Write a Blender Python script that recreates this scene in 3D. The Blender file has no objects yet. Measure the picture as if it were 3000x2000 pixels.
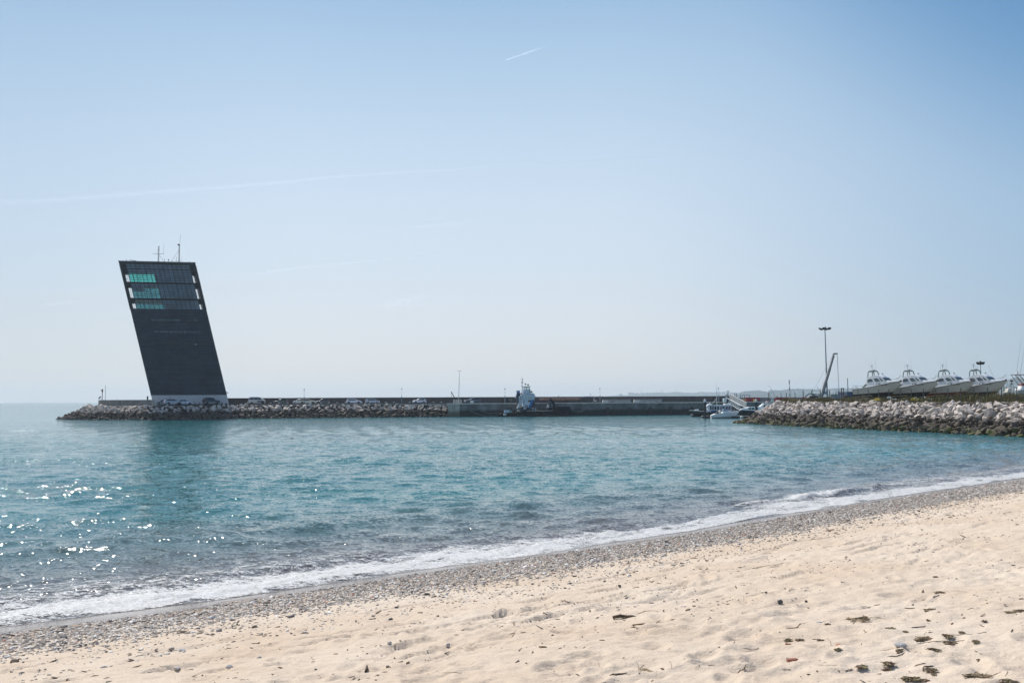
import bpy, bmesh, math, random
import numpy as np
from mathutils import Vector, Matrix, noise as mnoise

# ---------------------------------------------------------------- camera, light, sky, exposure
SC = bpy.context.scene
COL = SC.collection
CAM_H, FPX, PITCH, ROLL = 4.6, 2917.0, math.atan(171 / 2917.0), math.radians(-0.28)
cam_data = bpy.data.cameras.new('camera')
cam_data.sensor_width = 36.0
cam_data.lens = 36.0 * FPX / 3000.0
cam_data.clip_start, cam_data.clip_end = 0.1, 60000
cam = bpy.data.objects.new('camera', cam_data)
COL.objects.link(cam)
MROT = Matrix.Rotation(math.pi / 2 + PITCH, 4, 'X') @ Matrix.Rotation(ROLL, 4, 'Z')
cam.matrix_world = Matrix.Translation((0, 0, CAM_H)) @ MROT
SC.camera = cam

SUN_EL, SUN_AZ = math.radians(48), math.radians(-33)      # azimuth measured from +Y towards +X
sun_dir = Vector((math.sin(SUN_AZ) * math.cos(SUN_EL), math.cos(SUN_AZ) * math.cos(SUN_EL), math.sin(SUN_EL)))
sd = bpy.data.lights.new('sun', 'SUN')
sd.energy, sd.angle, sd.color = 4.2, math.radians(0.53), (1.0, 0.95, 0.88)
sun = bpy.data.objects.new('sun', sd)
sun.rotation_euler = sun_dir.to_track_quat('Z', 'Y').to_euler()
COL.objects.link(sun)

W = bpy.data.worlds.new('World')
SC.world = W
W.use_nodes = True
wt = W.node_tree
wt.nodes.clear()
w_out = wt.nodes.new('ShaderNodeOutputWorld')
w_bg = wt.nodes.new('ShaderNodeBackground')
w_sky = wt.nodes.new('ShaderNodeTexSky')
w_sky.sky_type = 'NISHITA'
w_sky.sun_disc = False
w_sky.sun_elevation = SUN_EL
w_sky.sun_rotation = SUN_AZ
w_sky.altitude = 0
w_sky.air_density, w_sky.dust_density, w_sky.ozone_density = 1.0, 0.6, 2.0
w_bg.inputs['Strength'].default_value = 0.115
# clear-day radiance by height above the horizon and by bearing; the upper sky stays the physical one
def _lin(c): return tuple(((v / 255 + 0.055) / 1.055) ** 2.4 if v > 10 else v / 3294.6 for v in c)
w_tc = wt.nodes.new('ShaderNodeTexCoord'); w_sp = wt.nodes.new('ShaderNodeSeparateXYZ')
wt.links.new(w_tc.outputs['Generated'], w_sp.inputs[0])
w_rp = wt.nodes.new('ShaderNodeValToRGB'); w_rp.color_ramp.interpolation = 'B_SPLINE'
for i, (p, c) in enumerate(((0.0, (226, 224, 224)), (0.06, (222, 226, 232)), (0.13, (215, 228, 240)), (0.215, (208, 225, 242)), (0.30, (187, 213, 236)), (0.38, (161, 195, 227)), (0.50, (120, 165, 212)), (0.8, (80, 130, 190)))):
    e = w_rp.color_ramp.elements[i] if i < 2 else w_rp.color_ramp.elements.new(p)
    e.position = p; e.color = (*_lin(c), 1)
wt.links.new(w_sp.outputs['Z'], w_rp.inputs[0])
def _wmix(blend, a, b, f=1.0):
    x = wt.nodes.new('ShaderNodeMix'); x.data_type = 'RGBA'; x.blend_type = blend
    for k, v in (('A', a), ('B', b), ('Factor', f)):
        if isinstance(v, tuple): x.inputs[k].default_value = (*v, 1)
        elif isinstance(v, float): x.inputs[k].default_value = v
        else: wt.links.new(v, x.inputs[k])
    return x.outputs['Result']
def _wmap(v, a, b, c, d):
    r = wt.nodes.new('ShaderNodeMapRange'); r.interpolation_type = 'SMOOTHSTEP'
    for i, q in enumerate((a, b, c, d)): r.inputs[i + 1].default_value = q
    wt.links.new(v, r.inputs[0]); return r.outputs[0]
w_col = _wmix('MULTIPLY', w_rp.outputs['Color'], (0.45, 0.62, 0.77), _wmap(w_sp.outputs['X'], 0.06, 0.62, 0.0, 1.0))
w_col = _wmix('MULTIPLY', w_col, (0.84, 0.885, 0.92), _wmap(w_sp.outputs['X'], -0.18, -0.5, 0.0, 1.0))
w_xz = wt.nodes.new('ShaderNodeMath'); w_xz.operation = 'MULTIPLY'
wt.links.new(w_sp.outputs['X'], w_xz.inputs[0]); wt.links.new(w_sp.outputs['Z'], w_xz.inputs[1])
w_col = _wmix('MULTIPLY', w_col, (0.50, 0.70, 0.84), _wmap(w_xz.outputs[0], 0.07, 0.16, 0.0, 1.0))
w_bg.inputs['Strength'].default_value = 1.0
w_str = wt.nodes.new('ShaderNodeVectorMath'); w_str.operation = 'SCALE'; w_str.inputs['Scale'].default_value = 0.115
wt.links.new(w_sky.outputs[0], w_str.inputs[0])
w_fin = _wmix('MIX', w_col, w_str.outputs[0], _wmap(w_sp.outputs['Z'], 0.40, 0.75, 0.12, 0.9))
wt.links.new(w_fin, w_bg.inputs['Color'])
wt.links.new(w_bg.outputs[0], w_out.inputs['Surface'])

SC.view_settings.view_transform = 'Standard'
SC.view_settings.look = 'None'
SC.view_settings.gamma = 1.0
SC.view_settings.exposure = 0.0
SC.cycles.max_bounces = 6
SC.cycles.diffuse_bounces = 2
SC.cycles.glossy_bounces = 3
SC.cycles.transparent_max_bounces = 12
SC.cycles.transmission_bounces = 4
SC.cycles.volume_bounces = 1
SC.cycles.use_denoising = True
SC.cycles.sample_clamp_indirect = 6.0

random.seed(7)
RNG = np.random.default_rng(11)

# ---------------------------------------------------------------- pixel -> place
def ray(px, py):
    v = MROT.to_3x3() @ Vector(((px - 1500) / FPX, (1000 - py) / FPX, -1.0))
    return v
def ATZ(px, py, z):
    v = ray(px, py)
    t = (z - CAM_H) / v.z
    return Vector((v.x * t, v.y * t, z))
def ATY(px, py, Y):
    v = ray(px, py)
    t = Y / v.y
    return Vector((v.x * t, Y, CAM_H + v.z * t))
def PX(d):                      # metres per photo pixel at distance d
    return d / FPX

# ---------------------------------------------------------------- numpy noise
def _hash(ix, iy, seed):
    h = (ix.astype(np.int64) * 374761393 + iy.astype(np.int64) * 668265263 + seed * 1442695041) & 0xFFFFFFFF
    h = ((h ^ (h >> 13)) * 1274126177) & 0xFFFFFFFF
    return ((h ^ (h >> 16)) & 0xFFFF) / 65535.0
def vnoise(x, y, seed=0):
    ix, iy = np.floor(x), np.floor(y)
    fx, fy = x - ix, y - iy
    fx = fx * fx * fx * (fx * (fx * 6 - 15) + 10); fy = fy * fy * fy * (fy * (fy * 6 - 15) + 10)
    a = _hash(ix, iy, seed); b = _hash(ix + 1, iy, seed); c = _hash(ix, iy + 1, seed); d = _hash(ix + 1, iy + 1, seed)
    return (a + (b - a) * fx) * (1 - fy) + (c + (d - c) * fx) * fy
def fbm(x, y, oct=4, seed=0, gain=0.5):
    s, a, t = 0.0, 1.0, 0.0
    for i in range(oct):
        s = s + a * (vnoise(x * 2 ** i + 17.3 * i, y * 2 ** i - 9.1 * i, seed + i) - 0.5); t += a; a *= gain
    return s / t
def smooth(a, b, x):
    t = np.clip((x - a) / (b - a), 0, 1)
    return t * t * (3 - 2 * t)

# ---------------------------------------------------------------- materials
def mat(name, color, rough=0.7, metal=0.0, var=0.12, scale=3.0, bump=0.0, bscale=None, spec=0.5, stain=None, coat=0.0):
    """paint / stone / metal with uneven colour: noise multiplies the base colour, optional stain colour and bump"""
    m = bpy.data.materials.new(name)
    m.use_nodes = True
    nt = m.node_tree
    b = nt.nodes['Principled BSDF']
    b.inputs['Roughness'].default_value = rough
    b.inputs['Metallic'].default_value = metal
    b.inputs['Specular IOR Level'].default_value = spec
    b.inputs['Coat Weight'].default_value = coat
    tc = nt.nodes.new('ShaderNodeTexCoord')
    n = nt.nodes.new('ShaderNodeTexNoise')
    n.inputs['Scale'].default_value = scale
    n.inputs['Detail'].default_value = 5
    nt.links.new(tc.outputs['Object'], n.inputs['Vector'])
    mr = nt.nodes.new('ShaderNodeMapRange')
    mr.inputs[1].default_value, mr.inputs[2].default_value = 0.3, 0.7
    mr.inputs[3].default_value, mr.inputs[4].default_value = 1 - var, 1 + var
    nt.links.new(n.outputs['Fac'], mr.inputs[0])
    mx = nt.nodes.new('ShaderNodeVectorMath'); mx.operation = 'SCALE'
    mx.inputs[0].default_value = color[:3]
    nt.links.new(mr.outputs[0], mx.inputs['Scale'])
    last = mx.outputs[0]
    if stain:
        n2 = nt.nodes.new('ShaderNodeTexNoise')
        n2.inputs['Scale'].default_value = stain[2]; n2.inputs['Detail'].default_value = 6; n2.inputs['Distortion'].default_value = 0.6
        mp = nt.nodes.new('ShaderNodeMapping'); mp.inputs['Scale'].default_value = stain[3] if len(stain) > 3 else (1, 1, 1)
        nt.links.new(tc.outputs['Object'], mp.inputs[0]); nt.links.new(mp.outputs[0], n2.inputs['Vector'])
        r2 = nt.nodes.new('ShaderNodeMapRange')
        r2.inputs[1].default_value, r2.inputs[2].default_value = 0.62 - 0.3 * stain[1], 0.72
        r2.inputs[4].default_value = 0.85
        nt.links.new(n2.outputs['Fac'], r2.inputs[0])
        mm = nt.nodes.new('ShaderNodeMix'); mm.data_type = 'RGBA'
        nt.links.new(r2.outputs[0], mm.inputs['Factor'])
        nt.links.new(last, mm.inputs['A']); mm.inputs['B'].default_value = (*stain[0], 1)
        last = mm.outputs['Result']
    nt.links.new(last, b.inputs['Base Color'])
    if bump:
        n3 = nt.nodes.new('ShaderNodeTexNoise')
        n3.inputs['Scale'].default_value = bscale or scale * 4; n3.inputs['Detail'].default_value = 6
        nt.links.new(tc.outputs['Object'], n3.inputs['Vector'])
        bp = nt.nodes.new('ShaderNodeBump'); bp.inputs['Strength'].default_value = 1.0; bp.inputs['Distance'].default_value = bump
        nt.links.new(n3.outputs['Fac'], bp.inputs['Height'])
        nt.links.new(bp.outputs[0], b.inputs['Normal'])
    return m

# ---------------------------------------------------------------- mesh building
class MB:
    def __init__(self): self.v, self.f, self.m = [], [], []
    def add(self, vs, fs, mi=0):
        o = len(self.v)
        self.v += [tuple(p) for p in vs]
        self.f += [tuple(i + o for i in f) for f in fs]
        self.m += [mi] * len(fs)
        return self
    def hexa(self, p, mi=0):     # p: 8 points, bottom 4 ccw then top 4 ccw
        return self.add(p, [(3, 2, 1, 0), (4, 5, 6, 7), (0, 1, 5, 4), (1, 2, 6, 5), (2, 3, 7, 6), (3, 0, 4, 7)], mi)
    def box(self, c, s, rz=0.0, mi=0, taper=1.0):
        x, y, z = s[0] / 2, s[1] / 2, s[2] / 2
        ca, sa = math.cos(rz), math.sin(rz)
        P = []
        for dz, t in ((-z, 1), (z, taper)):
            for dx, dy in ((-x, -y), (x, -y), (x, y), (-x, y)):
                dx, dy = dx * t, dy * t
                P.append((c[0] + dx * ca - dy * sa, c[1] + dx * sa + dy * ca, c[2] + dz))
        return self.hexa(P, mi)
    def cbox(self, c, s, ch=0.1, rz=0.0, mi=0):   # box with chamfered vertical and top edges
        x, y, z = s[0] / 2, s[1] / 2, s[2] / 2
        ch = min(ch, x * 0.9, y * 0.9, z * 0.9)
        ca, sa = math.cos(rz), math.sin(rz)
        def ring(k, zz):
            pts = [(-x + k, -y), (x - k, -y), (x, -y + k), (x, y - k), (x - k, y), (-x + k, y), (-x, y - k), (-x, -y + k)]
            return pts
        rings = []
        for (kx, zz) in ((0, -z), (0, z - ch), (ch, z)):
            f = (x - kx) / x; g = (y - kx) / y
            rings.append([(c[0] + a * f * ca - b * g * sa, c[1] + a * f * sa + b * g * ca, c[2] + zz) for a, b in ring(ch, zz)])
        return self.loft(rings, mi=mi)
    def loft(self, rings, mi=0, cap=True, closed=True):
        n = len(rings[0]); vs = [p for r in rings for p in r]; fs = []
        for i in range(len(rings) - 1):
            for j in range(n if closed else n - 1):
                a, b = i * n + j, i * n + (j + 1) % n
                fs.append((a, b, b + n, a + n))
        if cap and closed:
            fs.append(tuple(range(n))[::-1]); fs.append(tuple(range((len(rings) - 1) * n, len(rings) * n)))
        return self.add(vs, fs, mi)
    def tube(self, p0, p1, r0, r1=None, n=8, mi=0):
        return self.path([p0, p1], [r0, r1 if r1 is not None else r0], n, mi)
    def path(self, pts, r, n=6, mi=0, closed=False):
        pts = [Vector(p) for p in pts]
        if not hasattr(r, '__len__'): r = [r] * len(pts)
        rings = []
        prev = None
        for i, p in enumerate(pts):
            a = pts[max(i - 1, 0)]; b = pts[min(i + 1, len(pts) - 1)]
            if closed: a = pts[i - 1]; b = pts[(i + 1) % len(pts)]
            d = (b - a).normalized()
            if prev is None:
                u = d.orthogonal().normalized()
            else:
                u = (prev - d * prev.dot(d))
                u = u.normalized() if u.length > 1e-5 else d.orthogonal().normalized()
            prev = u
            w = d.cross(u)
            rings.append([p + (u * math.cos(2 * math.pi * k / n) + w * math.sin(2 * math.pi * k / n)) * r[i] for k in range(n)])
        if closed: rings.append(rings[0])
        return self.loft(rings, mi=mi, cap=not closed)
    def lathe(self, c, prof, n=16, mi=0, axis='z', ax=None):
        rings = []
        for r, h in prof:
            ring = []
            for k in range(n):
                a = 2 * math.pi * k / n; u, w = r * math.cos(a), r * math.sin(a)
                if axis == 'z': ring.append((c[0] + u, c[1] + w, c[2] + h))
                elif axis == 'y': ring.append((c[0] + u, c[1] + h, c[2] - w))
                else: ring.append((c[0] + h, c[1] + u, c[2] + w))
            rings.append(ring)
        return self.loft(rings, mi=mi)
    def prism(self, poly, y0, y1, mi=0):     # poly in x,z ; extruded along y
        n = len(poly)
        vs = [(x, y0, z) for x, z in poly] + [(x, y1, z) for x, z in poly]
        fs = [(i, (i + 1) % n, (i + 1) % n + n, i + n) for i in range(n)] + [tuple(range(n))[::-1], tuple(range(n, 2 * n))]
        return self.add(vs, fs, mi)
    def torus(self, c, R, r, axis='y', n=16, m=6, mi=0):
        pts = []
        for k in range(n):
            a = 2 * math.pi * k / n
            if axis == 'y': pts.append((c[0] + R * math.cos(a), c[1], c[2] + R * math.sin(a)))
            elif axis == 'z': pts.append((c[0] + R * math.cos(a), c[1] + R * math.sin(a), c[2]))
            else: pts.append((c[0], c[1] + R * math.cos(a), c[2] + R * math.sin(a)))
        return self.path(pts, r, m, mi, closed=True)
    def build(self, name, mats, parent=None, smooth=False, loc=None, rz=None, bevel=0):
        me = bpy.data.meshes.new(name)
        me.from_pydata(self.v, [], self.f)
        mats = mats if isinstance(mats, (list, tuple)) else [mats]
        for m in mats: me.materials.append(m)
        me.polygons.foreach_set('material_index', self.m)
        bm = bmesh.new(); bm.from_mesh(me)
        bmesh.ops.recalc_face_normals(bm, faces=bm.faces)
        bm.to_mesh(me); bm.free()
        if smooth:
            me.polygons.foreach_set('use_smooth', [True] * len(me.polygons))
            me.set_sharp_from_angle(angle=math.radians(smooth if smooth is not True else 40))
        me.update()
        o = bpy.data.objects.new(name, me)
        COL.objects.link(o)
        if parent: o.parent = parent
        if loc is not None: o.location = loc
        if rz is not None: o.rotation_euler = (0, 0, rz)
        if bevel:
            bv = o.modifiers.new('bevel', 'BEVEL'); bv.width = bevel; bv.segments = 2; bv.limit_method = 'ANGLE'
        return o

def grid_mesh(name, X, Y, Z, mats, attrs=None, smooth=True, keep=None):
    """X,Y,Z 2-d arrays (rows, cols) -> one sheet"""
    r, c = X.shape
    co = np.stack([X, Y, Z], -1).reshape(-1, 3).astype(np.float32)
    idx = np.arange(r * c).reshape(r, c)
    q = np.stack([idx[:-1, :-1], idx[:-1, 1:], idx[1:, 1:], idx[1:, :-1]], -1).reshape(-1, 4)
    if keep is not None: q = q[keep[:-1, :-1].reshape(-1)]
    return raw_mesh(name, co, q, mats, attrs, smooth)
def raw_mesh(name, co, faces, mats, attrs=None, smooth=False):
    me = bpy.data.meshes.new(name)
    n = faces.shape[1]
    me.vertices.add(len(co)); me.vertices.foreach_set('co', np.ascontiguousarray(co, dtype=np.float32).ravel())
    me.loops.add(faces.size); me.loops.foreach_set('vertex_index', np.ascontiguousarray(faces, dtype=np.int32).ravel())
    me.polygons.add(len(faces))
    me.polygons.foreach_set('loop_start', np.arange(0, faces.size, n, dtype=np.int32))
    if smooth: me.polygons.foreach_set('use_smooth', np.ones(len(faces), dtype=bool))
    me.update(calc_edges=True)
    for m in (mats if isinstance(mats, (list, tuple)) else [mats]): me.materials.append(m)
    for k, a in (attrs or {}).items():
        at = me.attributes.new(k, 'FLOAT', 'POINT'); at.data.foreach_set('value', np.ascontiguousarray(a, dtype=np.float32).ravel())
    o = bpy.data.objects.new(name, me)
    COL.objects.link(o)
    return o

def tag(o, label=None, cat=None, group=None, kind=None):
    for k, v in (('label', label), ('category', cat), ('group', group), ('kind', kind)):
        if v: o[k] = v
    return o
def thing(name, label, cat, loc=(0, 0, 0), rz=0, group=None):
    e = bpy.data.objects.new(name, None)
    COL.objects.link(e)
    e.location = loc; e.rotation_euler = (0, 0, rz); e.empty_display_size = 0.3
    return tag(e, label, cat, group)
CHILDREN = {}
def copy_tree(o, loc, rz=None, label=None, scale=None):
    r = o.copy(); COL.objects.link(r); r.location = loc
    if rz is not None: r.rotation_euler = (0, 0, rz)
    if label: r['label'] = label
    if scale: r.scale = scale
    for ch in list(o.children):
        c = ch.copy(); COL.objects.link(c); c.parent = r
        for g in list(ch.children):
            d = g.copy(); COL.objects.link(d); d.parent = c
    return r
def facing(px):                  # heading of an object square-on to the camera at photo column px
    v = ray(px, 1171); return math.atan2(-v.x, v.y)
# ---------------------------------------------------------------- shore line and heights
_sp = [ATZ(a, b, 0.04) for a, b in ((0, 1826), (306, 1798), (765, 1735), (1212, 1664), (1594, 1613), (1977, 1558), (2168, 1524), (2551, 1460), (3000, 1396))]
SX = np.array([-60, -30] + [p.x for p in _sp] + [60, 110]); 
_y0, _y1 = _sp[0], _sp[-1]
SY = np.array([_y0.y - 0.72 * (_y0.x + 60), _y0.y - 0.72 * (_y0.x + 30)] + [p.y for p in _sp] + [_y1.y + 0.92 * (60 - _y1.x), _y1.y + 0.92 * (110 - _y1.x)])
_sxf = np.linspace(-60, 110, 400); _syf = np.interp(_sxf, SX, SY); _k = np.ones(15) / 15
_syf[7:-7] = np.convolve(_syf, _k, 'valid')
def shore_s(X, Y):               # metres inland of the water's edge, negative at sea
    return (np.interp(X, _sxf, _syf) - Y) / 1.38
def beach_z(s):
    return np.where(s < 0, 0.09 * s, np.interp(s, [0, 3, 14, 22, 60], [0, 0.42, 2.02, 2.85, 4.2]))

# ---------------------------------------------------------------- sea
def sea_mat():
    m = bpy.data.materials.new('sea_water'); m.use_nodes = True
    nt = m.node_tree; b = nt.nodes['Principled BSDF']; L = nt.links.new; N = nt.nodes.new
    geo = N('ShaderNodeNewGeometry')
    def mr(x, a, b_, c, d):
        r = N('ShaderNodeMapRange'); r.inputs[1].default_value = a; r.inputs[2].default_value = b_; r.inputs[3].default_value = c; r.inputs[4].default_value = d
        L(x, r.inputs[0]); return r.outputs[0]
    def noise(scale, detail=3, rough=0.55, stretch=(1, 1, 1), rot=0.0):
        mp = N('ShaderNodeMapping'); mp.inputs['Scale'].default_value = stretch; mp.inputs['Rotation'].default_value = (0, 0, rot)
        L(geo.outputs['Position'], mp.inputs[0])
        n = N('ShaderNodeTexNoise'); n.inputs['Scale'].default_value = scale; n.inputs['Detail'].default_value = detail; n.inputs['Roughness'].default_value = rough
        L(mp.outputs[0], n.inputs['Vector']); return n
    sa = N('ShaderNodeAttribute'); sa.attribute_name = 's'
    # body colour: teal offshore, greener patches, silty mauve-brown in the shallows
    big = noise(0.035, 3, 0.6, (1, 2.2, 1), 0.5)
    cr = N('ShaderNodeMix'); cr.data_type = 'RGBA'
    cr.inputs['A'].default_value = (0.015, 0.132, 0.148, 1); cr.inputs['B'].default_value = (0.022, 0.170, 0.164, 1)
    L(mr(big.outputs['Fac'], 0.35, 0.65, 0, 1), cr.inputs['Factor'])
    n_sh = noise(0.25, 3, 0.6, (1, 1, 1), 0.8)
    ad = N('ShaderNodeMath'); ad.operation = 'MULTIPLY_ADD'; L(n_sh.outputs['Fac'], ad.inputs[0]); ad.inputs[1].default_value = 7.0; L(sa.outputs['Fac'], ad.inputs[2])
    sil = N('ShaderNodeMix'); sil.data_type = 'RGBA'
    L(mr(ad.outputs[0], -13.0, 2.0, 0, 1), sil.inputs['Factor'])
    L(cr.outputs['Result'], sil.inputs['A']); sil.inputs['B'].default_value = (0.16, 0.148, 0.143, 1)
    L(sil.outputs['Result'], b.inputs['Base Color'])
    b.inputs['Roughness'].default_value = 0.06
    b.inputs['IOR'].default_value = 1.333
    # ripples: real slopes added to the normal, independent of the viewer
    acc = None
    for sc, det, amp, st, rot in ((0.9, 3, 0.65, (1, 2.2, 1), 0.2), (3.2, 2, 0.95, (1, 1.8, 1), -0.12), (8.5, 1, 1.05, (1, 1.5, 1), 0.3)):
        n = noise(sc, det, 0.5, st, rot)
        sb = N('ShaderNodeVectorMath'); sb.operation = 'SUBTRACT'; L(n.outputs['Color'], sb.inputs[0]); sb.inputs[1].default_value = (0.5, 0.5, 0.5)
        ml = N('ShaderNodeVectorMath'); ml.operation = 'MULTIPLY'; L(sb.outputs[0], ml.inputs[0]); ml.inputs[1].default_value = (amp * 0.9, amp, 0)
        if acc is None: acc = ml.outputs[0]
        else:
            a = N('ShaderNodeVectorMath'); a.operation = 'ADD'; L(acc, a.inputs[0]); L(ml.outputs[0], a.inputs[1]); acc = a.outputs[0]
    # wind streaks: calmer and rougher lanes
    lane = noise(0.02, 3, 0.6, (0.35, 2.6, 1), 0.1)
    sc_ = N('ShaderNodeVectorMath'); sc_.operation = 'SCALE'; L(acc, sc_.inputs[0]); L(mr(lane.outputs['Fac'], 0.36, 0.62, 0.45, 1.25), sc_.inputs['Scale'])
    a = N('ShaderNodeVectorMath'); a.operation = 'ADD'; L(geo.outputs['Normal'], a.inputs[0]); L(sc_.outputs[0], a.inputs[1])
    nz = N('ShaderNodeVectorMath'); nz.operation = 'NORMALIZE'; L(a.outputs[0], nz.inputs[0])
    L(nz.outputs[0], b.inputs['Normal'])
    return m

def breaker(X, s):
    c = -2.3 + 0.35 * fbm(X * 0.25, X * 0 + 4, 2, 61)
    d = s - c
    prof = np.where(d > 0, np.exp(-(d / 0.30) ** 2), np.exp(-(d / 0.85) ** 2))
    return 0.20 * prof * smooth(7.5, 11, X) * smooth(22.5, 18, X) * (0.55 + 0.6 * vnoise(X * 0.8, X * 0 + 1, 62) + 0.45 * fbm(X * 3.1, s * 3, 3, 63))
def waves(X, Y, rr, s):
    Z = np.zeros_like(X)
    rg = np.random.default_rng(5)
    for i in range(54):
        lam = 0.42 * (4.2 / 0.42) ** (rg.random() ** 1.4)
        th = math.radians(-75 + rg.normal() * 34)
        amp = 0.0052 * lam ** 0.85
        k = 2 * math.pi / lam
        fade = 1 - smooth(lam * 28, lam * 75, rr)
        Z += amp * (1 + 0.25 * smooth(30, 90, rr)) * fade * np.sin(k * (X * math.cos(th) + Y * math.sin(th)) + rg.random() * 6.28) * (0.55 + 0.9 * vnoise(X / (lam * 3) + 31 * i, Y / (lam * 3), 90 + i))
    Z *= smooth(0.2, -5.0, s) * 0.75 + 0.25
    # low swell rows bending in along the beach
    ph = -s / 3.6 * 2 * math.pi * 0.5 + 3.0 * fbm(X * 0.06, Y * 0.06, 2, 40)
    row = np.maximum(np.sin(ph), 0) ** 3
    Z += breaker(X, s)
    Z += 0.19 * row * smooth(-22, -7, s) * smooth(-0.6, -3.0, s) * np.clip(vnoise(X * 0.16, Y * 0.16, 77) * 1.9 - 0.45, 0, 1.1)
    return Z
ra = np.concatenate([np.arange(14, 34, 0.10), np.arange(34, 62, 0.17), 62 * 1.0062 ** np.arange(0, 930)])
ra = ra[ra < 11500]
th = np.radians(np.concatenate([np.linspace(-75, -34, 60)[:-1], np.linspace(-34, 34, 860), np.linspace(34, 75, 60)[1:]]))
R_, T_ = np.meshgrid(ra, th, indexing='ij')
wx, wy = R_ * np.sin(T_), R_ * np.cos(T_)
ws = shore_s(np.clip(wx, -60, 110), wy)
ws = np.where(wx > 110, -200, ws)
wz = waves(wx, wy, R_, ws)
sea = grid_mesh('sea', wx, wy, wz, sea_mat(), {'s': ws}, True, keep=(ws < 1.5))
tag(sea, 'rippled turquoise sea with sun glitter', None, None, 'structure')

# ---------------------------------------------------------------- sand
def sand_mat():
    m = bpy.data.materials.new('beach_sand'); m.use_nodes = True
    nt = m.node_tree; b = nt.nodes['Principled BSDF']; L = nt.links.new; N = nt.nodes.new
    geo = N('ShaderNodeNewGeometry'); sa = N('ShaderNodeAttribute'); sa.attribute_name = 's'
    def noise(scale, detail=5, rough=0.6, stretch=(1, 1, 1), rot=0.0):
        mp = N('ShaderNodeMapping'); mp.inputs['Scale'].default_value = stretch; mp.inputs['Rotation'].default_value = (0, 0, rot)
        L(geo.outputs['Position'], mp.inputs[0])
        n = N('ShaderNodeTexNoise'); n.inputs['Scale'].default_value = scale; n.inputs['Detail'].default_value = detail; n.inputs['Roughness'].default_value = rough
        L(mp.outputs[0], n.inputs['Vector']); return n.outputs['Fac']
    def mr(x, a, b_, c=0, d=1):
        r = N('ShaderNodeMapRange'); r.inputs[1].default_value = a; r.inputs[2].default_value = b_; r.inputs[3].default_value = c; r.inputs[4].default_value = d
        L(x, r.inputs[0]); return r.outputs[0]
    def mix(f, A, B):
        x = N('ShaderNodeMix'); x.data_type = 'RGBA'; L(f, x.inputs['Factor'])
        for s_, v in (('A', A), ('B', B)):
            if isinstance(v, tuple): x.inputs[s_].default_value = (*v, 1)
            else: L(v, x.inputs[s_])
        return x.outputs['Result']
    def math_(op, a, b_):
        x = N('ShaderNodeMath'); x.operation = op
        for i, v in enumerate((a, b_)):
            if isinstance(v, (int, float)): x.inputs[i].default_value = v
            else: L(v, x.inputs[i])
        return x.outputs[0]
    c = mix(mr(noise(0.35), 0.35, 0.65), (0.70, 0.55, 0.405), (0.78, 0.66, 0.525))
    c = mix(mr(noise(60, 3), 0.35, 0.75, 0, 0.5), c, (0.45, 0.34, 0.25))
    c = mix(mr(noise(170, 2), 0.60, 0.75, 0, 0.6), c, (0.82, 0.76, 0.68))
    # scattered shell and grit flecks, denser towards the tide line
    vor = N('ShaderNodeTexVoronoi'); vor.inputs['Scale'].default_value = 22
    mp = N('ShaderNodeMapping'); mp.inputs['Scale'].default_value = (1, 2.0, 1); mp.inputs['Rotation'].default_value = (0, 0, -0.8)
    L(geo.outputs['Position'], mp.inputs[0]); L(mp.outputs[0], vor.inputs['Vector'])
    sep = N('ShaderNodeSeparateColor'); L(vor.outputs['Color'], sep.inputs[0])
    band = mr(sa.outputs['Fac'], 11.5, 4.0, 0.04, 0.40)
    patch = mr(noise(0.9, 4, 0.7, (0.5, 1.6, 1), -0.8), 0.42, 0.66, 0.15, 1.6)
    pick = math_('LESS_THAN', sep.outputs[0], math_('MULTIPLY', band, patch))
    near = math_('LESS_THAN', vor.outputs['Distance'], 0.30)
    fm = math_('MULTIPLY', pick, near)
    fc = mix(math_('GREATER_THAN', sep.outputs[1], 0.42), (0.16, 0.13, 0.11), (0.62, 0.57, 0.50))
    c = mix(fm, c, fc)
    # wet strip beside the water
    wet_in = math_('ADD', sa.outputs['Fac'], mr(noise(0.6, 3), 0.3, 0.7, -0.5, 0.5))
    wet = mr(wet_in, 2.0, 1.1)
    damp = mr(wet_in, 3.6, 1.6, 0, 1)
    c = mix(damp, c, (0.36, 0.27, 0.205))
    c = mix(wet, c, (0.20, 0.155, 0.125))
    L(c, b.inputs['Base Color'])
    L(mr(wet, 0, 1, 0.9, 0.12), b.inputs['Roughness'])
    L(mr(wet, 0, 1, 0.15, 0.6), b.inputs['Specular IOR Level'])
    h = math_('ADD', math_('MULTIPLY', noise(4.5, 5, 0.6, (1, 1.3, 1), 0.4), 0.05), math_('MULTIPLY', noise(30, 5, 0.7), 0.013))
    h = math_('ADD', h, math_('MULTIPLY', fm, 0.012))
    bp = N('ShaderNodeBump'); L(mr(wet, 0, 1, 0.85, 0.05), bp.inputs['Strength']); bp.inputs['Distance'].default_value = 1.0
    L(h, bp.inputs['Height']); L(bp.outputs[0], b.inputs['Normal'])
    return m
ra = np.concatenate([[0.4, 2, 4], 5.5 * 1.0052 ** np.arange(0, 700)]); ra = ra[ra < 130]
th = np.radians(np.concatenate([np.linspace(-80, -33, 60)[:-1], np.linspace(-33, 33, 800), np.linspace(33, 80, 60)[1:]]))
R_, T_ = np.meshgrid(ra, th, indexing='ij')
bx, by = R_ * np.sin(T_), R_ * np.cos(T_)
bs = shore_s(np.clip(bx, -60, 110), by)
FOOT = []
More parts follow.
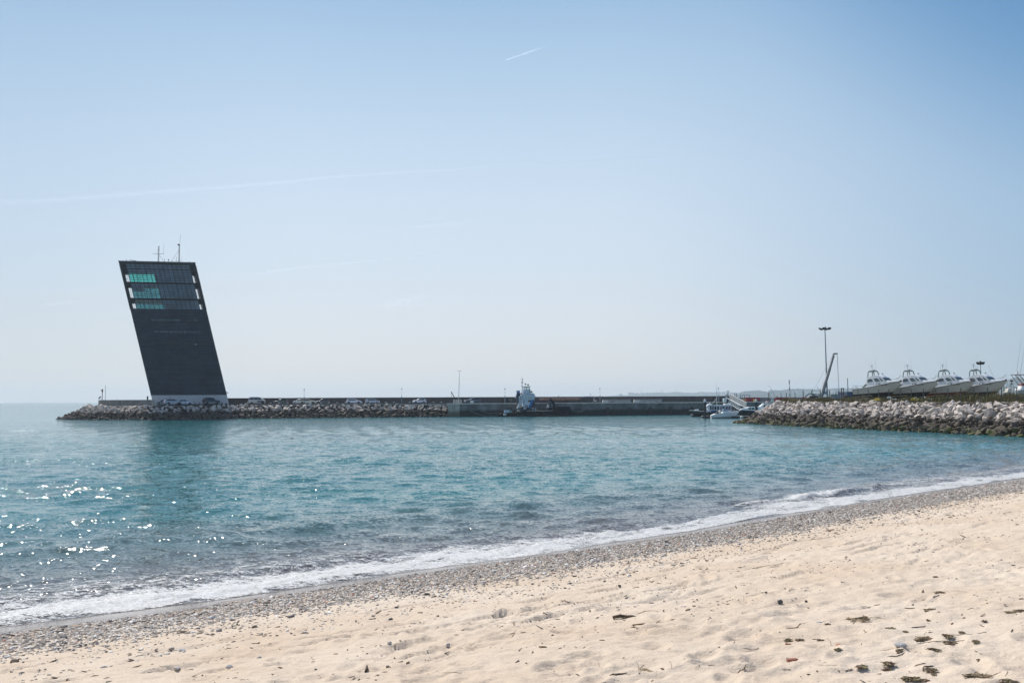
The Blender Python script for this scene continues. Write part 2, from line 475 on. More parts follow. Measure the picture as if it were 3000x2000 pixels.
def beach_relief(X, Y, s):
    z = beach_z(s)
    dry = smooth(6.0, 11.0, s + 2.5 * fbm(X * 0.25, Y * 0.25, 3, 3))
    u, w = (X + Y) * 0.707, (X - Y) * 0.707
    z = z + 0.10 * fbm(X * 0.22, Y * 0.22, 3, 8) * smooth(1.5, 5, s)
    b1 = fbm(X * 1.15, Y * 1.15, 3, 21)
    z = z + dry * (0.075 * b1 + 0.045 * np.abs(fbm(X * 2.3 + 5, Y * 2.3, 3, 33)) * -1.6 + 0.036 * fbm(X * 5.0, Y * 5.0, 3, 51))
    z = z + 0.035 * fbm(u * 1.2, w * 5.0, 3, 61) * smooth(4.5, 8, s) * (1 - dry)
    # scarps and drag marks parallel to the water
    z = z - 0.05 * smooth(0.16, 0.26, fbm(u * 0.7, w * 3.5, 3, 71)) * smooth(5.5, 8.5, s) * smooth(17, 12, s)
    return z
bz = beach_relief(bx, by, bs)
# trodden hollows: rimmed footprints scattered over the dry sand
rg = np.random.default_rng(3)
for i in range(900):
    a = math.radians(rg.uniform(-32, 32)); r = 6.2 * (40 / 6.2) ** rg.random()
    fx_, fy_ = r * math.sin(a), r * math.cos(a)
    s0 = float(shore_s(np.array(fx_), np.array(fy_)))
    if s0 < 7.0: continue
    i0, i1 = np.searchsorted(ra, [r - 0.55, r + 0.55]); j0, j1 = np.searchsorted(th, [a - 0.55 / r, a + 0.55 / r])
    if i1 <= i0 or j1 <= j0: continue
    sx, sy = bx[i0:i1, j0:j1] - fx_, by[i0:i1, j0:j1] - fy_
    t_ = rg.uniform(0, 3.14); ct, st_ = math.cos(t_), math.sin(t_)
    L_, W_ = rg.uniform(0.13, 0.24), rg.uniform(0.07, 0.13)
    q = np.sqrt(((sx * ct + sy * st_) / L_) ** 2 + ((-sx * st_ + sy * ct) / W_) ** 2)
    dep = rg.uniform(0.012, 0.042)
    bz[i0:i1, j0:j1] += -dep * np.exp(-q ** 3.0) + dep * 0.42 * np.exp(-((q - 1.45) / 0.42) ** 2)
sand = grid_mesh('sand', bx, by, bz, sand_mat(), {'s': bs}, True, keep=(bs > -9))
tag(sand, 'pale trodden beach sand sloping to the water', None, None, 'structure')
def ground_z(x, y):
    s = float(shore_s(np.array(x), np.array(y)))
    r = math.hypot(x, y); a = math.atan2(x, y)
    i = int(np.clip(np.searchsorted(ra, r), 1, len(ra) - 1)); j = int(np.clip(np.searchsorted(th, a), 1, len(th) - 1))
    return float(bz[i, j]) if ra[0] < r < ra[-1] else float(beach_z(np.array(s)))
# far bed under everything, one sheet to the horizon
bed = MB().add([(-12000, -400, -4), (12000, -400, -4), (12000, 12000, -4), (-12000, 12000, -4)], [(0, 1, 2, 3)])
tag(bed.build('sea_bed', mat('bed_silt', (0.05, 0.05, 0.04), 0.9)), 'dark sea bed', None, None, 'structure')

# ---------------------------------------------------------------- foam of the breaking wave
def foam_mat(thresh):
    m = bpy.data.materials.new('sea_foam'); m.use_nodes = True
    nt = m.node_tree; b = nt.nodes['Principled BSDF']; L = nt.links.new; N = nt.nodes.new
    b.inputs['Base Color'].default_value = (0.80, 0.80, 0.79, 1); b.inputs['Roughness'].default_value = 0.6
    geo = N('ShaderNodeNewGeometry')
    at = N('ShaderNodeAttribute'); at.attribute_name = 'w'
    def noise(scale, st, rot, det=5, dist=0.8):
        mp = N('ShaderNodeMapping'); mp.inputs['Scale'].default_value = st; mp.inputs['Rotation'].default_value = (0, 0, rot)
        L(geo.outputs['Position'], mp.inputs[0])
        n = N('ShaderNodeTexNoise'); n.inputs['Scale'].default_value = scale; n.inputs['Detail'].default_value = det; n.inputs['Roughness'].default_value = 0.65; n.inputs['Distortion'].default_value = dist
        L(mp.outputs[0], n.inputs['Vector']); return n.outputs['Fac']
    n1 = noise(2.4, (1, 1.8, 1), -0.8); n2 = noise(9.0, (1, 1.6, 1), -0.8, 4, 1.5)
    a = N('ShaderNodeMath'); a.operation = 'ADD'; L(n1, a.inputs[0]); L(n2, a.inputs[1])
    a2 = N('ShaderNodeMath'); a2.operation = 'MULTIPLY_ADD'; L(a.outputs[0], a2.inputs[0]); a2.inputs[1].default_value = 1.0
    L(at.outputs['Fac'], a2.inputs[2])
    r = N('ShaderNodeMapRange'); L(a2.outputs[0], r.inputs[0]); r.inputs[1].default_value = 1.32; r.inputs[2].default_value = 1.50
    tr = N('ShaderNodeBsdfTransparent'); mx = N('ShaderNodeMixShader')
    L(r.outputs[0], mx.inputs[0]); L(tr.outputs[0], mx.inputs[1]); L(b.outputs[0], mx.inputs[2])
    c = N('ShaderNodeMix'); c.data_type = 'RGBA'; rr = N('ShaderNodeMapRange'); rr.inputs[1].default_value = 0.4; rr.inputs[2].default_value = 0.62
    L(n2, rr.inputs[0]); L(rr.outputs[0], c.inputs['Factor']); c.inputs['A'].default_value = (0.52, 0.50, 0.46, 1); c.inputs['B'].default_value = (0.86, 0.86, 0.85, 1)
    L(c.outputs['Result'], b.inputs['Base Color'])
    bp = N('ShaderNodeBump'); bp.inputs['Distance'].default_value = 0.06; bp.inputs['Strength'].default_value = 0.7
    L(a.outputs[0], bp.inputs['Height']); L(bp.outputs[0], b.inputs['Normal'])
    L(mx.outputs[0], nt.nodes['Material Output'].inputs['Surface'])
    return m
fm_ = foam_mat(0)
# along-shore grid: u = x along the beach, v = metres out from the edge
fu = np.linspace(-24, 62, 1900); fv = np.linspace(-0.55, 7.5, 130)
FU, FV = np.meshgrid(fu, fv, indexing='ij')
edge_w = 1.5 * fbm(FU * 0.22, FU * 0 + 2, 3, 5) + 0.45 * fbm(FU * 1.1, FU * 0 + 7, 4, 6)
s_here = -(FV + edge_w * np.exp(-np.maximum(FV, 0) / 1.2))
FX = FU; FY = np.interp(FU, _sxf, _syf) - s_here * 1.38
wid = 1.75 + 1.4 * fbm(FU * 0.16, FU * 0, 3, 12) + 0.9 * fbm(FU * 0.7, FV * 0.5, 3, 13)
solid = smooth(-0.55, -0.15, FV) * (1 - smooth(wid * 0.65, wid * 1.45, FV))
lace = 0.30 * smooth(7.4, 2.0, FV) * (0.4 + 1.2 * vnoise(FU * 0.15, FV * 0.3, 19))
wgt = np.where(solid > 0, solid * (0.60 - 0.22 * smooth(0.1, -0.4, FV) + 0.55 * fbm(FU * 0.9, FV * 1.6, 3, 17)), 0); brk = breaker(FX, s_here) / 0.20; wgt = np.maximum(np.maximum(wgt, lace), 0.62 * brk * smooth(17, 14.5, FX) + 0.30 * brk * smooth(22, 17, FX))
wgt = np.where(FV < -0.45, -1, wgt)
FZ = np.maximum(waves(FX, FY, np.hypot(FX, FY), s_here), np.maximum(beach_z(s_here), 0)) + 0.006 + 0.016 * smooth(-0.5, 0.6, FV)
FZ += (0.07 * fbm(FU * 2.2, FV * 3, 5, 14) + 0.035) * solid * smooth(-0.5, 0.7, FV)
foam = grid_mesh('surf_foam', FX[:, ::-1], FY[:, ::-1], FZ[:, ::-1], fm_, {'w': wgt[:, ::-1]}, True)
tag(foam, 'white lacy foam of the wave washing up the beach', None, None, 'stuff')
# ---------------------------------------------------------------- pebbles
def stone_mat(name, stops, rough=0.75, bump=0.3):
    """colour picked per stone through attribute c, mottled by noise"""
    m = bpy.data.materials.new(name); m.use_nodes = True
    nt = m.node_tree; b = nt.nodes['Principled BSDF']; L = nt.links.new; N = nt.nodes.new
    at = N('ShaderNodeAttribute'); at.attribute_name = 'c'
    r = N('ShaderNodeValToRGB'); r.color_ramp.interpolation = 'CONSTANT'
    for i, (p, c) in enumerate(stops):
        e = r.color_ramp.elements[i] if i < 2 else r.color_ramp.elements.new(p)
        e.position = p; e.color = (*c, 1)
    L(at.outputs['Fac'], r.inputs[0])
    g = N('ShaderNodeNewGeometry'); n = N('ShaderNodeTexNoise'); n.inputs['Scale'].default_value = 40; n.inputs['Detail'].default_value = 4
    L(g.outputs['Position'], n.inputs['Vector'])
    mr = N('ShaderNodeMapRange'); mr.inputs[3].default_value = 0.6; mr.inputs[4].default_value = 1.4; L(n.outputs['Fac'], mr.inputs[0])
    v = N('ShaderNodeVectorMath'); v.operation = 'SCALE'; L(r.outputs['Color'], v.inputs[0]); L(mr.outputs[0], v.inputs['Scale'])
    L(v.outputs[0], b.inputs['Base Color']); b.inputs['Roughness'].default_value = rough
    return m
ICO = None
def ico(sub):
    bm = bmesh.new(); bmesh.ops.create_icosphere(bm, subdivisions=sub, radius=1.0)
    v = np.array([p.co[:] for p in bm.verts]); f = np.array([[q.index for q in t.verts] for t in bm.faces]); bm.free()
    return v, f
def scatter_mesh(name, base_v, base_f, P, S3, ROT, c, mats, jit=0.25, smooth_=True):
    """many lumps merged as one sheet of stuff: P (n,3), S3 (n,3) half sizes, ROT (n,) about z, c (n,)"""
    n, nv = len(P), len(base_v)
    V = np.broadcast_to(base_v, (n, nv, 3)).copy()
    V *= 1 + RNG.uniform(-jit, jit, (n, nv, 1))
    tilt = RNG.normal(0, 0.22, (n, 2))
    V *= S3[:, None, :]
    ca, sa = np.cos(ROT)[:, None], np.sin(ROT)[:, None]
    x, y = V[..., 0] * ca - V[..., 1] * sa, V[..., 0] * sa + V[..., 1] * ca
    z = V[..., 2] + x * tilt[:, :1] + y * tilt[:, 1:]
    co = np.stack([x, y, z], -1) + P[:, None, :]
    F = (base_f[None] + (np.arange(n) * nv)[:, None, None]).reshape(-1, 3)
    return raw_mesh(name, co.reshape(-1, 3), F, mats, {'c': np.repeat(c, nv)}, smooth_)
PEB = stone_mat('pebble_stone', ((0, (0.24, 0.21, 0.19)), (0.15, (0.11, 0.10, 0.095)), (0.26, (0.38, 0.33, 0.285)), (0.44, (0.56, 0.50, 0.43)), (0.60, (0.31, 0.24, 0.18)), (0.72, (0.66, 0.62, 0.57)), (0.82, (0.42, 0.35, 0.28)), (0.91, (0.82, 0.79, 0.74)), (0.985, (0.46, 0.18, 0.10))))
def bz_lookup(x, y):
    r = np.hypot(x, y); a = np.arctan2(x, y)
    i = np.clip(np.searchsorted(ra, r), 1, len(ra) - 1); j = np.clip(np.searchsorted(th, a), 1, len(th) - 1)
    return bz[i, j]
def peb_field(n, smin, smax, tmin, tmax, size, dens, sub, name, label):
    X = RNG.uniform(tmin, tmax, n); s = RNG.uniform(smin, smax, n)
    Y = np.interp(X, _sxf, _syf) - s * 1.38
    keep = (np.abs(np.arctan2(X, Y)) < math.radians(32)) & (Y > 6)
    d = dens(X, Y, s)
    keep &= RNG.random(n) < d
    X, Y, s = X[keep], Y[keep], s[keep]; n = len(X)
    k = size * np.exp(RNG.normal(0, 0.38, n))
    S3 = np.stack([k * RNG.uniform(0.9, 1.6, n), k * RNG.uniform(0.6, 1.0, n), k * RNG.uniform(0.25, 0.5, n)], -1)
    P = np.stack([X, Y, bz_lookup(X, Y) + S3[:, 2] * 0.35], -1)
    v, f = ico(sub)
    o = scatter_mesh(name, v, f, P, S3, RNG.uniform(0, 6.28, n), RNG.random(n), PEB)
    tag(o, label, None, None, 'stuff'); return n
def dens_band(X, Y, s):
    edge = 1.35 + 0.5 * fbm(X * 0.3, Y * 0.3, 3, 91)
    low = 7.6 + 1.6 * fbm(X * 0.2, Y * 0.2, 3, 92) + np.clip((X - 4) * 0.10, 0, 2.2)
    d = smooth(edge, edge + 0.35, s) * (0.05 + 0.72 * (1 - smooth(low * 0.55, low, s)))
    clump = 0.35 + 1.4 * vnoise(X * 1.5, Y * 1.5, 93)
    return d * np.where(s > low * 0.8, clump * 0.8, 0.6 + 0.5 * clump)
np_ = peb_field(420000, 1.0, 9.5, -16, 46, 0.0205, dens_band, 1, 'pebbles', 'band of grey and white pebbles along the tide line')
def dens_sparse(X, Y, s):
    return (0.18 * smooth(22, 7, s) + 0.02) * (0.15 + 2.2 * smooth(0.45, 0.8, vnoise(X * 0.7, Y * 1.1, 95))) * smooth(1.2, 3, s)
peb_field(110000, 1.2, 22.0, -14, 40, 0.0115, dens_sparse, 1, 'shell_grit', 'loose small stones and shell bits strewn over the sand')

LIT = stone_mat('litter', ((0, (0.13, 0.085, 0.05)), (0.35, (0.22, 0.15, 0.09)), (0.6, (0.07, 0.05, 0.035)), (0.85, (0.34, 0.25, 0.16))), 0.9)
n = 120000; X = RNG.uniform(-13, 42, n); s = RNG.uniform(4.5, 23, n); Y = np.interp(X, _sxf, _syf) - s * 1.38
u_, w_ = (X + Y) * .707, (X - Y) * .707
st_ = fbm(u_ * 0.35, w_ * 2.2, 4, 201); st2 = vnoise(X * .8, Y * .8, 203)
dn = smooth(0.02, 0.20, st_) * smooth(4.5, 8, s) * (0.25 + 0.75 * smooth(15, 10, s)) * 0.55 + 0.035 * st2
k = (RNG.random(n) < dn) & (np.abs(np.arctan2(X, Y)) < math.radians(31)) & (Y > 6); X, Y = X[k], Y[k]; n = len(X)
q = 0.008 * np.exp(RNG.normal(0, .45, n)); S3 = np.stack([q * RNG.uniform(1.2, 4.5, n), q * RNG.uniform(.5, 1, n), q * .4], -1)
tag(scatter_mesh('twig_litter', *ico(1), np.stack([X, Y, bz_lookup(X, Y) + q * .3], -1), S3, RNG.normal(0.75, .7, n), RNG.random(n), LIT), 'brown plant crumbs and bark bits strewn in streaks over the sand', None, None, 'stuff')
def G(px, py):                   # photo pixel on the beach -> point on the sand
    z = 0.8
    for _ in range(40):
        p = ATZ(px, py, z); z = 0.6 * z + 0.4 * ground_z(p.x, p.y)
    return ATZ(px, py, z)

M_wood = mat('driftwood', (0.11, 0.075, 0.05), 0.9, 0, 0.45, 20, 0.004, 60)
M_weed = mat('dried_weed', (0.22, 0.15, 0.095), 0.95, 0, 0.5, 12)
M_weed2 = mat('olive_weed', (0.26, 0.21, 0.11), 0.95, 0, 0.5, 12)
M_straw = mat('dry_reed', (0.34, 0.25, 0.14), 0.9, 0, 0.3, 12)
M_brick = mat('worn_brick', (0.34, 0.12, 0.07), 0.85, 0, 0.25, 14, 0.004, 40, stain=((0.5, 0.42, 0.34), 0.5, 12))
M_tile = mat('orange_tile', (0.62, 0.22, 0.11), 0.8, 0, 0.2, 14, 0.003, 40)
M_dkstone = mat('dark_stone', (0.075, 0.08, 0.085), 0.7, 0, 0.3, 12, 0.004, 40)
M_plstone = mat('pale_stone', (0.46, 0.44, 0.42), 0.8, 0, 0.25, 12, 0.004, 40)
M_brstone = mat('brown_stone', (0.24, 0.17, 0.12), 0.8, 0, 0.3, 12, 0.004, 40)

def stick(pts, w, label, m=None, lift=0.0, name='driftwood_stick'):
    """polyline of photo pixels laid on the sand, w = thickness in photo px"""
    P = [G(a, b) for a, b in pts]
    d = P[0].length; r = w * PX(d) / 2
    Q = []
    for i in range(len(P) - 1):
        n = max(2, 5 // (len(P) - 1) + 1)
        for k in range(n + (i == len(P) - 2)):
            t = k / n; q = P[i].lerp(P[i + 1], t)
            q = q + Vector((random.uniform(-1, 1), random.uniform(-1, 1), 0)) * r * 0.7
            Q.append(Vector((q.x, q.y, ground_z(q.x, q.y) + r * 0.8 + lift + random.uniform(0, 0.5) * r)))
    R = [r * random.uniform(0.75, 1.15) * (0.45 if k in (0, len(Q) - 1) else 1) for k in range(len(Q))]
    o0 = Q[0].copy()
    mb = MB().path([q - o0 for q in Q], R, 6)
    o = mb.build(name, m or M_wood, loc=o0, smooth=60)
    return tag(o, label, 'stick', 'driftwood sticks on the sand')
z1 = lambda x, y: (2300 + x / 3.36, 1640 + y / 3.36)
z2 = lambda x, y: (1600 + x / 2.94, 1600 + y / 2.94)
z3 = lambda x, y: (900 + x / 2.94, 1600 + y / 2.94)
z4 = lambda x, y: (x / 2.613, 1550 + y / 2.613)
STICKS = [
 ([z1(740, 462), z1(820, 462), z1(945, 438)], 2.2, 'wavy brown driftwood stick on open sand right of the bent stick'),
 ([z1(1175, 472), z1(1280, 476)], 2.6, 'short straight dark stick lying level between the wavy stick and a weed tuft'),
 ([z1(1790, 492), z1(1912, 467)], 1.6, 'thin stick tilted up to the right near the weed heap at the frame edge'),
 ([z1(955, 525), z1(1095, 540)], 1.5, 'thin straight stick tilting down to the right above the reed bundle'),
 ([z1(865, 580), z1(990, 563)], 1.6, 'thin dark stick just right of the dry reed bundle'),
 ([z1(5, 668), z1(120, 665), z1(215, 615)], 2.3, 'long bent stick kinked upward at its right end'),
 ([z1(1245, 665), z1(1320, 660), z1(1390, 657)], 3.0, 'thick dark stick lying level on bare sand'),
 ([z1(1270, 1050), z1(1330, 1030), z1(1385, 1018)], 2.6, 'dark knobbly stick above the round brown weed heap'),
 ([z1(1360, 1062), z1(1465, 1042)], 3.0, 'thick short stick touching the top of the round weed heap'),
 ([z1(1455, 368), z1(1518, 347)], 2.2, 'short brown stick under the far weed tuft'),
 ([z1(2000, 302), z1(2160, 294)], 1.2, 'hair-thin straight stalk far up the sand'),
 ([z1(1580, 312), z1(1680, 303), z1(1800, 318)], 1.3, 'thin curved stalk trailing right from the far weed tuft'),
 ([z1(770, 685), z1(808, 715)], 1.3, 'tiny stick sloping down right in the open sand'),
 ([z1(1915, 632), z1(1960, 657)], 1.6, 'short stick sloping down right beside the curled weed bit'),
 ([z1(2225, 710), z1(2243, 683)], 2.4, 'short upright-looking dark stick near the frame edge'),
 ([z1(1150, 827), z1(1340, 822), z1(1560, 797), z1(1770, 790)], 2.2, 'longest dark stick crossing the big weed wrack line'),
 ([z1(1640, 740), z1(1830, 733), z1(1980, 706)], 1.8, 'long stick pointing up right out of the weed wrack'),
 ([z1(2165, 1145), z1(2245, 1100)], 1.4, 'thin straight stick near the bottom edge tilted up right'),
 ([z1(585, 1090), z1(670, 1072)], 2.6, 'dark stubby stick left of the loose green weed'),
 ([z1(990, 957), z1(1150, 930), z1(1290, 903)], 2.6, 'forked grey branch below the wrack line'),
 ([z1(940, 885), z1(1250, 880)], 1.2, 'pale straight reed under the wrack line'),
 ([z1(310, 1030), z1(520, 1037)], 1.1, 'long pale reed left of the loose green weed'),
 ([z1(1365, 730), z1(1430, 688)], 1.2, 'thin twig leaning up right above the wrack line'),
 ([z1(2300, 386), z1(2350, 384)], 2.6, 'dark stick cut off by the right frame edge'),
 ([z1(2170, 120), z1(2260, 103), z1(2350, 82)], 1.6, 'far thin stick at the upper right of the beach'),
 ([z1(1770, 1170), z1(1900, 1135), z1(2130, 1102)], 2.4, 'long brown branch over the bottom right weed heap'),
 ([z2(730, 605), z2(850, 557), z2(900, 555), z2(970, 562)], 1.6, 'thin arched stalk rising from the brown root'),
 ([z2(1550, 475), z2(1635, 453)], 1.4, 'thin straight stick left of the two dark stones'),
 ([z2(1600, 870), z2(1640, 847), z2(1695, 857)], 1.8, 'small hook-shaped twig left of the bent stick'),
 ([z2(1697, 880), z2(1830, 883)], 1.9, 'level brown stick just right of the hook-shaped twig'),
 ([z2(550, 1115), z2(625, 1103), z2(700, 1090)], 4.2, 'flat wide splinter of wood near the bottom middle'),
 ([z2(188, 1093), z2(285, 1115)], 1.9, 'small stick sloping down right left of the flat splinter'),
 ([z2(1283, 1055), z2(1380, 1035), z2(1455, 1015)], 2.0, 'slim straight stick tilted up right near the bottom edge'),
 ([z2(1640, 1085), z2(1690, 1065), z2(1722, 1047)], 3.2, 'chunky dark stick with a forked end near the bottom edge'),
 ([z2(2038, 1060), z2(2110, 1060)], 2.2, 'short level stick below the red brick'),
 ([z2(1605, 205), z2(1780, 190), z2(1910, 165), z2(2080, 145)], 1.1, 'very long thin twig lying between pebbles and dry sand'),
 ([z3(1160, 1090), z3(1250, 1083), z3(1335, 1090)], 1.3, 'thin bowed stalk on the left part of the dry sand'),
 ([z3(2250, 1095), z3(2345, 1112)], 2.2, 'brown stick sloping down right by a footprint'),
 ([z3(380, 385), z3(520, 375), z3(650, 365)], 1.6, 'long dark stick lying on top of the pebble band'),
 ([z3(1820, 905), z3(1855, 878)], 1.8, 'crossed small twigs on the middle sand'),
 ([z4(520, 1170), z4(640, 1140), z4(760, 1120)], 2.6, 'dark branch in a scoured groove at the bottom left'),
 ([z4(355, 1145), z4(460, 1128)], 1.8, 'short dark branch at the bottom left corner'),
]
for p, w, l in STICKS: stick(p, w, l, M_straw if 'reed' in l or 'stalk' in l else None)
# straws that stand out of the sand
def upright(a, b, w, label):
    p = G(*b); d = p.length
    top = Vector(((a[0] - b[0]) * PX(d), 0.04, (b[1] - a[1]) * PX(d)))
    mb = MB().path([(0, 0, -0.05), top * 0.5 + Vector((0.006, 0, 0)), top], [w * PX(d) / 2] * 2 + [w * PX(d) / 4], 5)
    tag(mb.build('reed_stalk', M_straw, loc=p), label, 'reed', 'reed stalks stuck in the sand')
upright(z1(435, 780), z1(462, 835), 1.3, 'reed stalk leaning left stuck upright above the orange tile bit')
upright(z2(785, 1003), z2(800, 1078), 1.3, 'reed stalk standing upright at the end of the fanned reeds')
upright(z2(1078, 1008), z2(1083, 1058), 1.5, 'short reed stalk standing upright with a cross twig')
upright(z2(440, 975), z2(462, 1040), 0.9, 'hair-thin leaning reed stalk left of the fanned reeds')
upright(z2(1705, 430), z2(1700, 466), 1.0, 'tiny reed stalk standing far up the sand')
fan = thing('reed_fan', 'fan of pale dry reeds lying at the foot of the standing stalk', 'reeds', G(*z2(860, 1085)))
for a, b in (((800, 1062), (925, 1088)), ((802, 1078), (925, 1087)), ((806, 1090), (900, 1088)), ((845, 1040), (808, 1064))):
    p, q = G(*z2(*a)) - fan.location, G(*z2(*b)) - fan.location
    MB().path([p + Vector((0, 0, 0.02)), (p + q) / 2 + Vector((0, 0, 0.025)), q + Vector((0, 0, 0.01))], 0.0035, 5).build('reed', M_straw, fan)

def clump(px, py, w, label, m, n=None, hgt=0.22, name='seaweed_clump', seed=0, asp=1.0):
    """tangle of curled strands with flat fronds, w = width in photo px"""
    rnd = random.Random(seed)
    c = G(px, py); k = w * 1.2 * PX(c.length) / 2
    mb = MB(); subs = [(rnd.gauss(0, .62) * k, rnd.gauss(0, .30) * k, rnd.uniform(.18, .5) * k) for _ in range(4)]
    for i in range(n or int(18 + w * 0.8)):
        a = rnd.uniform(0, 6.28); rr = k * rnd.random() ** 0.7
        sx_, sy_, sr_ = subs[i % 4]; f_ = rnd.random() ** .6 * (1.9 if rnd.random() < .12 else 1); x, y = sx_ + sr_ * f_ * math.cos(a), (sy_ + sr_ * f_ * math.sin(a)) * .8; rr = min(k, math.hypot(x, y))
        z = ground_z(c.x + x, c.y + y) - c.z
        top = k * hgt * (1 - (rr / k) ** 2) * rnd.random()
        a2 = rnd.uniform(0, 6.28); L_ = rnd.uniform(0.25, 1.0) * min(k, 0.16) + 0.012
        pts = []
        for t in range(4):
            pts.append((x + math.cos(a2) * L_ * (t - 1.5) * 0.5, y + math.sin(a2) * L_ * (t - 1.5) * 0.5, z + top + 0.006 + rnd.uniform(0, 0.35) * top))
            a2 += rnd.uniform(-0.6, 0.6)
        r = rnd.uniform(0.002, 0.005)
        if rnd.random() < .10:
            e_ = rnd.uniform(.4, 1.1) * min(k, .2); b2 = a + rnd.uniform(-.7, .7); pts = [(x - e_ * math.cos(a) * .9, y - e_ * math.sin(a), z + .012), (x, y, z + .02), (x + e_ * math.cos(b2) * .9, y + e_ * math.sin(b2), z + .01)]; mb.path(pts, r * .8, 4, i % 2); continue
        if rnd.random() < 0.35:      # flat frond
            dx, dy = -math.sin(a2) * r * 2.6, math.cos(a2) * r * 2.6
            vs = []
            for p in pts: vs += [(p[0] - dx, p[1] - dy, p[2]), (p[0] + dx, p[1] + dy, p[2] + r)]
            mb.add(vs, [(2 * t, 2 * t + 1, 2 * t + 3, 2 * t + 2) for t in range(3)], i % 2)
        else:
            mb.path(pts, r, 4, i % 2)
    o = mb.build(name, [m, M_weed if m is not M_weed else M_weed2], loc=c)
    return tag(o, label, 'seaweed', 'dried seaweed clumps on the sand')
CL = [(1525, 322, 50, 'far tuft of brown weed with a long stalk trailing from it', M_weed), (1405, 498, 65, 'low straw-coloured weed tuft in open sand', M_straw), (2225, 515, 85, 'dark frilly weed heap near the right frame edge', M_weed),
 (2330, 500, 40, 'fuzzy grey weed cut by the right frame edge', M_weed2), (1405, 598, 18, 'small black curl of weed in open sand', M_weed), (1960, 605, 22, 'small curled weed bit with a twig', M_weed2), (1045, 698, 52, 'sparse green weed sprig in open sand', M_weed2),
 (1185, 713, 30, 'short green weed strand beside the sparse sprig', M_weed2), (150, 792, 52, 'dense round weed tuft right of the flat one', M_weed2), (35, 800, 50, 'flat brown weed tuft left of the dense round one', M_weed), (430, 640, 45, 'spidery thin weed sprig left of the reed bundle', M_weed),
 (525, 888, 40, 'small reddish weed tuft under the orange tile bit', M_weed), (1380, 782, 105, 'wide straw weed patch at the left end of the wrack line', M_straw), (1590, 757, 85, 'brown weed patch in the upper middle of the wrack line', M_weed), (1600, 822, 95, 'dark weed knot on the long stick', M_weed),
 (1865, 812, 48, 'separate green weed tuft right of the wrack line', M_weed2), (1500, 902, 105, 'olive weed patch at the lower edge of the wrack line', M_weed2), (1345, 935, 60, 'thin straggling weed below the wrack line', M_straw), (1130, 895, 50, 'low brown weed beside the pale round stone', M_weed), (1750, 722, 50, 'brown frizzy weed end of the upper long stick', M_weed),
 (985, 1028, 82, 'plump brown weed heap left of the stick pair', M_weed), (745, 1062, 88, 'loose green weed spread by the stubby stick', M_weed2), (1435, 1098, 88, 'round brown weed heap under two sticks', M_weed), (1240, 1178, 115, 'big dark weed heap at the bottom edge', M_weed), (1890, 1150, 150, 'long sprawling weed heap with a branch at the bottom right', M_weed2),
 (2200, 1203, 60, 'weed scrap cut by the bottom edge', M_weed), (1010, 1078, 45, 'small green weed tuft under the plump heap', M_weed2), (350, 798, 40, 'scattered weed crumbs in a shallow hollow', M_weed), (1470, 1138, 30, 'tiny weed scrap below the round heap', M_weed2)]
for i, (x, y, w, l, m) in enumerate(CL): clump(*z1(x, y), w / 3.36 * 1.0, l, m, seed=i)
bun = clump(*z1(700, 608), 62, 'bundle of dry split reeds lying level on the sand', M_straw, n=12, hgt=0.1, name='reed_bundle', seed=91)
P0 = G(*z1(610, 615)); P1 = G(*z1(835, 595))
mb = MB()
for i in range(14):
    o_ = Vector((random.uniform(-.03, .03), random.uniform(-.05, .05), 0.015 + random.uniform(0, .03)))
    mb.path([P0.lerp(P1, random.uniform(0, .2)) + o_, P0.lerp(P1, 0.5) + o_ * 0.5 + Vector((0, 0, .02)), P0.lerp(P1, random.uniform(.8, 1)) + o_ + Vector((0, 0, random.uniform(0, .02)))], random.uniform(.003, .007), 5)
st = mb.build('reed', M_straw); st.parent = bun; st.matrix_parent_inverse = Matrix.Translation(-bun.location)
root = clump(*z2(680, 616), 22, 'gnarled brown root lying on the middle sand', M_wood, n=20, hgt=0.3, name='driftwood_root', seed=55); root['category'] = 'root'; root['group'] = 'driftwood sticks on the sand'
MB().path([(-.15, 0, .01), (-.06, .01, .025), (.03, -.01, .02), (.14, 0, .02)], [.018, .022, .016, .01], 8).build('root_stem', M_wood, root, smooth=60)

def rock_piece(px, py, w, h, m, label, name='stone', cat='stone', group=None, seed=0, boxy=False):
    rnd = random.Random(seed); c = G(px, py); u = PX(c.length)
    if boxy:
        bm = bmesh.new(); bmesh.ops.create_cube(bm, size=1.0)
        bmesh.ops.bevel(bm, geom=bm.edges[:], offset=0.14, segments=3, profile=0.6, affect='EDGES')
        for v in bm.verts: v.co *= 1 + rnd.uniform(-.02, .02)
        sc = (w * u, w * u * 0.5, h * u)
    else:
        bm = bmesh.new(); bmesh.ops.create_icosphere(bm, subdivisions=3, radius=0.5)
        for v in bm.verts:
            p = v.co * 2.2 + Vector((seed * 3.1, 0, 0))
            v.co *= 1 + 0.35 * mnoise.noise(p)
        sc = (w * u, w * u * 0.8, h * u * 1.25)
    for v in bm.verts: v.co = Vector((v.co.x * sc[0], v.co.y * sc[1], v.co.z * sc[2] + sc[2] * 0.30))
    me = bpy.data.meshes.new(name); bm.to_mesh(me); bm.free(); me.materials.append(m)
    me.polygons.foreach_set('use_smooth', [True] * len(me.polygons))
    o = bpy.data.objects.new(name, me); COL.objects.link(o); o.location = c; o.rotation_euler = (0, 0, rnd.uniform(-.4, .4))
    return tag(o, label, cat, group)
rock_piece(2286, 1765, 15, 9, M_dkstone, 'larger and darker of two black stones on clean sand', seed=1, group='stones on the dry sand')
rock_piece(2362, 1763, 8, 6, M_dkstone, 'small black stone right of the larger black one', seed=2, group='stones on the dry sand')
rock_piece(2321, 1935, 30, 8, M_brick, 'worn red brick half sunk in the sand', 'brick', 'brick', seed=3, boxy=True)
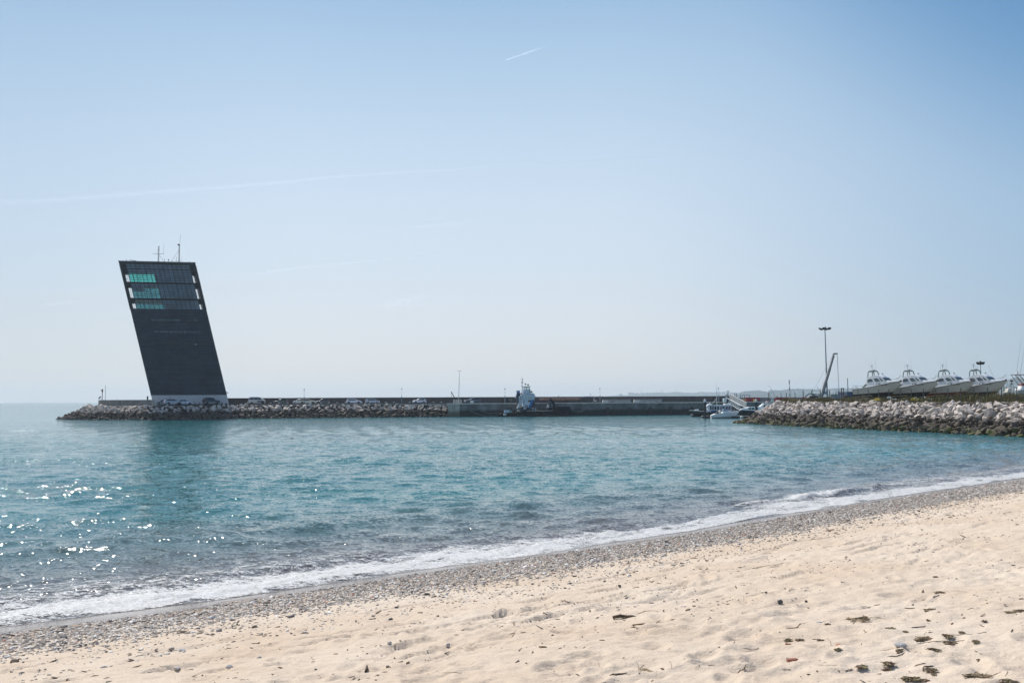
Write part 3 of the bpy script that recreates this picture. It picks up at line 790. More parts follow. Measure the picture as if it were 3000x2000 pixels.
rock_piece(2309, 1888, 16, 5, M_brick, 'dull brown brick piece beside the flat weed tuft', 'brick', 'brick', seed=4, boxy=True)
rock_piece(2456, 1891, 16, 5, M_tile, 'rounded orange tile piece under the leaning stalk', 'tile_fragment', 'tile', seed=5)
rock_piece(1254, 1979, 13, 6, M_tile, 'bright orange tile chip at the bottom of the frame', 'tile_fragment', 'tile', seed=6)
rock_piece(2740, 1690, 14, 4, M_brstone, 'flat reddish stone far up the right sand', seed=7, group='stones on the dry sand')
rock_piece(2637, 1893, 32, 10, M_plstone, 'round pale grey stone in the weed wrack', seed=8, group='stones on the dry sand')
rock_piece(1114, 1925, 16, 6, M_plstone, 'pale flat stone among scattered grit', seed=9, group='stones on the dry sand')
rock_piece(1141, 1886, 12, 8, M_plstone, 'small pale stone pair with a grey top', seed=10, group='stones on the dry sand')
rock_piece(1313, 1892, 13, 9, M_plstone, 'smooth cream-grey stone standing proud of the sand', seed=11, group='stones on the dry sand')
rock_piece(995, 1880, 18, 6, M_plstone, 'long pale stone with a pointed end', seed=12, group='stones on the dry sand')
rock_piece(1228, 1865, 11, 5, M_plstone, 'white oval stone by the grit line', seed=13, group='stones on the dry sand')
rock_piece(520, 1959, 20, 7, M_plstone, 'grey banded stone near the bottom left', seed=14, group='stones on the dry sand')
rock_piece(746, 1841, 18, 10, M_brstone, 'brown domed stone below the pebble band', seed=15, group='stones on the dry sand')
rock_piece(677, 1743, 12, 8, M_plstone, 'pale stone alone on the wet sand', seed=16, group='stones on the dry sand')
rock_piece(727, 1738, 10, 4, M_dkstone, 'black stone alone on the wet sand', seed=17, group='stones on the dry sand')
rock_piece(42, 1941, 26, 11, M_brstone, 'brown rock at the left frame edge', seed=18, group='stones on the dry sand')
rock_piece(672, 1956, 18, 9, M_plstone, 'round grey stone beside a sandy lump', seed=19, group='stones on the dry sand')
rock_piece(742, 1933, 13, 6, M_plstone, 'left one of two touching pale stones', seed=20, group='stones on the dry sand')
rock_piece(760, 1927, 14, 6, M_plstone, 'right one of two touching pale stones', seed=21, group='stones on the dry sand')
rock_piece(304, 1958, 16, 8, M_plstone, 'white-topped stone at the bottom left', seed=22, group='stones on the dry sand')
rock_piece(350, 1953, 28, 4, M_brick, 'long flat red shard at the bottom left', 'brick', 'brick', seed=23)
rock_piece(984, 1919, 15, 6, M_brick, 'dark red brick crumb left of the pale flat stone', 'brick', 'brick', seed=24)
rock_piece(925, 1961, 9, 4, M_dkstone, 'tiny dark stone low on the left sand', seed=25, group='stones on the dry sand')
rock_piece(1144, 1817, 12, 8, M_dkstone, 'black rounded stone just below the pebble band', seed=26, group='stones on the dry sand')
rock_piece(1510, 1838, 10, 7, M_dkstone, 'dark stone in the middle of the sand', seed=27, group='stones on the dry sand')
rock_piece(1136, 1954, 11, 6, M_dkstone, 'dark stone by a footprint near the bottom', seed=28, group='stones on the dry sand')
rock_piece(2400, 1824, 15, 4, M_plstone, 'white flat shell-like stone right of the bent stick', seed=29, group='stones on the dry sand')
# ---------------------------------------------------------------- boulders of the two rubble breakwaters
def boulder_mat():
    m = bpy.data.materials.new('boulder_limestone'); m.use_nodes = True
    nt = m.node_tree; b = nt.nodes['Principled BSDF']; L = nt.links.new; N = nt.nodes.new
    geo = N('ShaderNodeNewGeometry'); oi = N('ShaderNodeObjectInfo'); at = N('ShaderNodeAttribute'); at.attribute_name = 'c'
    sep = N('ShaderNodeSeparateXYZ'); L(geo.outputs['Position'], sep.inputs[0])
    def noise(sc, det=4, dist=0.0):
        n = N('ShaderNodeTexNoise'); n.inputs['Scale'].default_value = sc; n.inputs['Detail'].default_value = det; n.inputs['Distortion'].default_value = dist
        L(geo.outputs['Position'], n.inputs['Vector']); return n.outputs['Fac']
    def mr(x, a, b_, c=0.0, d=1.0):
        r = N('ShaderNodeMapRange'); L(x, r.inputs[0])
        for i, q in enumerate((a, b_, c, d)): r.inputs[i + 1].default_value = q
        return r.outputs[0]
    def mix(f, A, B):
        x = N('ShaderNodeMix'); x.data_type = 'RGBA'; L(f, x.inputs['Factor'])
        for s_, v in (('A', A), ('B', B)):
            if isinstance(v, tuple): x.inputs[s_].default_value = (*v, 1)
            else: L(v, x.inputs[s_])
        return x.outputs['Result']
    def m2(op, a, b_):
        x = N('ShaderNodeMath'); x.operation = op
        for i, v in enumerate((a, b_)):
            if isinstance(v, (int, float)): x.inputs[i].default_value = v
            else: L(v, x.inputs[i])
        return x.outputs[0]
    rnd = m2('FRACT', m2('ADD', oi.outputs['Random'], at.outputs['Fac']), 0)
    c = mix(rnd, (0.52, 0.455, 0.395), (0.76, 0.67, 0.59))
    c = mix(mr(noise(2.2, 5, 0.6), 0.42, 0.62, 0, 0.75), c, (0.36, 0.29, 0.25))
    c = mix(mr(noise(9, 4), 0.55, 0.7, 0, 0.6), c, (0.68, 0.64, 0.59))
    # tide stain: brown-black band, then green weed at the foot
    zz = m2('ADD', sep.outputs['Z'], mr(noise(0.7, 4), 0.3, 0.7, -0.55, 0.55))
    c = mix(mr(zz, 2.3, 1.75), c, (0.125, 0.10, 0.078))
    gx = mr(sep.outputs['X'], 20, 40)
    grn = m2('MULTIPLY', mr(zz, 1.15, 0.45), m2('MULTIPLY', mr(noise(1.1, 4), 0.44, 0.60), gx))
    c = mix(grn, c, (0.105, 0.115, 0.032))
    L(c, b.inputs['Base Color']); b.inputs['Roughness'].default_value = 0.88; b.inputs['Specular IOR Level'].default_value = 0.25
    bp = N('ShaderNodeBump'); bp.inputs['Distance'].default_value = 0.12; bp.inputs['Strength'].default_value = 0.9
    L(noise(3.5, 8), bp.inputs['Height']); L(bp.outputs[0], b.inputs['Normal'])
    return m
BOULD = boulder_mat()
def boulder_shape(seed):
    """angular quarry stone: hull of random points, edges softened and broken up"""
    rg = random.Random(seed)
    bm = bmesh.new()
    for i in range(rg.choice((9, 11, 13))):
        v = Vector((rg.gauss(0, 1), rg.gauss(0, 1), rg.gauss(0, 1))).normalized() * rg.uniform(0.75, 1.08)
        bm.verts.new((v.x * 0.64, v.y * 0.50, v.z * 0.42))
    bmesh.ops.convex_hull(bm, input=bm.verts)
    lone = [v for v in bm.verts if not v.link_faces]
    if lone: bmesh.ops.delete(bm, geom=lone, context='VERTS')
    bmesh.ops.bevel(bm, geom=bm.edges[:], offset=0.028, segments=1, affect='EDGES')
    bmesh.ops.triangulate(bm, faces=bm.faces)
    bmesh.ops.subdivide_edges(bm, edges=[e for e in bm.edges if e.calc_length() > 0.22], cuts=1, use_grid_fill=False)
    bmesh.ops.triangulate(bm, faces=bm.faces)
    for v in bm.verts:
        v.co += v.co.normalized() * 0.05 * mnoise.noise(v.co * 4 + Vector((seed, 0, 0)))
    me = bpy.data.meshes.new('boulder'); bm.to_mesh(me); bm.free(); me.materials.append(BOULD)
    me.polygons.foreach_set('use_smooth', [True] * len(me.polygons)); me.set_sharp_from_angle(angle=math.radians(24))
    return me
SHAPES = [boulder_shape(100 + i) for i in range(14)]
SHV = []
for me in SHAPES:
    v = np.array([p.co[:] for p in me.vertices]); f = np.array([list(p.vertices) for p in me.polygons]); SHV.append((v, f))

def seg_interp(P, t):            # t in 0..len-1
    i = min(int(t), len(P) - 2); f = t - i
    return Vector(P[i]).lerp(Vector(P[i + 1]), f)
def rock_positions(Wl, Cr, ztop, size, seed, zbot=-0.5, crest_extra=1):
    """stones over the slope between waterline Wl and crest Cr (same number of xy points)"""
    rg = random.Random(seed); out = []
    lens = [0]
    for i in range(len(Wl) - 1): lens.append(lens[-1] + max((Vector(Wl[i + 1]) - Vector(Wl[i])).length, (Vector(Cr[i + 1]) - Vector(Cr[i])).length))
    L_ = lens[-1]
    mid = len(Wl) // 2
    slope = math.hypot((Vector(Wl[mid]) - Vector(Cr[mid])).length, ztop)
    rows = max(3, int(slope / (size * 0.74)))
    for r in range(rows + crest_extra):
        n = int(L_ / (size * 0.98))
        for k in range(n):
            d = (k + rg.uniform(-.3, .3) + 0.5 * (r % 2)) * L_ / n
            d = min(max(d, 0), L_ * 0.9999)
            i = max(j for j in range(len(lens) - 1) if lens[j] <= d); t = i + (d - lens[i]) / (lens[i + 1] - lens[i])
            w, c = seg_interp(Wl, t), seg_interp(Cr, t)
            f = (r + rg.uniform(-.22, .22)) / (rows - 1)
            p = w.lerp(c, f); z = zbot + (ztop - zbot) * min(f, 1.0)
            s = size * rg.choice((0.75, 0.9, 1.0, 1.1, 1.3, 1.5)) * rg.uniform(0.92, 1.1)
            out.append((p.x, p.y, z + rg.uniform(-.2, .2) * size, s, rg.uniform(0, 6.28), rg.gauss(0, .30), rg.gauss(0, .35), rg.randrange(len(SHAPES)), rg.random(), f))
    return out
LW = [(-112, 292), (-121, 283), (-124.5, 272), (-119, 262), (-109.4, 256.4), (-95, 252.8), (-86, 257.2), (-74, 264.8), (-41, 272.3), (-14.5, 280.6)]
LC = [(-106, 290), (-113, 281), (-116.3, 272.5), (-112.5, 266.5), (-106.5, 263), (-95, 260.2), (-86.5, 264), (-74.5, 271.2), (-42, 278.2), (-14.5, 286.0)]
RW = [(52, 204), (45.5, 198), (42.3, 191), (42.5, 185.5), (45.5, 172), (52.5, 140), (58.9, 115), (64.5, 92), (68, 76)]
RC = [(55.5, 199), (52.3, 196), (50.6, 190.5), (51.0, 184.5), (53.9, 173), (60.4, 141.8), (66.8, 116.8), (72, 94), (75.5, 78)]
rocksL = rock_positions(LW, LC, 3.15, 1.24, 1, crest_extra=0)
rocksR = rock_positions(RW, RC, 3.66, 1.02, 2, crest_extra=1)
allr = [(r[3] / math.hypot(r[0], r[1]), 'L', r) for r in rocksL] + [(r[3] / math.hypot(r[0], r[1]), 'R', r) for r in rocksR]
def in_view(r): return abs(r[0] / r[1]) < 0.512
allr.sort(key=lambda q: -q[0] if in_view(q[2]) else 1)
def zone(r):
    if r[2] < 0.55: return 'green weedy boulder at the foot of the right breakwater'
    if r[2] < 1.75: return 'dark brown tide-stained boulder in the middle of the right breakwater'
    return 'sunlit pale limestone boulder in the upper rows of the right breakwater'
for k, (q, side, r) in enumerate(allr[:300]):
    o = bpy.data.objects.new('boulder', SHAPES[r[7]]); COL.objects.link(o)
    o.location = r[:3]; o.rotation_euler = (r[5], r[6], r[4]); o.scale = (r[3],) * 3
    zn = zone(r)
    tag(o, zn, 'boulder', 'armour stones of the right breakwater')
def merge_rocks(rs, name, label):
    CO, FA, CC = [], [], []; off = 0
    for r in rs:
        v, f = SHV[r[7]]
        R = (Matrix.Rotation(r[4], 3, 'Z') @ Matrix.Rotation(r[6], 3, 'Y') @ Matrix.Rotation(r[5], 3, 'X'))
        co = (v * r[3]) @ np.array(R).T + np.array(r[:3])
        CO.append(co); FA.append(f + off); CC.append(np.full(len(v), r[8])); off += len(v)
    o = raw_mesh(name, np.concatenate(CO), np.concatenate(FA), BOULD, {'c': np.concatenate(CC)}, True)
    o.data.set_sharp_from_angle(angle=math.radians(24))
    tag(o, label, None, None, 'stuff')
merge_rocks([r for q, s_, r in allr[300:] if s_ == 'L'], 'rubble_slope', 'rubble stones of the long breakwater under the tower and road')
merge_rocks([r for q, s_, r in allr[300:] if s_ == 'R'], 'groyne_rubble', 'smaller far stones of the right breakwater')

# ---------------------------------------------------------------- bodies of the breakwaters, road, quay
M_core = mat('rubble_core', (0.05, 0.045, 0.04), 0.95, 0, 0.3, 1.5)
M_road = mat('worn_road', (0.20, 0.19, 0.18), 0.9, 0, 0.2, 0.6, 0.01, 8)
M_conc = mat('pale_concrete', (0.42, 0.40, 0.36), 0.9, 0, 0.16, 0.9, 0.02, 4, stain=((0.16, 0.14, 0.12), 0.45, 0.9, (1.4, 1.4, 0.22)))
def core(name, Wl, Cr, ztop, back, label, mtop):
    mb = MB()
    for i in range(len(Wl) - 1):
        a, b_, c, d = Wl[i], Wl[i + 1], Cr[i + 1], Cr[i]
        mb.add([(a[0], a[1], -1.2), (b_[0], b_[1], -1.2), (c[0], c[1], ztop - 1.15), (d[0], d[1], ztop - 1.15)], [(0, 1, 2, 3)], 0)
        mb.add([(d[0], d[1], ztop - 1.15), (c[0], c[1], ztop - 1.15), (c[0], c[1], ztop - 0.44), (d[0], d[1], ztop - 0.44)], [(0, 1, 2, 3)], 0)
    vs = [(p[0], p[1], ztop - 0.44) for p in Cr] + [(p[0], p[1], ztop - 0.44) for p in back]
    mb.add(vs, [tuple(range(len(vs)))], 1)
    lo = [(p[0], p[1], -1.2) for p in back]
    n0 = len(Cr)
    mb.add([vs[n0 + i] for i in range(len(back))] + lo, [(i, i + 1, i + 1 + len(back), i + len(back)) for i in range(len(back) - 1)], 0)
    o = mb.build(name, [M_core, mtop])
    return tag(o, label, None, None, 'structure')
core('breakwater_ground', LW, LC, 3.8, [(-14, 302), (-41, 300), (-74, 300), (-100, 300), (-106, 297)], 'body of the long breakwater', M_road)
M_turf = mat('dry_ground', (0.17, 0.135, 0.075), 0.95, 0, 0.35, 0.8, 0.05, 3)
core('groyne_ground', RW, RC, 4.35, [(200, 60), (260, 160), (160, 236), (78, 232), (60, 203)], 'ground of the boatyard behind the right breakwater', M_turf)

DECK = 3.72
YW = lambda px: float(np.interp(px, [300, 480, 700, 1060, 1347, 2060, 2500], [256, 256.5, 268, 272, 279.3, 294.7, 304]))
def PIER(px, off, z=DECK):       # a place on the long pier: photo column, metres behind the water's edge
    return AT(px, YW(px) + off, z)
def AT(px, Y, z):
    py = 1171 - (px - 1500) * 0.0049 - (z - CAM_H) * FPX / Y
    v = ray(px, py); t = Y / v.y
    return Vector((v.x * t, Y, z))
def ribbon(name, pts, w, z0, z1, m, batter=0.0):
    """wall or slab along a polyline of xy points, w metres thick away from the camera"""
    mb = MB(); rings = []
    for i, p in enumerate(pts):
        a = Vector(pts[max(i - 1, 0)][:2]); b = Vector(pts[min(i + 1, len(pts) - 1)][:2]); d = (b - a).normalized(); nrm = Vector((-d.y, d.x))
        f = Vector(p[:2]); k = f + nrm * w; g = f + nrm * batter
        rings.append([(f.x, f.y, z0), (k.x, k.y, z0), (k.x, k.y, z1), (g.x, g.y, z1)])
    mb.loft(rings)
    return mb.build(name, m)
def pier_line(pxs, off): return [tuple(PIER(p, off)[:2]) for p in pxs]

# road strip on the long breakwater
rd = ribbon('road', pier_line([470, 560, 700, 900, 1060, 1200, 1347], 7.2), 9.0, 3.2, 3.70, M_road); tag(rd, 'grey road along the top of the breakwater', None, None, 'structure')
# quay block
M_quay = mat('quay_concrete', (0.18, 0.185, 0.18), 0.9, 0, 0.38, 0.35, 0.04, 3, stain=((0.09, 0.085, 0.08), 0.6, 0.7, (1.0, 1.0, 0.16)))
def tide_paint(m, z0, z1, col):
    """darker soaked zone below the high-water mark"""
    nt = m.node_tree; b = nt.nodes['Principled BSDF']; src = b.inputs['Base Color'].links[0].from_socket
    g = nt.nodes.new('ShaderNodeNewGeometry'); sp = nt.nodes.new('ShaderNodeSeparateXYZ'); nt.links.new(g.outputs['Position'], sp.inputs[0])
    n = nt.nodes.new('ShaderNodeTexNoise'); n.inputs['Scale'].default_value = 0.6; n.inputs['Detail'].default_value = 5; nt.links.new(g.outputs['Position'], n.inputs['Vector'])
    a = nt.nodes.new('ShaderNodeMath'); a.operation = 'MULTIPLY_ADD'; nt.links.new(n.outputs['Fac'], a.inputs[0]); a.inputs[1].default_value = 0.9; nt.links.new(sp.outputs['Z'], a.inputs[2])
    r = nt.nodes.new('ShaderNodeMapRange'); nt.links.new(a.outputs[0], r.inputs[0]); r.inputs[1].default_value = z1 + 0.45; r.inputs[2].default_value = z0 + 0.45
    x = nt.nodes.new('ShaderNodeMix'); x.data_type = 'RGBA'; nt.links.new(r.outputs[0], x.inputs['Factor']); nt.links.new(src, x.inputs['A']); x.inputs['B'].default_value = (*col, 1)
    nt.links.new(x.outputs['Result'], b.inputs['Base Color'])
tide_paint(M_quay, 1.4, 2.1, (0.035, 0.04, 0.038))
tide_paint(M_conc, 0.9, 1.9, (0.13, 0.13, 0.10))
quay = thing('quay', 'long concrete quay with dark tide mark behind the workboat', 'quay', PIER(1347, 0, 0))
qp = [PIER(p, 0)[:2] for p in (1347, 1500, 1700, 1900, 2060, 2300, 2500)]
end = AT(1700, 330, 0)
mb = MB()
front = [(p[0], p[1]) for p in qp]; back = [(p[0] - 1.5, p[1] + 24) for p in qp]
back[0] = (front[0][0] - 6.5, front[0][1] + 24)
vs = [(*p, -2) for p in front] + [(*p, -2) for p in back] + [(*p, 3.45) for p in front] + [(*p, 3.45) for p in back]
n = len(front); vs = [(x - quay.location.x, y - quay.location.y, z) for x, y, z in vs]
fs = [(i, i + 1, 2 * n + i + 1, 2 * n + i) for i in range(n - 1)] + [(0, n, 3 * n, 2 * n), (n - 1, 2 * n - 1, 4 * n - 1, 3 * n - 1)]
fs += [(n + i, n + i + 1, 3 * n + i + 1, 3 * n + i) for i in range(n - 1)] + [(2 * n + i, 2 * n + i + 1, 3 * n + i + 1, 3 * n + i) for i in range(n - 1)]
mb.add(vs, fs, 0); mb.build('quay_wall', M_quay, quay)
# lit end face: sunlight put into a paler concrete colour; battered a little outwards
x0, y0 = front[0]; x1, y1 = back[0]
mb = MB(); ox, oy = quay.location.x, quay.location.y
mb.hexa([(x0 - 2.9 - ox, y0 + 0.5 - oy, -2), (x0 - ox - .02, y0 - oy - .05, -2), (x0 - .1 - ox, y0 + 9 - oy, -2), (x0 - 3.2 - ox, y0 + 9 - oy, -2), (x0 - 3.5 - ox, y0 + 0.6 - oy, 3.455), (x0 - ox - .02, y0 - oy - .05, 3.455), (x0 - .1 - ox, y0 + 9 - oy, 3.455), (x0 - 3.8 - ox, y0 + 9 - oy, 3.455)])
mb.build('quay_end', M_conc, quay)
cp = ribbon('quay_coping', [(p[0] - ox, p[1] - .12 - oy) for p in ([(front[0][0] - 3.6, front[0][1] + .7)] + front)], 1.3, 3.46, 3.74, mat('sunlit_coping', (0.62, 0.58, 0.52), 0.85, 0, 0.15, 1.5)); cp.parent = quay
dk = ribbon('quay_deck', [(p[0] - ox, p[1] + 1.3 - oy) for p in front], 22, 3.40, 3.62, M_road); dk.parent = quay
M_iron = mat('dark_iron', (0.05, 0.045, 0.045), 0.7, 0.3, 0.3, 3)
for px in (1781, 1844, 1905, 1965, 2027, 1494):           # timber-dark fender piles on the quay face
    p = PIER(px, -0.22, 0)
    MB().box((0, 0, 0.5), (0.75 if px != 1494 else 1.1, 0.34, 3.6)).build('fender_pile', M_iron, quay, loc=(p.x - ox, p.y - oy, 0))
for px in (1411, 1507, 1666, 1710, 1764, 1921, 2010, 1997):
    p = PIER(px, -0.1, 3.2)
    MB().cbox((0, 0, 0), (0.9, 0.22, 0.16), 0.04).build('mooring_lip', M_conc, quay, loc=(p.x - ox, p.y - oy, 3.36))
# ---------------------------------------------------------------- leaning control tower
M_clad = mat('dark_cladding', (0.019, 0.036, 0.054), 0.55, 0.0, 0.35, 0.4, spec=0.4)
M_seam = mat('cladding_seam', (0.022, 0.030, 0.04), 0.6)
M_white = mat('white_stone_base', (0.60, 0.61, 0.62), 0.75, 0, 0.06, 1.2)
M_frame = mat('dark_steel', (0.014, 0.021, 0.029), 0.5, 0.3, 0.15, 1)
def glass(name, tint, mixf, rough=0.04, refl=(0.8, 0.9, 1.0)):
    m = bpy.data.materials.new(name); m.use_nodes = True; nt = m.node_tree; nt.nodes.clear()
    o = nt.nodes.new('ShaderNodeOutputMaterial'); g = nt.nodes.new('ShaderNodeBsdfGlossy'); t = nt.nodes.new('ShaderNodeBsdfTransparent'); x = nt.nodes.new('ShaderNodeMixShader')
    g.inputs['Roughness'].default_value = rough; g.inputs['Color'].default_value = (*refl, 1); t.inputs['Color'].default_value = (*tint, 1); x.inputs[0].default_value = mixf
    nt.links.new(t.outputs[0], x.inputs[1]); nt.links.new(g.outputs[0], x.inputs[2]); nt.links.new(x.outputs[0], o.inputs['Surface'])
    return m
G_teal = glass('teal_glass', (0.38, 0.80, 0.76), 0.06)
G_teal2 = glass('deep_teal_glass', (0.22, 0.50, 0.54), 0.08)
G_dark = mat('dark_glass', (0.085, 0.175, 0.26), 0.18, 0, 0.35, 0.35, spec=0.5)
TL = thing('control_tower', 'dark leaning harbour control tower on the end of the breakwater', 'tower', AT(449, 272, 3.6))
BLp, BRp = AT(449, 272, 3.6), AT(672, 276, 3.6)
TW = (BRp - BLp).length; TU = (BRp - BLp).normalized(); TN = Vector((-0.322, 0.947, 0)); TH, TLEAN, TD = 39.2, 9.55, 12.0
def TP(u, v, w):                 # u across, v up (0..1), w metres into the depth; relative to the tower's foot
    return TU * (u * TW - v * TLEAN) + Vector((0, 0, v * TH)) + TN * w
def tbox(mb, u0, u1, v0, v1, w0, w1, mi=0):
    return mb.hexa([TP(u0, v0, w0), TP(u1, v0, w0), TP(u1, v0, w1), TP(u0, v0, w1), TP(u0, v1, w0), TP(u1, v1, w0), TP(u1, v1, w1), TP(u0, v1, w1)], mi)
VB, VG = 0.070, 0.672           # top of the white base, bottom of the glazed floors
mb = MB(); tbox(mb, 0.002, 0.998, 0, VB, 0.04, TD - .04)
for k in range(9):
    tbox(mb, 0.001, 0.999, VB * k / 9, VB * k / 9 + 0.0009, 0.018, TD - .018, 1)
for k in range(14):
    u = 0.03 + k * 0.072; tbox(mb, u, u + 0.0013, 0.001, VB - .001, 0.02, 0.03, 1)
mb.build('stone_base', [M_white, mat('stone_joint', (0.36, 0.37, 0.39), 0.8)], TL)
mb = MB(); NB = 34
for k in range(NB):              # overlapping horizontal cladding bands, each tipped out a little at its foot
    v0 = VB + (VG - VB) * k / NB; v1 = VB + (VG - VB) * (k + 1) / NB
    mb.hexa([TP(0, v0, 0), TP(1, v0, 0), TP(1, v0, TD), TP(0, v0, TD), TP(0.0015, v1 - .0006, 0.16), TP(0.9985, v1 - .0006, 0.16), TP(0.9985, v1 - .0006, TD - .16), TP(0.0015, v1 - .0006, TD - .16)], 0)
mb.build('cladding', [M_clad], TL)
G_strip = mat('sky_glass', (0.045, 0.08, 0.115), 0.35, 0, 0.3, 0.6, spec=0.4); G_dim = mat('dim_glass', (0.02, 0.034, 0.048), 0.4, 0, 0.4, 0.6, spec=0.3)
def strip_window(vc, u0, u1, cuts, name='strip_window'):
    fr = MB(); tbox(fr, u0, u1, vc - 0.0105, vc + 0.0105, -0.07, 0.10); f = fr.build(name, M_frame, TL)
    pn = MB(); u = u0 + 0.006
    for i, (w, g) in enumerate(cuts):
        tbox(pn, u, u + w - 0.010, vc - 0.0075, vc + 0.0075, -0.10, -0.072, g); u += w
    pn.build('pane', [G_strip, G_dim], f)
strip_window(0.595, 0.232, 0.852, [(0.068, 0), (0.135, 0), (0.058, 0), (0.130, 0), (0.062, 1), (0.105, 1), (0.055, 0)])
strip_window(0.513, 0.237, 0.852, [(0.064, 0), (0.132, 0), (0.058, 0), (0.132, 0), (0.056, 0), (0.130, 0), (0.045, 0)])
strip_window(0.431, 0.232, 0.855, [(0.070, 1), (0.130, 1), (0.066, 1), (0.126, 1), (0.058, 1), (0.112, 1), (0.052, 1)])
MB().hexa([TP(0.735, 0.4235, -.12), TP(0.757, 0.4235, -.12), TP(0.757, 0.4235, -.1), TP(0.735, 0.4235, -.1), TP(0.735, 0.4262, -.12), TP(0.757, 0.4262, -.12), TP(0.757, 0.4262, -.1), TP(0.735, 0.4262, -.1)]).build('roller_blind', mat('blind_aqua', (0.5, 0.8, 0.82), 0.6), TL)
# glazed upper floors: slabs full width, glass box set in, open corners with sky behind
IN0, IN1 = 0.084, 0.916
floors = [(0.675, 0.733), (0.750, 0.847), (0.861, 0.948), (0.956, 0.986)]
mb = MB()
for v0, v1 in ((0.672, 0.6745), (0.7335, 0.7495), (0.8475, 0.8605), (0.9485, 0.9555), (0.9865, 1.0)):
    tbox(mb, 0.03 if v0 < 0.98 else 0.0, 0.972 if v0 < 0.98 else 1.0, v0, v1, 0.36 if v0 < .98 else 0, TD - 0.25)
mb.build('floor_slab', M_frame, TL)
MB_r = MB(); tbox(MB_r, -0.006, 1.004, 1.0, 1.006, -0.15, TD + .15); MB_r.build('roof_edge', mat('roof_edge', (0.10, 0.12, 0.14), 0.5), TL)
def pane_part(vs_, u0, u1, v0, v1, m, w0=0.50, w1=0.53):
    a = MB(); tbox(a, u0, u1, v0, v1, w0, w1); a.build('glazing', m, TL)
splits = [(0.455, G_teal2, G_dark), (0.435, G_teal2, G_dark), (0.42, G_teal, G_dark), (0.1, G_dark, G_dark)]
for i, ((v0, v1), (us, gl, gr)) in enumerate(zip(floors, splits)):
    if i == 2:
        pane_part(0, IN0, us, v0, v0 + 0.066, gl); pane_part(0, IN0, us, v0 + 0.066, v1, G_dark)
    elif i == 1:
        pane_part(0, IN0, us, v0, v0 + 0.046, gl); pane_part(0, 0.25, us, v0 + 0.046, v0 + 0.082, gl); pane_part(0, IN0, 0.25, v0 + 0.046, v0 + 0.082, G_dark); pane_part(0, IN0, us, v0 + 0.082, v1, G_dark)
    else:
        pane_part(0, IN0, us, v0, v1, gl)
    pane_part(0, us, IN1, v0, v1, gr)
    if i < 3:                    # far glazing that the light comes through
        a = MB(); tbox(a, IN0, us, v0, v1, TD - 1.2, TD - 1.15); a.build('glazing', glass('rear_glass', (0.80, 0.97, 0.95), 0.05), TL)
cr = MB()
for (v0, v1), (us, _, _) in zip(floors, splits): tbox(cr, us + 0.002, IN1 - 0.002, v0, v1, 1.05, TD - 1.1)
cr.build('core_walls', mat('core_grey', (0.06, 0.075, 0.09), 0.8), TL)
# mullions and transoms
mu = MB()
for i, ((v0, v1), (us, _, _)) in enumerate(zip(floors, splits)):
    nu = 14
    for k in range(nu + 1):
        u = IN0 + (IN1 - IN0) * k / nu; tbox(mu, u - 0.003, u + 0.003, v0, v1, 0.42, 0.50)
    nv = max(1, round((v1 - v0) / 0.0135))
    for k in range(1, nv):
        v = v0 + (v1 - v0) * k / nv; tbox(mu, IN0, IN1, v - 0.0013, v + 0.0011, 0.42, 0.48)
    for k in range(7):
        u = IN0 + (us - IN0) * k / 7
        if i < 3: tbox(mu, u - 0.002, u + 0.002, v0, v1, TD - 1.3, TD - 1.21)
mu.build('mullions', M_frame, TL)
# outer screen of horizontal louvres: saw-tooth ends at the four corners and thin rods across the face
lv = MB()
for k in range(27):
    v = 0.676 + (0.99 - 0.676) * k / 27
    for u0, u1 in ((-0.006, 0.024), (0.975, 1.006)):
        lv.hexa([TP(u0, v, -0.1), TP(u1, v, -0.1), TP(u1, v, TD + .1), TP(u0, v, TD + .1), TP(u0 + (0.012 if u0 < .5 else 0), v + 0.0105, -0.05), TP(u1 - (0.012 if u0 > .5 else 0), v + 0.0105, -0.05), TP(u1 - (0.012 if u0 > .5 else 0), v + 0.0105, TD + .05), TP(u0 + (0.012 if u0 < .5 else 0), v + 0.0105, TD + .05)])
for k in range(0, 27):
    v = 0.678 + (0.985 - 0.678) * k / 27; tbox(lv, 0.02, 0.98, v, v + 0.0009, 0.02, 0.06)
for k in range(8):
    u = 0.06 + k * 0.125; tbox(lv, u, u + 0.0022, 0.675, 0.99, 0.07, 0.12)
for u in (0.024, 0.968):
    tbox(lv, u, u + 0.009, 0.674, 0.99, 0.0, 0.16); tbox(lv, u, u + 0.009, 0.674, 0.99, TD - .16, TD)
for u0, u1 in ((0.03, IN0 - .001), (IN1 + .001, 0.97)):
    for va, vb in ((.720, .733), (.826, .847), (.931, .948), (.956, .986)): tbox(lv, u0, u1, va, vb, .42, .5)
    for k in range(17):
        v = 0.68 + 0.262 * k / 17; tbox(lv, u0, u1, v, v + 0.0013, 0.3, 0.34)
    for k in range(4):           # truss bars high up in the corner bays
        va = 0.905 + k * 0.009
        lv.path([TP(u0, va, .4), TP(u1, va + .009, .4)], 0.07, 5); lv.path([TP(u1, va, .4), TP(u0, va + .009, .4)], 0.07, 5)
lv.build('louvre_screen', M_frame, TL)
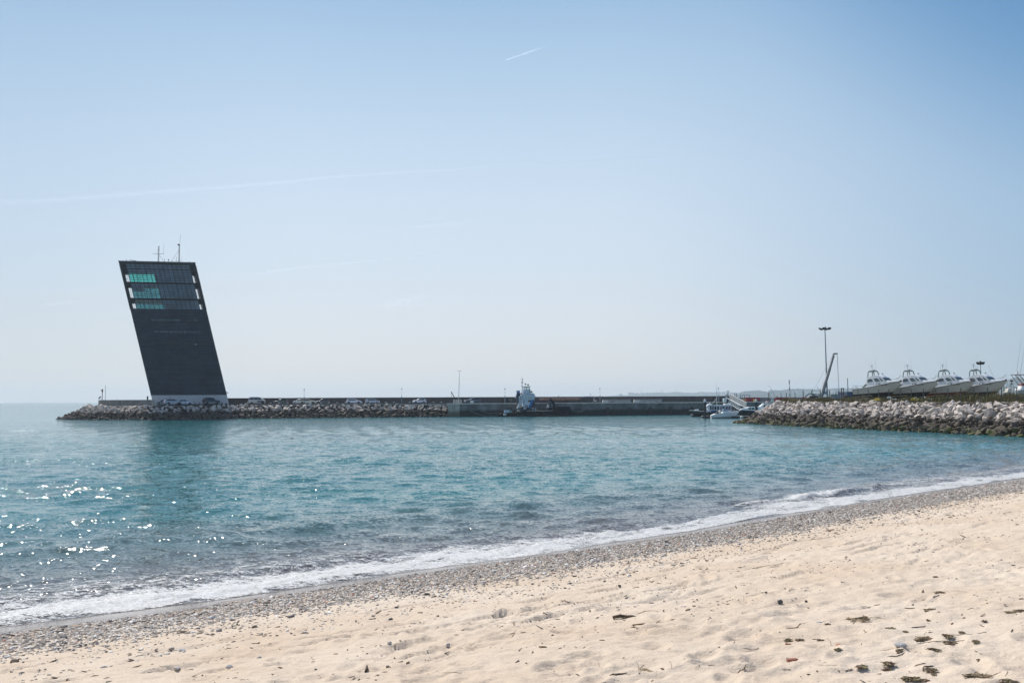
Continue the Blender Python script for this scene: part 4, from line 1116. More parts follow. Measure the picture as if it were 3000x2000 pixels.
# masts on the roof
def roofmast(px, h, parts, label):
    b0 = TP((px - 348) / 219.0, 1.006, 3.0)
    m_ = MB(); r = 0.16
    for dx, dy in ((-.16, -.12), (.16, -.12), (0, .16)): m_.tube(b0 + Vector((dx, dy, 0)), b0 + Vector((dx * .7, dy * .7, h)), 0.045, n=5)
    for k in range(int(h / 0.4)):
        z = k * 0.4; s_ = 1 if k % 2 else -1
        m_.tube(b0 + Vector((-.15 * s_, -.12, z)), b0 + Vector((.15 * s_, -.12, z + .4)), 0.028, n=4)
    parts(m_, b0)
    o = m_.build('antenna_mast', M_frame, TL); o['label'] = label
    return o
def pA(m_, b):
    m_.tube(b + Vector((-1.65, 0, 2.6)), b + Vector((1.55, 0, 2.55)), 0.045, n=5); m_.tube(b + Vector((1.35, 0, 2.5)), b + Vector((1.4, 0, 5.3)), 0.02, n=4)
    m_.tube(b + Vector((0.1, 0, 2.4)), b + Vector((1.75, 0, 0)), 0.03, n=4); m_.lathe(b + Vector((0.1, 0, 4.45)), [(0.1, 0), (0.16, .1), (0.1, .25)], 8); m_.lathe(b + Vector((0.1, 0, 3.55)), [(0.05, 0), (0.2, .1), (0.05, .2)], 8)
def pB(m_, b):
    m_.tube(b + Vector((0.1, 0, 5.2)), b + Vector((0.28, 0, 8.2)), 0.03, n=4); m_.lathe(b + Vector((-.15, -.2, 5.2)), [(0.02, -.2), (0.3, -.1), (0.36, .15), (0.02, .3)], 10)
    m_.tube(b + Vector((-.05, 0, 3.8)), b + Vector((-2.5, 0, 0.1)), 0.03, n=4); m_.tube(b + Vector((-2.6, 0, .7)), b + Vector((.8, 0, .65)), 0.03, n=4)
    m_.tube(b + Vector((-.8, 0, 0)), b + Vector((-.8, 0, 1.9)), 0.035, n=4); m_.tube(b + Vector((.75, 0, .6)), b + Vector((.75, 0, 1.9)), 0.018, n=4)
roofmast(461, 4.4, pA, 'left shorter roof mast with a crossbar'); roofmast(521, 5.3, pB, 'right taller roof mast with a round dish')
m_ = MB()
for px, h in ((479, 1.1), (490, .95), (369, .7), (551, .5)):
    b0 = TP((px - 348) / 219.0, 1.006, 2.0); m_.tube(b0, b0 + Vector((0, 0, h)), 0.05, n=5)
    if px == 490: m_.lathe(b0 + Vector((0, 0, .6)), [(0.1, 0), (0.13, .2), (0.1, .4)], 8)
b0 = TP(0.135, 1.006, 2); m_.tube(b0 + Vector((0, 0, .55)), b0 + Vector((1.9, 0, .25)), 0.06, n=5); m_.tube(b0 + Vector((.9, 0, 0)), b0 + Vector((.9, 0, .4)), 0.05, n=5)
m_.build('roof_aerials', M_frame, TL)

# ---------------------------------------------------------------- parapet, sea wall, kerb
pts = [tuple(PIER(p, o)[:2]) for p, o in ((291, 20), (288, 14.5), (294, 11.5), (310, 9.6), (340, 8.6), (390, 8.0), (445, 7.9))]
pw = ribbon('parapet_wall', pts, 0.5, 3.5, 5.1, mat('parapet_concrete', (0.27, 0.25, 0.225), 0.9, 0, 0.2, 1.2, 0.02, 5, stain=((0.12, 0.10, 0.09), 0.4, 1.2, (1.5, 1.5, .2))))
tag(pw, 'curved concrete parapet wall at the end of the breakwater left of the tower', 'wall')
e0, e1 = Vector(pts[-1]), PIER(460, 7.9)
ramp = MB().hexa([(e0.x, e0.y, 3.5), (e1.x, e1.y, 3.5), (e1.x, e1.y + .5, 3.5), (e0.x, e0.y + .5, 3.5), (e0.x, e0.y, 5.1), (e1.x, e1.y, 3.75), (e1.x, e1.y + .5, 3.75), (e0.x, e0.y + .5, 5.1)])
ramp.build('sloping_end', M_conc, pw)
M_wall = mat('weathered_sea_wall', (0.115, 0.10, 0.095), 0.92, 0, 0.16, 0.5, 0.03, 3, stain=((0.08, 0.07, 0.07), 0.5, 0.8, (1.6, 1.6, 0.12)))
sw = ribbon('sea_wall', pier_line([655, 720, 800, 950, 1100, 1250, 1400, 1600, 1800, 2000, 2154], 15.5), 0.9, 3.3, 5.40, M_wall)
tag(sw, 'long dark weathered sea wall behind the parked cars and the quay', 'wall')
cap = ribbon('wall_cap', pier_line([655, 800, 1100, 1400, 1800, 2154], 15.42), 1.06, 5.402, 5.50, mat('cap_concrete', (0.36, 0.35, 0.34), 0.9)); cap.parent = sw
kb = ribbon('kerb_wall', pier_line([786, 900, 1060, 1200, 1318], 6.9), 0.45, 3.3, 4.02, mat('kerb_grey', (0.125, 0.12, 0.115), 0.9, 0, 0.25, 2)); tag(kb, 'low dark kerb wall along the seaward edge of the road', 'kerb')
ed = ribbon('pale_footing', pier_line([786, 900, 1060, 1200, 1318], 6.3), 0.55, 3.2, 3.62, mat('footing', (0.30, 0.29, 0.27), 0.9)); ed.parent = kb
M_blk = mat('white_block', (0.72, 0.70, 0.66), 0.7, 0, .1, 4)
kerb0 = None
for i, px in enumerate([793, 818, 842.5, 867, 940, 964, 988, 1012, 1036, 1060, 1083, 1107, 1130, 1154, 1200, 1224, 1247, 1270, 1293]):
    p = PIER(px, 7.1, 4.02)
    if kerb0 is None:
        o = MB().cbox((0, 0, .07), (0.46, 0.3, 0.14), 0.04).build('kerb_marker', M_blk, loc=p); kerb0 = o
    else:
        o = kerb0.copy(); COL.objects.link(o); o.location = p
    tag(o, 'small white block on top of the dark kerb wall', 'kerb marker', 'white blocks along the kerb wall')
# low post-and-wire guard before the tower
gr = thing('guard_rail', 'low dark guard rail in front of the tower', 'railing', PIER(465, 6.9, 3.6))
rl = MB()
a, b_ = PIER(465, 6.9, 3.92) - gr.location, PIER(720, 6.9, 3.92) - gr.location
rl.hexa([(a.x, a.y, .0), (b_.x, b_.y, .0), (b_.x, b_.y + .3, .0), (a.x, a.y + .3, .0), (a.x, a.y, .28), (b_.x, b_.y, .28), (b_.x, b_.y + .3, .28), (a.x, a.y + .3, .28)]); rl.build('base_kerb', M_iron, gr)
for px in (543, 557, 571, 585, 637, 651, 663, 674, 688, 702, 714):
    p = PIER(px, 6.95, 3.6) - gr.location; MB().box((p.x, p.y, .45), (.12, .12, .7), taper=.7).build('post', M_iron, gr)

# ---------------------------------------------------------------- lamps, poles and small things on the pier
M_pole = mat('grey_pole', (0.22, 0.25, 0.28), 0.5, 0.4, .1, 3)
M_pole_w = mat('pale_pole', (0.55, 0.57, 0.60), 0.5, 0.1, .1, 3)
M_black = mat('black_paint', (0.02, 0.022, 0.025), 0.5)
def pier_lamp(px, ytop, off, label):
    base = PIER(px, off, DECK); u = PX(base.y); hy = 1171 - (px - 1500) * .0049
    H = CAM_H + (hy - ytop) * u - DECK
    t = thing('pier_lamp', label, 'lamp post', base, 0, 'slim lamp posts along the pier')
    lo = H * 0.48
    MB().lathe((0, 0, 0), [(.17, 0), (.17, .05), (.13, .08), (.12, lo), (.06, lo + .05)], 10).build('lower_pole', M_pole, t, smooth=50)
    MB().tube((0, 0, lo), (0, 0, H - .25), .045, .04, 8).build('upper_pole', M_pole_w, t)
    MB().lathe((0, 0, H - .3), [(.05, 0), (.14, .05), (.15, .2), (.08, .3)], 10).build('lamp_head', M_black, t, smooth=50)
for px, yt, off, l in ((891, 1139.5, 7.6, 'slim pier lamp post beside the cream car'), (1177, 1137, 7.6, 'slim pier lamp post between the silver hatchback and the small white car'), (1479.5, 1137.5, 2.2, 'slim pier lamp post on the quay left of the workboat'), (1758, 1137, 2.2, 'slim pier lamp post on the quay by the concrete beams'), (2106, 1135.5, 2.2, 'slim pier lamp post behind the cabin boat in the marina')):
    pier_lamp(px, yt, off, l)
def simple(px, off, z=DECK): return PIER(px, off, z)
b0 = simple(308.5, 12); u = PX(b0.y)
fp = thing('flag_pole', 'bare thin pole behind the curved parapet', 'pole', b0); MB().tube((0, 0, 0), (-.05, 0, 56 * u), .07, .05, 8).build('pole_shaft', M_pole, fp); MB().lathe((-.05, 0, 56 * u), [(.07, 0), (.09, .06), (.02, .14)], 8).build('pole_cap', M_pole, fp)
b0 = simple(299, 11.5); lb = thing('harbour_beacon', 'red beacon post with a solar panel at the breakwater end', 'beacon', b0)
M_red = mat('beacon_red', (0.22, 0.035, 0.03), 0.6, 0, .2, 3)
MB().tube((0, 0, 0), (0, 0, 3.6), .09, .09, 8).build('post', M_red, lb)
MB().lathe((0, 0, 3.4), [(.05, 0), (.16, .15), (.2, .55), (.24, .6), (.24, .72), (.12, .75), (.1, .95)], 10).build('lantern', M_red, lb, smooth=50)
MB().box((-.25, 0, 4.0), (.34, .25, .1)).build('shelf', M_black, lb)
MB().hexa([(-.95, -.4, 1.75), (-.9, -.4, 1.7), (-.9, .4, 1.7), (-.95, .4, 1.75), (-.45, -.4, 2.35), (-.4, -.4, 2.3), (-.4, .4, 2.3), (-.45, .4, 2.35)]).build('solar_panel', M_black, lb)
MB().tube((-.7, 0, 1.75), (0, 0, 1.8), .03).build('bracket', M_pole, lb)
b0 = simple(432, 9.5); bl = thing('dark_bollard', 'short thick black post behind the parapet left of the tower', 'post', b0); MB().lathe((0, 0, 0), [(.2, 0), (.2, 2.2), (.14, 2.35)], 10).build('post_body', M_black, bl, smooth=50)
b0 = simple(781, 7.4); bx_ = thing('service_cabinet', 'small dark red cabinet at the start of the kerb wall', 'cabinet', b0)
MB().cbox((0, 0, .7), (.6, .5, 1.3), .04).build('cabinet_body', mat('oxide', (.07, .035, .035), .7), bx_); MB().box((0, -.26, .7), (.46, .02, 1.05)).build('cabinet_door', mat('oxide_door', (.10, .05, .045), .7), bx_)
# tall mast with T head, davit, crate, box on the quay end
b0 = simple(1343.5, 3.4, 3.46); tm = thing('tall_light_mast', 'tall thin mast with a T-shaped head at the quay corner', 'mast', b0); u = PX(b0.y)
top = (1346.3 - 1343.5) * u
MB().path([(0, 0, 0), (top * .5, 0, 4.6), (top, 0, 9.4)], [.10, .08, .05], 8).build('mast_shaft', M_pole_w, tm)
MB().path([(top - .5, 0, 9.55), (top - .35, 0, 9.4), (top + .35, 0, 9.4), (top + .5, 0, 9.55)], .04, 5).build('crossbar', M_pole, tm)
for s_ in (-1, 1): MB().lathe((top + .5 * s_, 0, 9.5), [(.03, 0), (.09, .04), (.05, .14)], 8).build('lamp', M_black, tm)
MB().box((top * .6 + .1, 0, 5.85), (.16, .14, .14)).build('camera_box', M_black, tm)
b0 = simple(1336, 4.6, 3.46); dv = thing('davit_crane', 'dark davit arm leaning left with a hanging chain at the quay end', 'crane', b0); u = PX(b0.y)
MB().path([(.15, 0, 0), (-.2, 0, 1.4), (-1.25, 0, 3.35)], [.16, .13, .10], 8).build('davit_arm', M_black, dv); MB().lathe((-1.28, -.08, 3.35), [(.02, 0), (.17, .02), (.17, .16), (.02, .18)], 10, axis='y').build('pulley', M_black, dv)
MB().path([(-1.25, 0, 3.3), (-1.22, 0, 2.5), (-1.26, 0, 1.6)], .05, 5).build('chain', M_black, dv); MB().lathe((.1, 0, 0), [(.3, 0), (.3, .35), (.2, .45)], 10).build('davit_base', M_iron, dv)
b0 = simple(1340, 1.4, 3.74); cg = thing('steel_cage', 'pale lattice cage rack standing on the quay corner', 'cage', b0); m_ = MB()
for k in range(7): m_.box((-1.12 + k * .375, 0, .5), (.07, .07, 1.0)); m_.box((-1.12 + k * .375, .8, .5), (.07, .07, 1.0))
m_.build('uprights', M_blk, cg); m_ = MB()
for k in range(4): m_.box((0, -.04, .04 + k * .31), (2.32, .05, .07)); m_.box((0, .84, .04 + k * .31), (2.32, .05, .07)); m_.box((-1.15, .4, .04 + k * .31), (.06, .8, .06)); m_.box((1.15, .4, .04 + k * .31), (.06, .8, .06))
m_.build('crossbars', M_blk, cg)
b0 = simple(1383, 1.0, 3.74); wb = thing('white_crate', 'white box crate standing before the dark blue car', 'crate', b0); MB().cbox((0, 0, .34), (.86, .7, .62), .05).build('crate_body', M_blk, wb); MB().box((0, 0, .68), (.92, .76, .06)).build('crate_lid', M_blk, wb)
b0 = simple(1366, 0.7, 3.74); bd = thing('mooring_bollard', 'black iron mooring bollard on the quay under the dark blue car', 'bollard', b0); MB().lathe((0, 0, 0), [(.18, 0), (.14, .1), (.12, .3), (.24, .38), (.2, .46)], 12).build('bollard_body', M_black, bd, smooth=50)
bd2 = copy_tree(bd, PIER(1581, .7, 3.74), label='black iron mooring bollard on the quay just right of the workboat cabin')
bd3 = copy_tree(bd, PIER(2045, .7, 3.74), label='black iron mooring bollard on the quay near the marina')
b0 = simple(1479, 14.9, 4.55); ty = MB().torus((0, 0, 0), .72, .17, 'y', 18, 8).build('hanging_tyre', M_black, loc=b0, smooth=60); tag(ty, 'big black tyre ring against the sea wall behind a lamp post', 'tyre')
M_faded = mat('faded_white_paint', (0.42, 0.41, 0.40), 0.9, 0, .3, 6)
def text_mesh(s, size, m, parent=None, loc=(0, 0, 0), rot=(math.pi / 2, 0, 0), ext=0.004, name='lettering', align='CENTER'):
    cu = bpy.data.curves.new('t', 'FONT'); cu.body = s; cu.size = size; cu.extrude = ext; cu.align_x = align; cu.align_y = 'CENTER'
    tmp = bpy.data.objects.new('t', cu); me = bpy.data.meshes.new_from_object(tmp); bpy.data.objects.remove(tmp)
    me.materials.clear(); me.materials.append(m)
    o = bpy.data.objects.new(name, me); COL.objects.link(o); o.parent = parent; o.location = loc; o.rotation_euler = rot
    return o
p = PIER(1495, 15.36, 4.6); text_mesh('E E', 0.85, M_faded, sw, p, (math.pi / 2, 0, math.atan2(15.4, 71)))
# pipe rack, concrete beams, stacked things on the quay
M_rust = mat('rusty_steel', (0.28, 0.13, 0.085), 0.85, .2, .35, 3, stain=((0.6, 0.5, 0.42), .5, 4))
p0, p1 = PIER(1580, 12.5, 4.72), PIER(1698, 12.5, 4.72); pr = thing('steel_pipe', 'long rusty steel pipe lying along the sea wall behind the workboat', 'pipe', p0)
d_ = p1 - p0; MB().tube((0, 0, 0), d_, .30, n=14).build('pipe_body', M_rust, pr, smooth=50)
for f in (0.02, .35, .68, .98): MB().box(tuple(d_ * f + Vector((0, 0, -.62))), (.35, .5, .75)).build('support_block', mat('timber', (.06, .045, .04), .9), pr)
M_beam = mat('concrete_beam', (0.44, 0.44, 0.43), .9, 0, .15, 1.5)
def beams(pa, pb, label):
    a, b_ = PIER(pa, 5.2, 3.62), PIER(pb, 5.6, 3.62)
    t = thing('pontoon_section', label, 'pontoon', a, 0, 'pontoon sections stored on the quay'); d = b_ - a; n = 5
    for k in range(n):
        q0, q1 = d * (k / n), d * ((k + .97) / n)
        MB().hexa([q0 + Vector((0, 0, .1)), q1 + Vector((0, 0, .1)), q1 + Vector((0, 1.8, .1)), q0 + Vector((0, 1.8, .1)), q0 + Vector((0, 0, .78)), q1 + Vector((0, 0, .78)), q1 + Vector((0, 1.8, .78)), q0 + Vector((0, 1.8, .78))]).build('float', M_beam if k else M_blk, t)
    MB().hexa([Vector((0, -.12, .86)), d + Vector((0, -.12, .92)), d + Vector((0, 1.9, .92)), Vector((0, 1.9, .86)), Vector((0, -.12, 1.0)), d + Vector((0, -.12, 1.06)), d + Vector((0, 1.9, 1.06)), Vector((0, 1.9, 1.0))]).build('deck_board', mat('grey_board', (.28, .28, .28), .9), t)
    for f in (.36, .40, .86, .93): MB().lathe(tuple(d * f + Vector((0, .4, 1.04))), [(.05, 0), (.05, .2), (.14, .22), (.12, .28)], 8).build('cleat', M_pole, t)
beams(1766, 1848, 'left one of two long pontoon sections stored on the quay'); beams(1858, 1940, 'right one of two long pontoon sections stored on the quay')
q = PIER(1744, 5.2, 3.62); pl = thing('plank_pile', 'low pile of planks with a white gull-neck pipe on the quay', 'planks', q)
for k in range(3): MB().box((0, .3 * k, .12 + .1 * k), (1.9 - .3 * k, .5, .14)).build('plank', mat('plank', (.2, .18, .16), .9), pl)
MB().cbox((.05, 0, .62), (.7, .4, .3), .06).build('white_tub', M_blk, pl); MB().path([(-.45, 0, .5), (-.48, 0, 1.1), (-.3, 0, 1.35), (-.12, 0, 1.42)], .05, 6).build('curved_pipe', M_blk, pl)
for px, w in ((1924, .5), (1939, .6), (1794, .55)):
    o = MB().cbox((0, 0, .14), (w * 1.6, .4, .28), .05).build('dark_block', M_iron, loc=PIER(px, 3.2, 3.62)); tag(o, {1924: 'small dark block before the right pontoon section', 1939: 'dark block at the right end of the right pontoon section', 1794: 'dark flat block before the left pontoon section'}[px], 'block')
o = thing('wall_light', 'tiny dark light fitting on top of the sea wall above the pipe', 'light', PIER(1636.5, 15.8, 5.5)); MB().lathe((0, 0, 0), [(.05, 0), (.05, .15), (.12, .2), (.08, .34)], 8).build('light_body', M_black, o)
# mooring ropes
def rope(a, b_, sag, label, r=.035):
    a, b_ = Vector(a), Vector(b_); pts = [a.lerp(b_, t / 14) - Vector((0, 0, sag * 4 * (t / 14) * (1 - t / 14))) for t in range(15)]
    tag(MB().path([p - a for p in pts], r, 5).build('mooring_rope', mat('rope', (.30, .32, .30), .9), loc=a), label, 'rope', 'mooring ropes of the workboat')
rope(PIER(1377, -.15, 1.75), AT(1462, 279.4, .5), .9, 'lower slack mooring rope from the quay to the workboat stern')
rope(PIER(1410, -.15, 1.6), AT(1464, 279.6, 1.1), .45, 'upper mooring rope from the quay to the workboat stern')
rope(AT(1672, 280, 1.9), PIER(1725, -.15, 2.75), 1.35, 'lower mooring rope from the workboat bow to the quay')
rope(AT(1672, 280, 2.1), PIER(1724, -.15, 2.85), 1.05, 'upper mooring rope from the workboat bow to the quay')
# ---------------------------------------------------------------- cars and the van
M_tyre = mat('tyre_rubber', (0.02, 0.02, 0.02), 0.85)
M_rim = mat('wheel_rim', (0.5, 0.5, 0.52), 0.35, 0.6)
M_cglass = mat('car_glass', (0.02, 0.028, 0.032), 0.06, 0, .1, 1, spec=0.8)
M_head = mat('headlight_lens', (0.65, 0.68, 0.7), 0.15, 0, .05, 1, spec=0.8)
M_tail = mat('tail_light', (0.35, 0.02, 0.02), 0.25, 0, .05, 1)
PROFILES = {   # side outline (x forward, z), belt line, windows, wheel x, radius, width
 'hatch': dict(L=4.1, out=[(-2.0, .32), (-2.05, .62), (-1.98, .92), (-1.72, 1.28), (-1.35, 1.45), (-.5, 1.50), (.15, 1.44), (.62, 1.20), (1.02, .98), (1.62, .88), (1.98, .70), (2.06, .45), (2.0, .28)],
   win=[[(-1.55, 1.02), (-1.33, 1.33), (-.55, 1.39), (-.55, .99)], [(-.47, .99), (-.47, 1.39), (.12, 1.33), (.80, .99)]], fw=[(.66, 1.21), (1.0, 1.0)], wh=(-1.25, 1.30), r=.31, w=1.72),
 'suv': dict(L=4.4, out=[(-2.12, .38), (-2.18, .75), (-2.12, 1.05), (-1.95, 1.45), (-1.6, 1.62), (-.6, 1.66), (.2, 1.58), (.72, 1.28), (1.05, 1.10), (1.75, 1.0), (2.15, .78), (2.2, .5), (2.12, .34)],
   win=[[(-1.85, 1.18), (-1.62, 1.48), (-.5, 1.53), (-.5, 1.13)], [(-.42, 1.13), (-.42, 1.53), (.16, 1.46), (.82, 1.12)]], fw=[(.74, 1.30), (1.03, 1.12)], wh=(-1.32, 1.36), r=.35, w=1.82),
 'offroad': dict(L=4.8, out=[(-2.15, .5), (-2.2, .95), (-2.15, 1.2), (-2.05, 1.8), (-1.85, 1.92), (-.3, 1.94), (.35, 1.88), (.85, 1.32), (1.15, 1.24), (2.1, 1.12), (2.25, .9), (2.3, .5), (2.2, .42)],
   win=[[(-2.0, 1.28), (-1.92, 1.76), (-1.25, 1.80), (-1.25, 1.28)], [(-1.15, 1.28), (-1.15, 1.80), (-.35, 1.80), (-.35, 1.28)], [(-.26, 1.28), (-.26, 1.80), (.30, 1.74), (.72, 1.28)]], fw=[(.42, 1.84), (.84, 1.34)], wh=(-1.38, 1.42), r=.40, w=1.86),
 'van': dict(L=4.9, out=[(-2.4, .38), (-2.46, .9), (-2.42, 1.3), (-2.2, 1.95), (-1.95, 2.05), (.1, 2.08), (.85, 1.98), (1.45, 1.45), (2.05, 1.12), (2.4, .85), (2.45, .5), (2.35, .34)],
   win=[[(-2.15, 1.38), (-2.05, 1.82), (-1.02, 1.85), (-1.02, 1.36)], [(-.9, 1.36), (-.9, 1.85), (.2, 1.85), (.2, 1.34)], [(.32, 1.34), (.32, 1.84), (.86, 1.76), (1.40, 1.32)]], fw=[(.95, 1.9), (1.44, 1.48)], wh=(-1.45, 1.55), r=.34, w=1.8),
 'wagon': dict(L=4.7, out=[(-2.3, .34), (-2.35, .68), (-2.28, 1.0), (-1.95, 1.38), (-1.55, 1.49), (-.5, 1.50), (.2, 1.42), (.95, 1.05), (1.8, .9), (2.28, .72), (2.36, .45), (2.28, .28)],
   win=[[(-2.0, 1.08), (-1.7, 1.35), (-1.25, 1.39), (-1.25, 1.05)], [(-1.17, 1.05), (-1.17, 1.39), (-.3, 1.40), (-.3, 1.02)], [(-.22, 1.02), (-.22, 1.40), (.18, 1.32), (.82, 1.02)]], fw=[(.26, 1.40), (.9, 1.08)], wh=(-1.4, 1.45), r=.32, w=1.8),
}
def car(kind, label, px0, px1, off, color, flip=1, z=3.70, name='parked_car', cat='car', dirt=None):
    """spans photo columns px0..px1; flip=1 faces right"""
    P = PROFILES[kind]; base = PIER((px0 + px1) / 2, off, z)
    rz = math.atan2(PIER(px1, off)[1] - PIER(px0, off)[1], PIER(px1, off)[0] - PIER(px0, off)[0]) + (0 if flip > 0 else math.pi)
    sx = (px1 - px0) * PX(base.y) / P['L']
    t = thing(name, label, cat, base, rz); out = P['out']; w = P['w'] / 2
    t.scale = (sx, max(1, sx), max(1.0, sx * .97))
    zc = max(z_ for _, z_ in out); belt = P['win'][0][0][1]
    def yof(z_, k): return w * k * (1 - 0.22 * max(0, (z_ - belt + .05)) / (zc - belt))
    rings = []
    for k, sh in ((-1, .965), (-.93, 1.0), (.93, 1.0), (1, .965)):
        rings.append([(x * sh, yof(z_, k), .45 + (z_ - .45) * (sh if z_ > .45 else 1)) for x, z_ in out])
    paint = mat('car_paint', color, 0.28, 0.0, 0.05, 1.2, spec=0.6, coat=0.5)
    MB().loft(rings).build('body', paint, t, smooth=35)
    for s_ in (-1, 1):
        for q in P['win']:
            yy = [yof(z_, s_) + s_ * .012 for x, z_ in q]
            mb = MB().add([(x, y - s_ * .03, z_) for (x, z_), y in zip(q, yy)] + [(x, y, z_) for (x, z_), y in zip(q, yy)], [(0, 1, 2, 3), (4, 5, 6, 7), (0, 1, 5, 4), (1, 2, 6, 5), (2, 3, 7, 6), (3, 0, 4, 7)])
            mb.build('side_window', M_cglass, t)
    (xa, za), (xb, zb) = P['fw']
    nx, nz = (za - zb), (xb - xa); l = math.hypot(nx, nz); nx, nz = nx / l * .02, nz / l * .02
    ya, yb = yof(za, .84), yof(zb, .9)
    MB().hexa([(xb, -yb, zb), (xb, yb, zb), (xa, ya, za), (xa, -ya, za), (xb + nx, -yb, zb + nz), (xb + nx, yb, zb + nz), (xa + nx, ya, za + nz), (xa + nx, -ya, za + nz)]).build('windscreen', M_cglass, t)
    xr = [x for x, z_ in out if x < 0 and z_ > belt - .02][:2]; zr = [z_ for x, z_ in out if x < 0 and z_ > belt - .02][:2]
    (xa, za), (xb, zb) = (xr[1], zr[1] - .03), (xr[0], zr[0] + .02)
    ya, yb = yof(za, .82), yof(zb, .86)
    MB().hexa([(xb - .05, -yb, zb), (xb - .05, yb, zb), (xa - .05, ya, za), (xa - .05, -ya, za), (xb, -yb, zb), (xb, yb, zb), (xa, ya, za), (xa, -ya, za)]).build('rear_window', M_cglass, t)
    for xw in P['wh']:
        for s_ in (-1, 1):
            y0 = s_ * (w - .20); r = P['r']
            ob = MB().lathe((xw, min(y0, y0 + s_ * .24), r), [(r * .7, 0), (r, .03), (r, .21), (r * .7, .24)], 18, axis='y').build('wheel', M_tyre, t, smooth=40)
            MB().lathe((xw, y0 + s_ * .20 - .03, r), [(r * .2, 0), (r * .62, .01), (r * .62, .05), (r * .2, .08)], 14, axis='y').build('rim', M_rim, ob)
            arch = MB(); ap = [(xw + (r + .05) * math.cos(a), r + (r + .05) * math.sin(a)) for a in np.linspace(0, math.pi, 9)]
            ai = [(xw + (r + .005) * math.cos(a), r + (r + .005) * math.sin(a)) for a in np.linspace(math.pi, 0, 9)]
            arch.prism(ap + ai, s_ * (w - .06), s_ * (w + .008)); arch.build('wheel_arch', M_tyre, t)
    xf = max(x for x, _ in out); zf = out[-3][1]
    for s_ in (-1, 1):
        MB().cbox((xf - .16, s_ * (w - .22), zf + .02), (.30, .34, .16), .05).build('headlight', M_head, t)
        MB().cbox((-xf + .1, s_ * (w - .14), belt - .14), (.18, .2, .26), .04).build('tail_light', M_tail, t)
    MB().cbox((xf - .06, 0, .45), (.2, w * 1.7, .16), .05).build('front_bumper', M_tyre if kind in ('offroad',) else paint, t)
    for s_ in (-1, 1): MB().cbox((P['win'][-1][-1][0] - .1, s_ * (w + .07), belt + .04), (.1, .16, .12), .03).build('wing_mirror', paint, t)
    return t
car('hatch', 'dark blue-grey hatchback in tower shade, leftmost behind the silver car', 461, 494, 11.4, (.10, .14, .19), -1)
car('suv', 'silver crossover parked in tower shade overlapping two other cars', 481, 531, 8.6, (.42, .45, .50))
car('hatch', 'white hatchback in tower shade right of the silver crossover', 517, 562, 10.4, (.66, .70, .74))
c_ = car('offroad', 'tall black off-road vehicle with grey sills under the tower', 594, 644, 9.4, (.022, .026, .032))
MB().lathe((-2.42, 0, 1.05), [(.2, 0), (.38, .04), (.38, .2), (.2, .24)], 16, axis='x').build('spare_wheel', M_tyre, c_)
for s_ in (-1, 1): MB().box((.0, s_ * .94, .56), (4.4, .05, .26)).build('sill_trim', mat('sill_grey', (.34, .35, .37), .5), c_)
MB().box((-.6, 0, 2.0), (1.7, 1.3, .06)).build('roof_rack', M_black, c_)
v_ = car('van', 'silver-beige minibus van with glazed sides beside the rubble', 729, 779, 9.6, (.56, .53, .52), 1, name='parked_van', cat='van')
MB().box((1.1, -.915, .78), (2.0, .02, .44)).build('side_decal', mat('decal_dark', (.05, .055, .08), .5), v_)
MB().box((-.6, -.92, .62), (1.5, .02, .3)).build('side_stripe', mat('decal_sand', (.62, .55, .42), .5), v_)
car('hatch', 'black hatchback facing left right of the minibus van', 802, 844, 11.8, (.03, .042, .042), -1)
car('wagon', 'silver car half hidden behind the cream estate car', 859, 893, 12.6, (.58, .61, .66), -1)
car('wagon', 'cream estate car parked by the pier lamp post', 876, 927, 9.8, (.68, .64, .50))
car('hatch', 'black-purple hatchback facing left after the cream estate car', 926, 965, 11.8, (.035, .03, .05), -1)
car('hatch', 'clean white hatchback facing right in the middle of the pier', 1014, 1059, 11.6, (.70, .70, .76))
car('hatch', 'silver hatchback with a side stripe facing right', 1070, 1112, 11.6, (.50, .53, .60))
car('hatch', 'small white city car facing left alone on the pier', 1209, 1248, 11.6, (.68, .69, .74), -1)
car('wagon', 'dark blue estate car facing left on the quay', 1360, 1409, 9.0, (.06, .09, .13), -1)
o = MB().hexa([(-.4, 0, 0), (.2, 0, 0), (.2, .25, 0), (-.4, .25, 0), (.1, 0, .85), (.55, 0, .95), (.55, .2, .95), (.1, .2, .85)]).build('concrete_slab', M_conc, loc=PIER(724, 7.6, 3.7)); tag(o, 'tilted slab stone beside the rear of the minibus van', 'slab')
# gulls
def gull(px, py, Y, label):
    v = ray(px, py); t = Y / v.y; p = Vector((v.x * t, Y, CAM_H + v.z * t))
    b = thing('seagull', label, 'bird', p); m_ = mat('gull_grey', (.28, .28, .3), .8)
    MB().path([(-.32, 0, .12), (-.15, 0, .06), (.1, 0, -.03), (.35, 0, -.08)], [.02, .09, .08, .02], 8).build('body', m_, b, smooth=60)
    MB().add([(-.15, 0, .06), (.1, 0, 0), (-.2, -.3, .3), (-.38, -.62, .34), (-.4, -.6, .32), (-.15, -.1, .05)], [(0, 1, 2), (2, 3, 4), (0, 2, 4, 5)]).build('wing', m_, b)
    MB().add([(-.15, 0, .06), (.1, 0, 0), (.1, .3, .22), (-.05, .6, .2), (-.1, .55, .18)], [(0, 1, 2), (0, 2, 3, 4)]).build('wing', m_, b)
gull(666.5, 1150.5, 262, 'small gull flying just right of the tower foot')
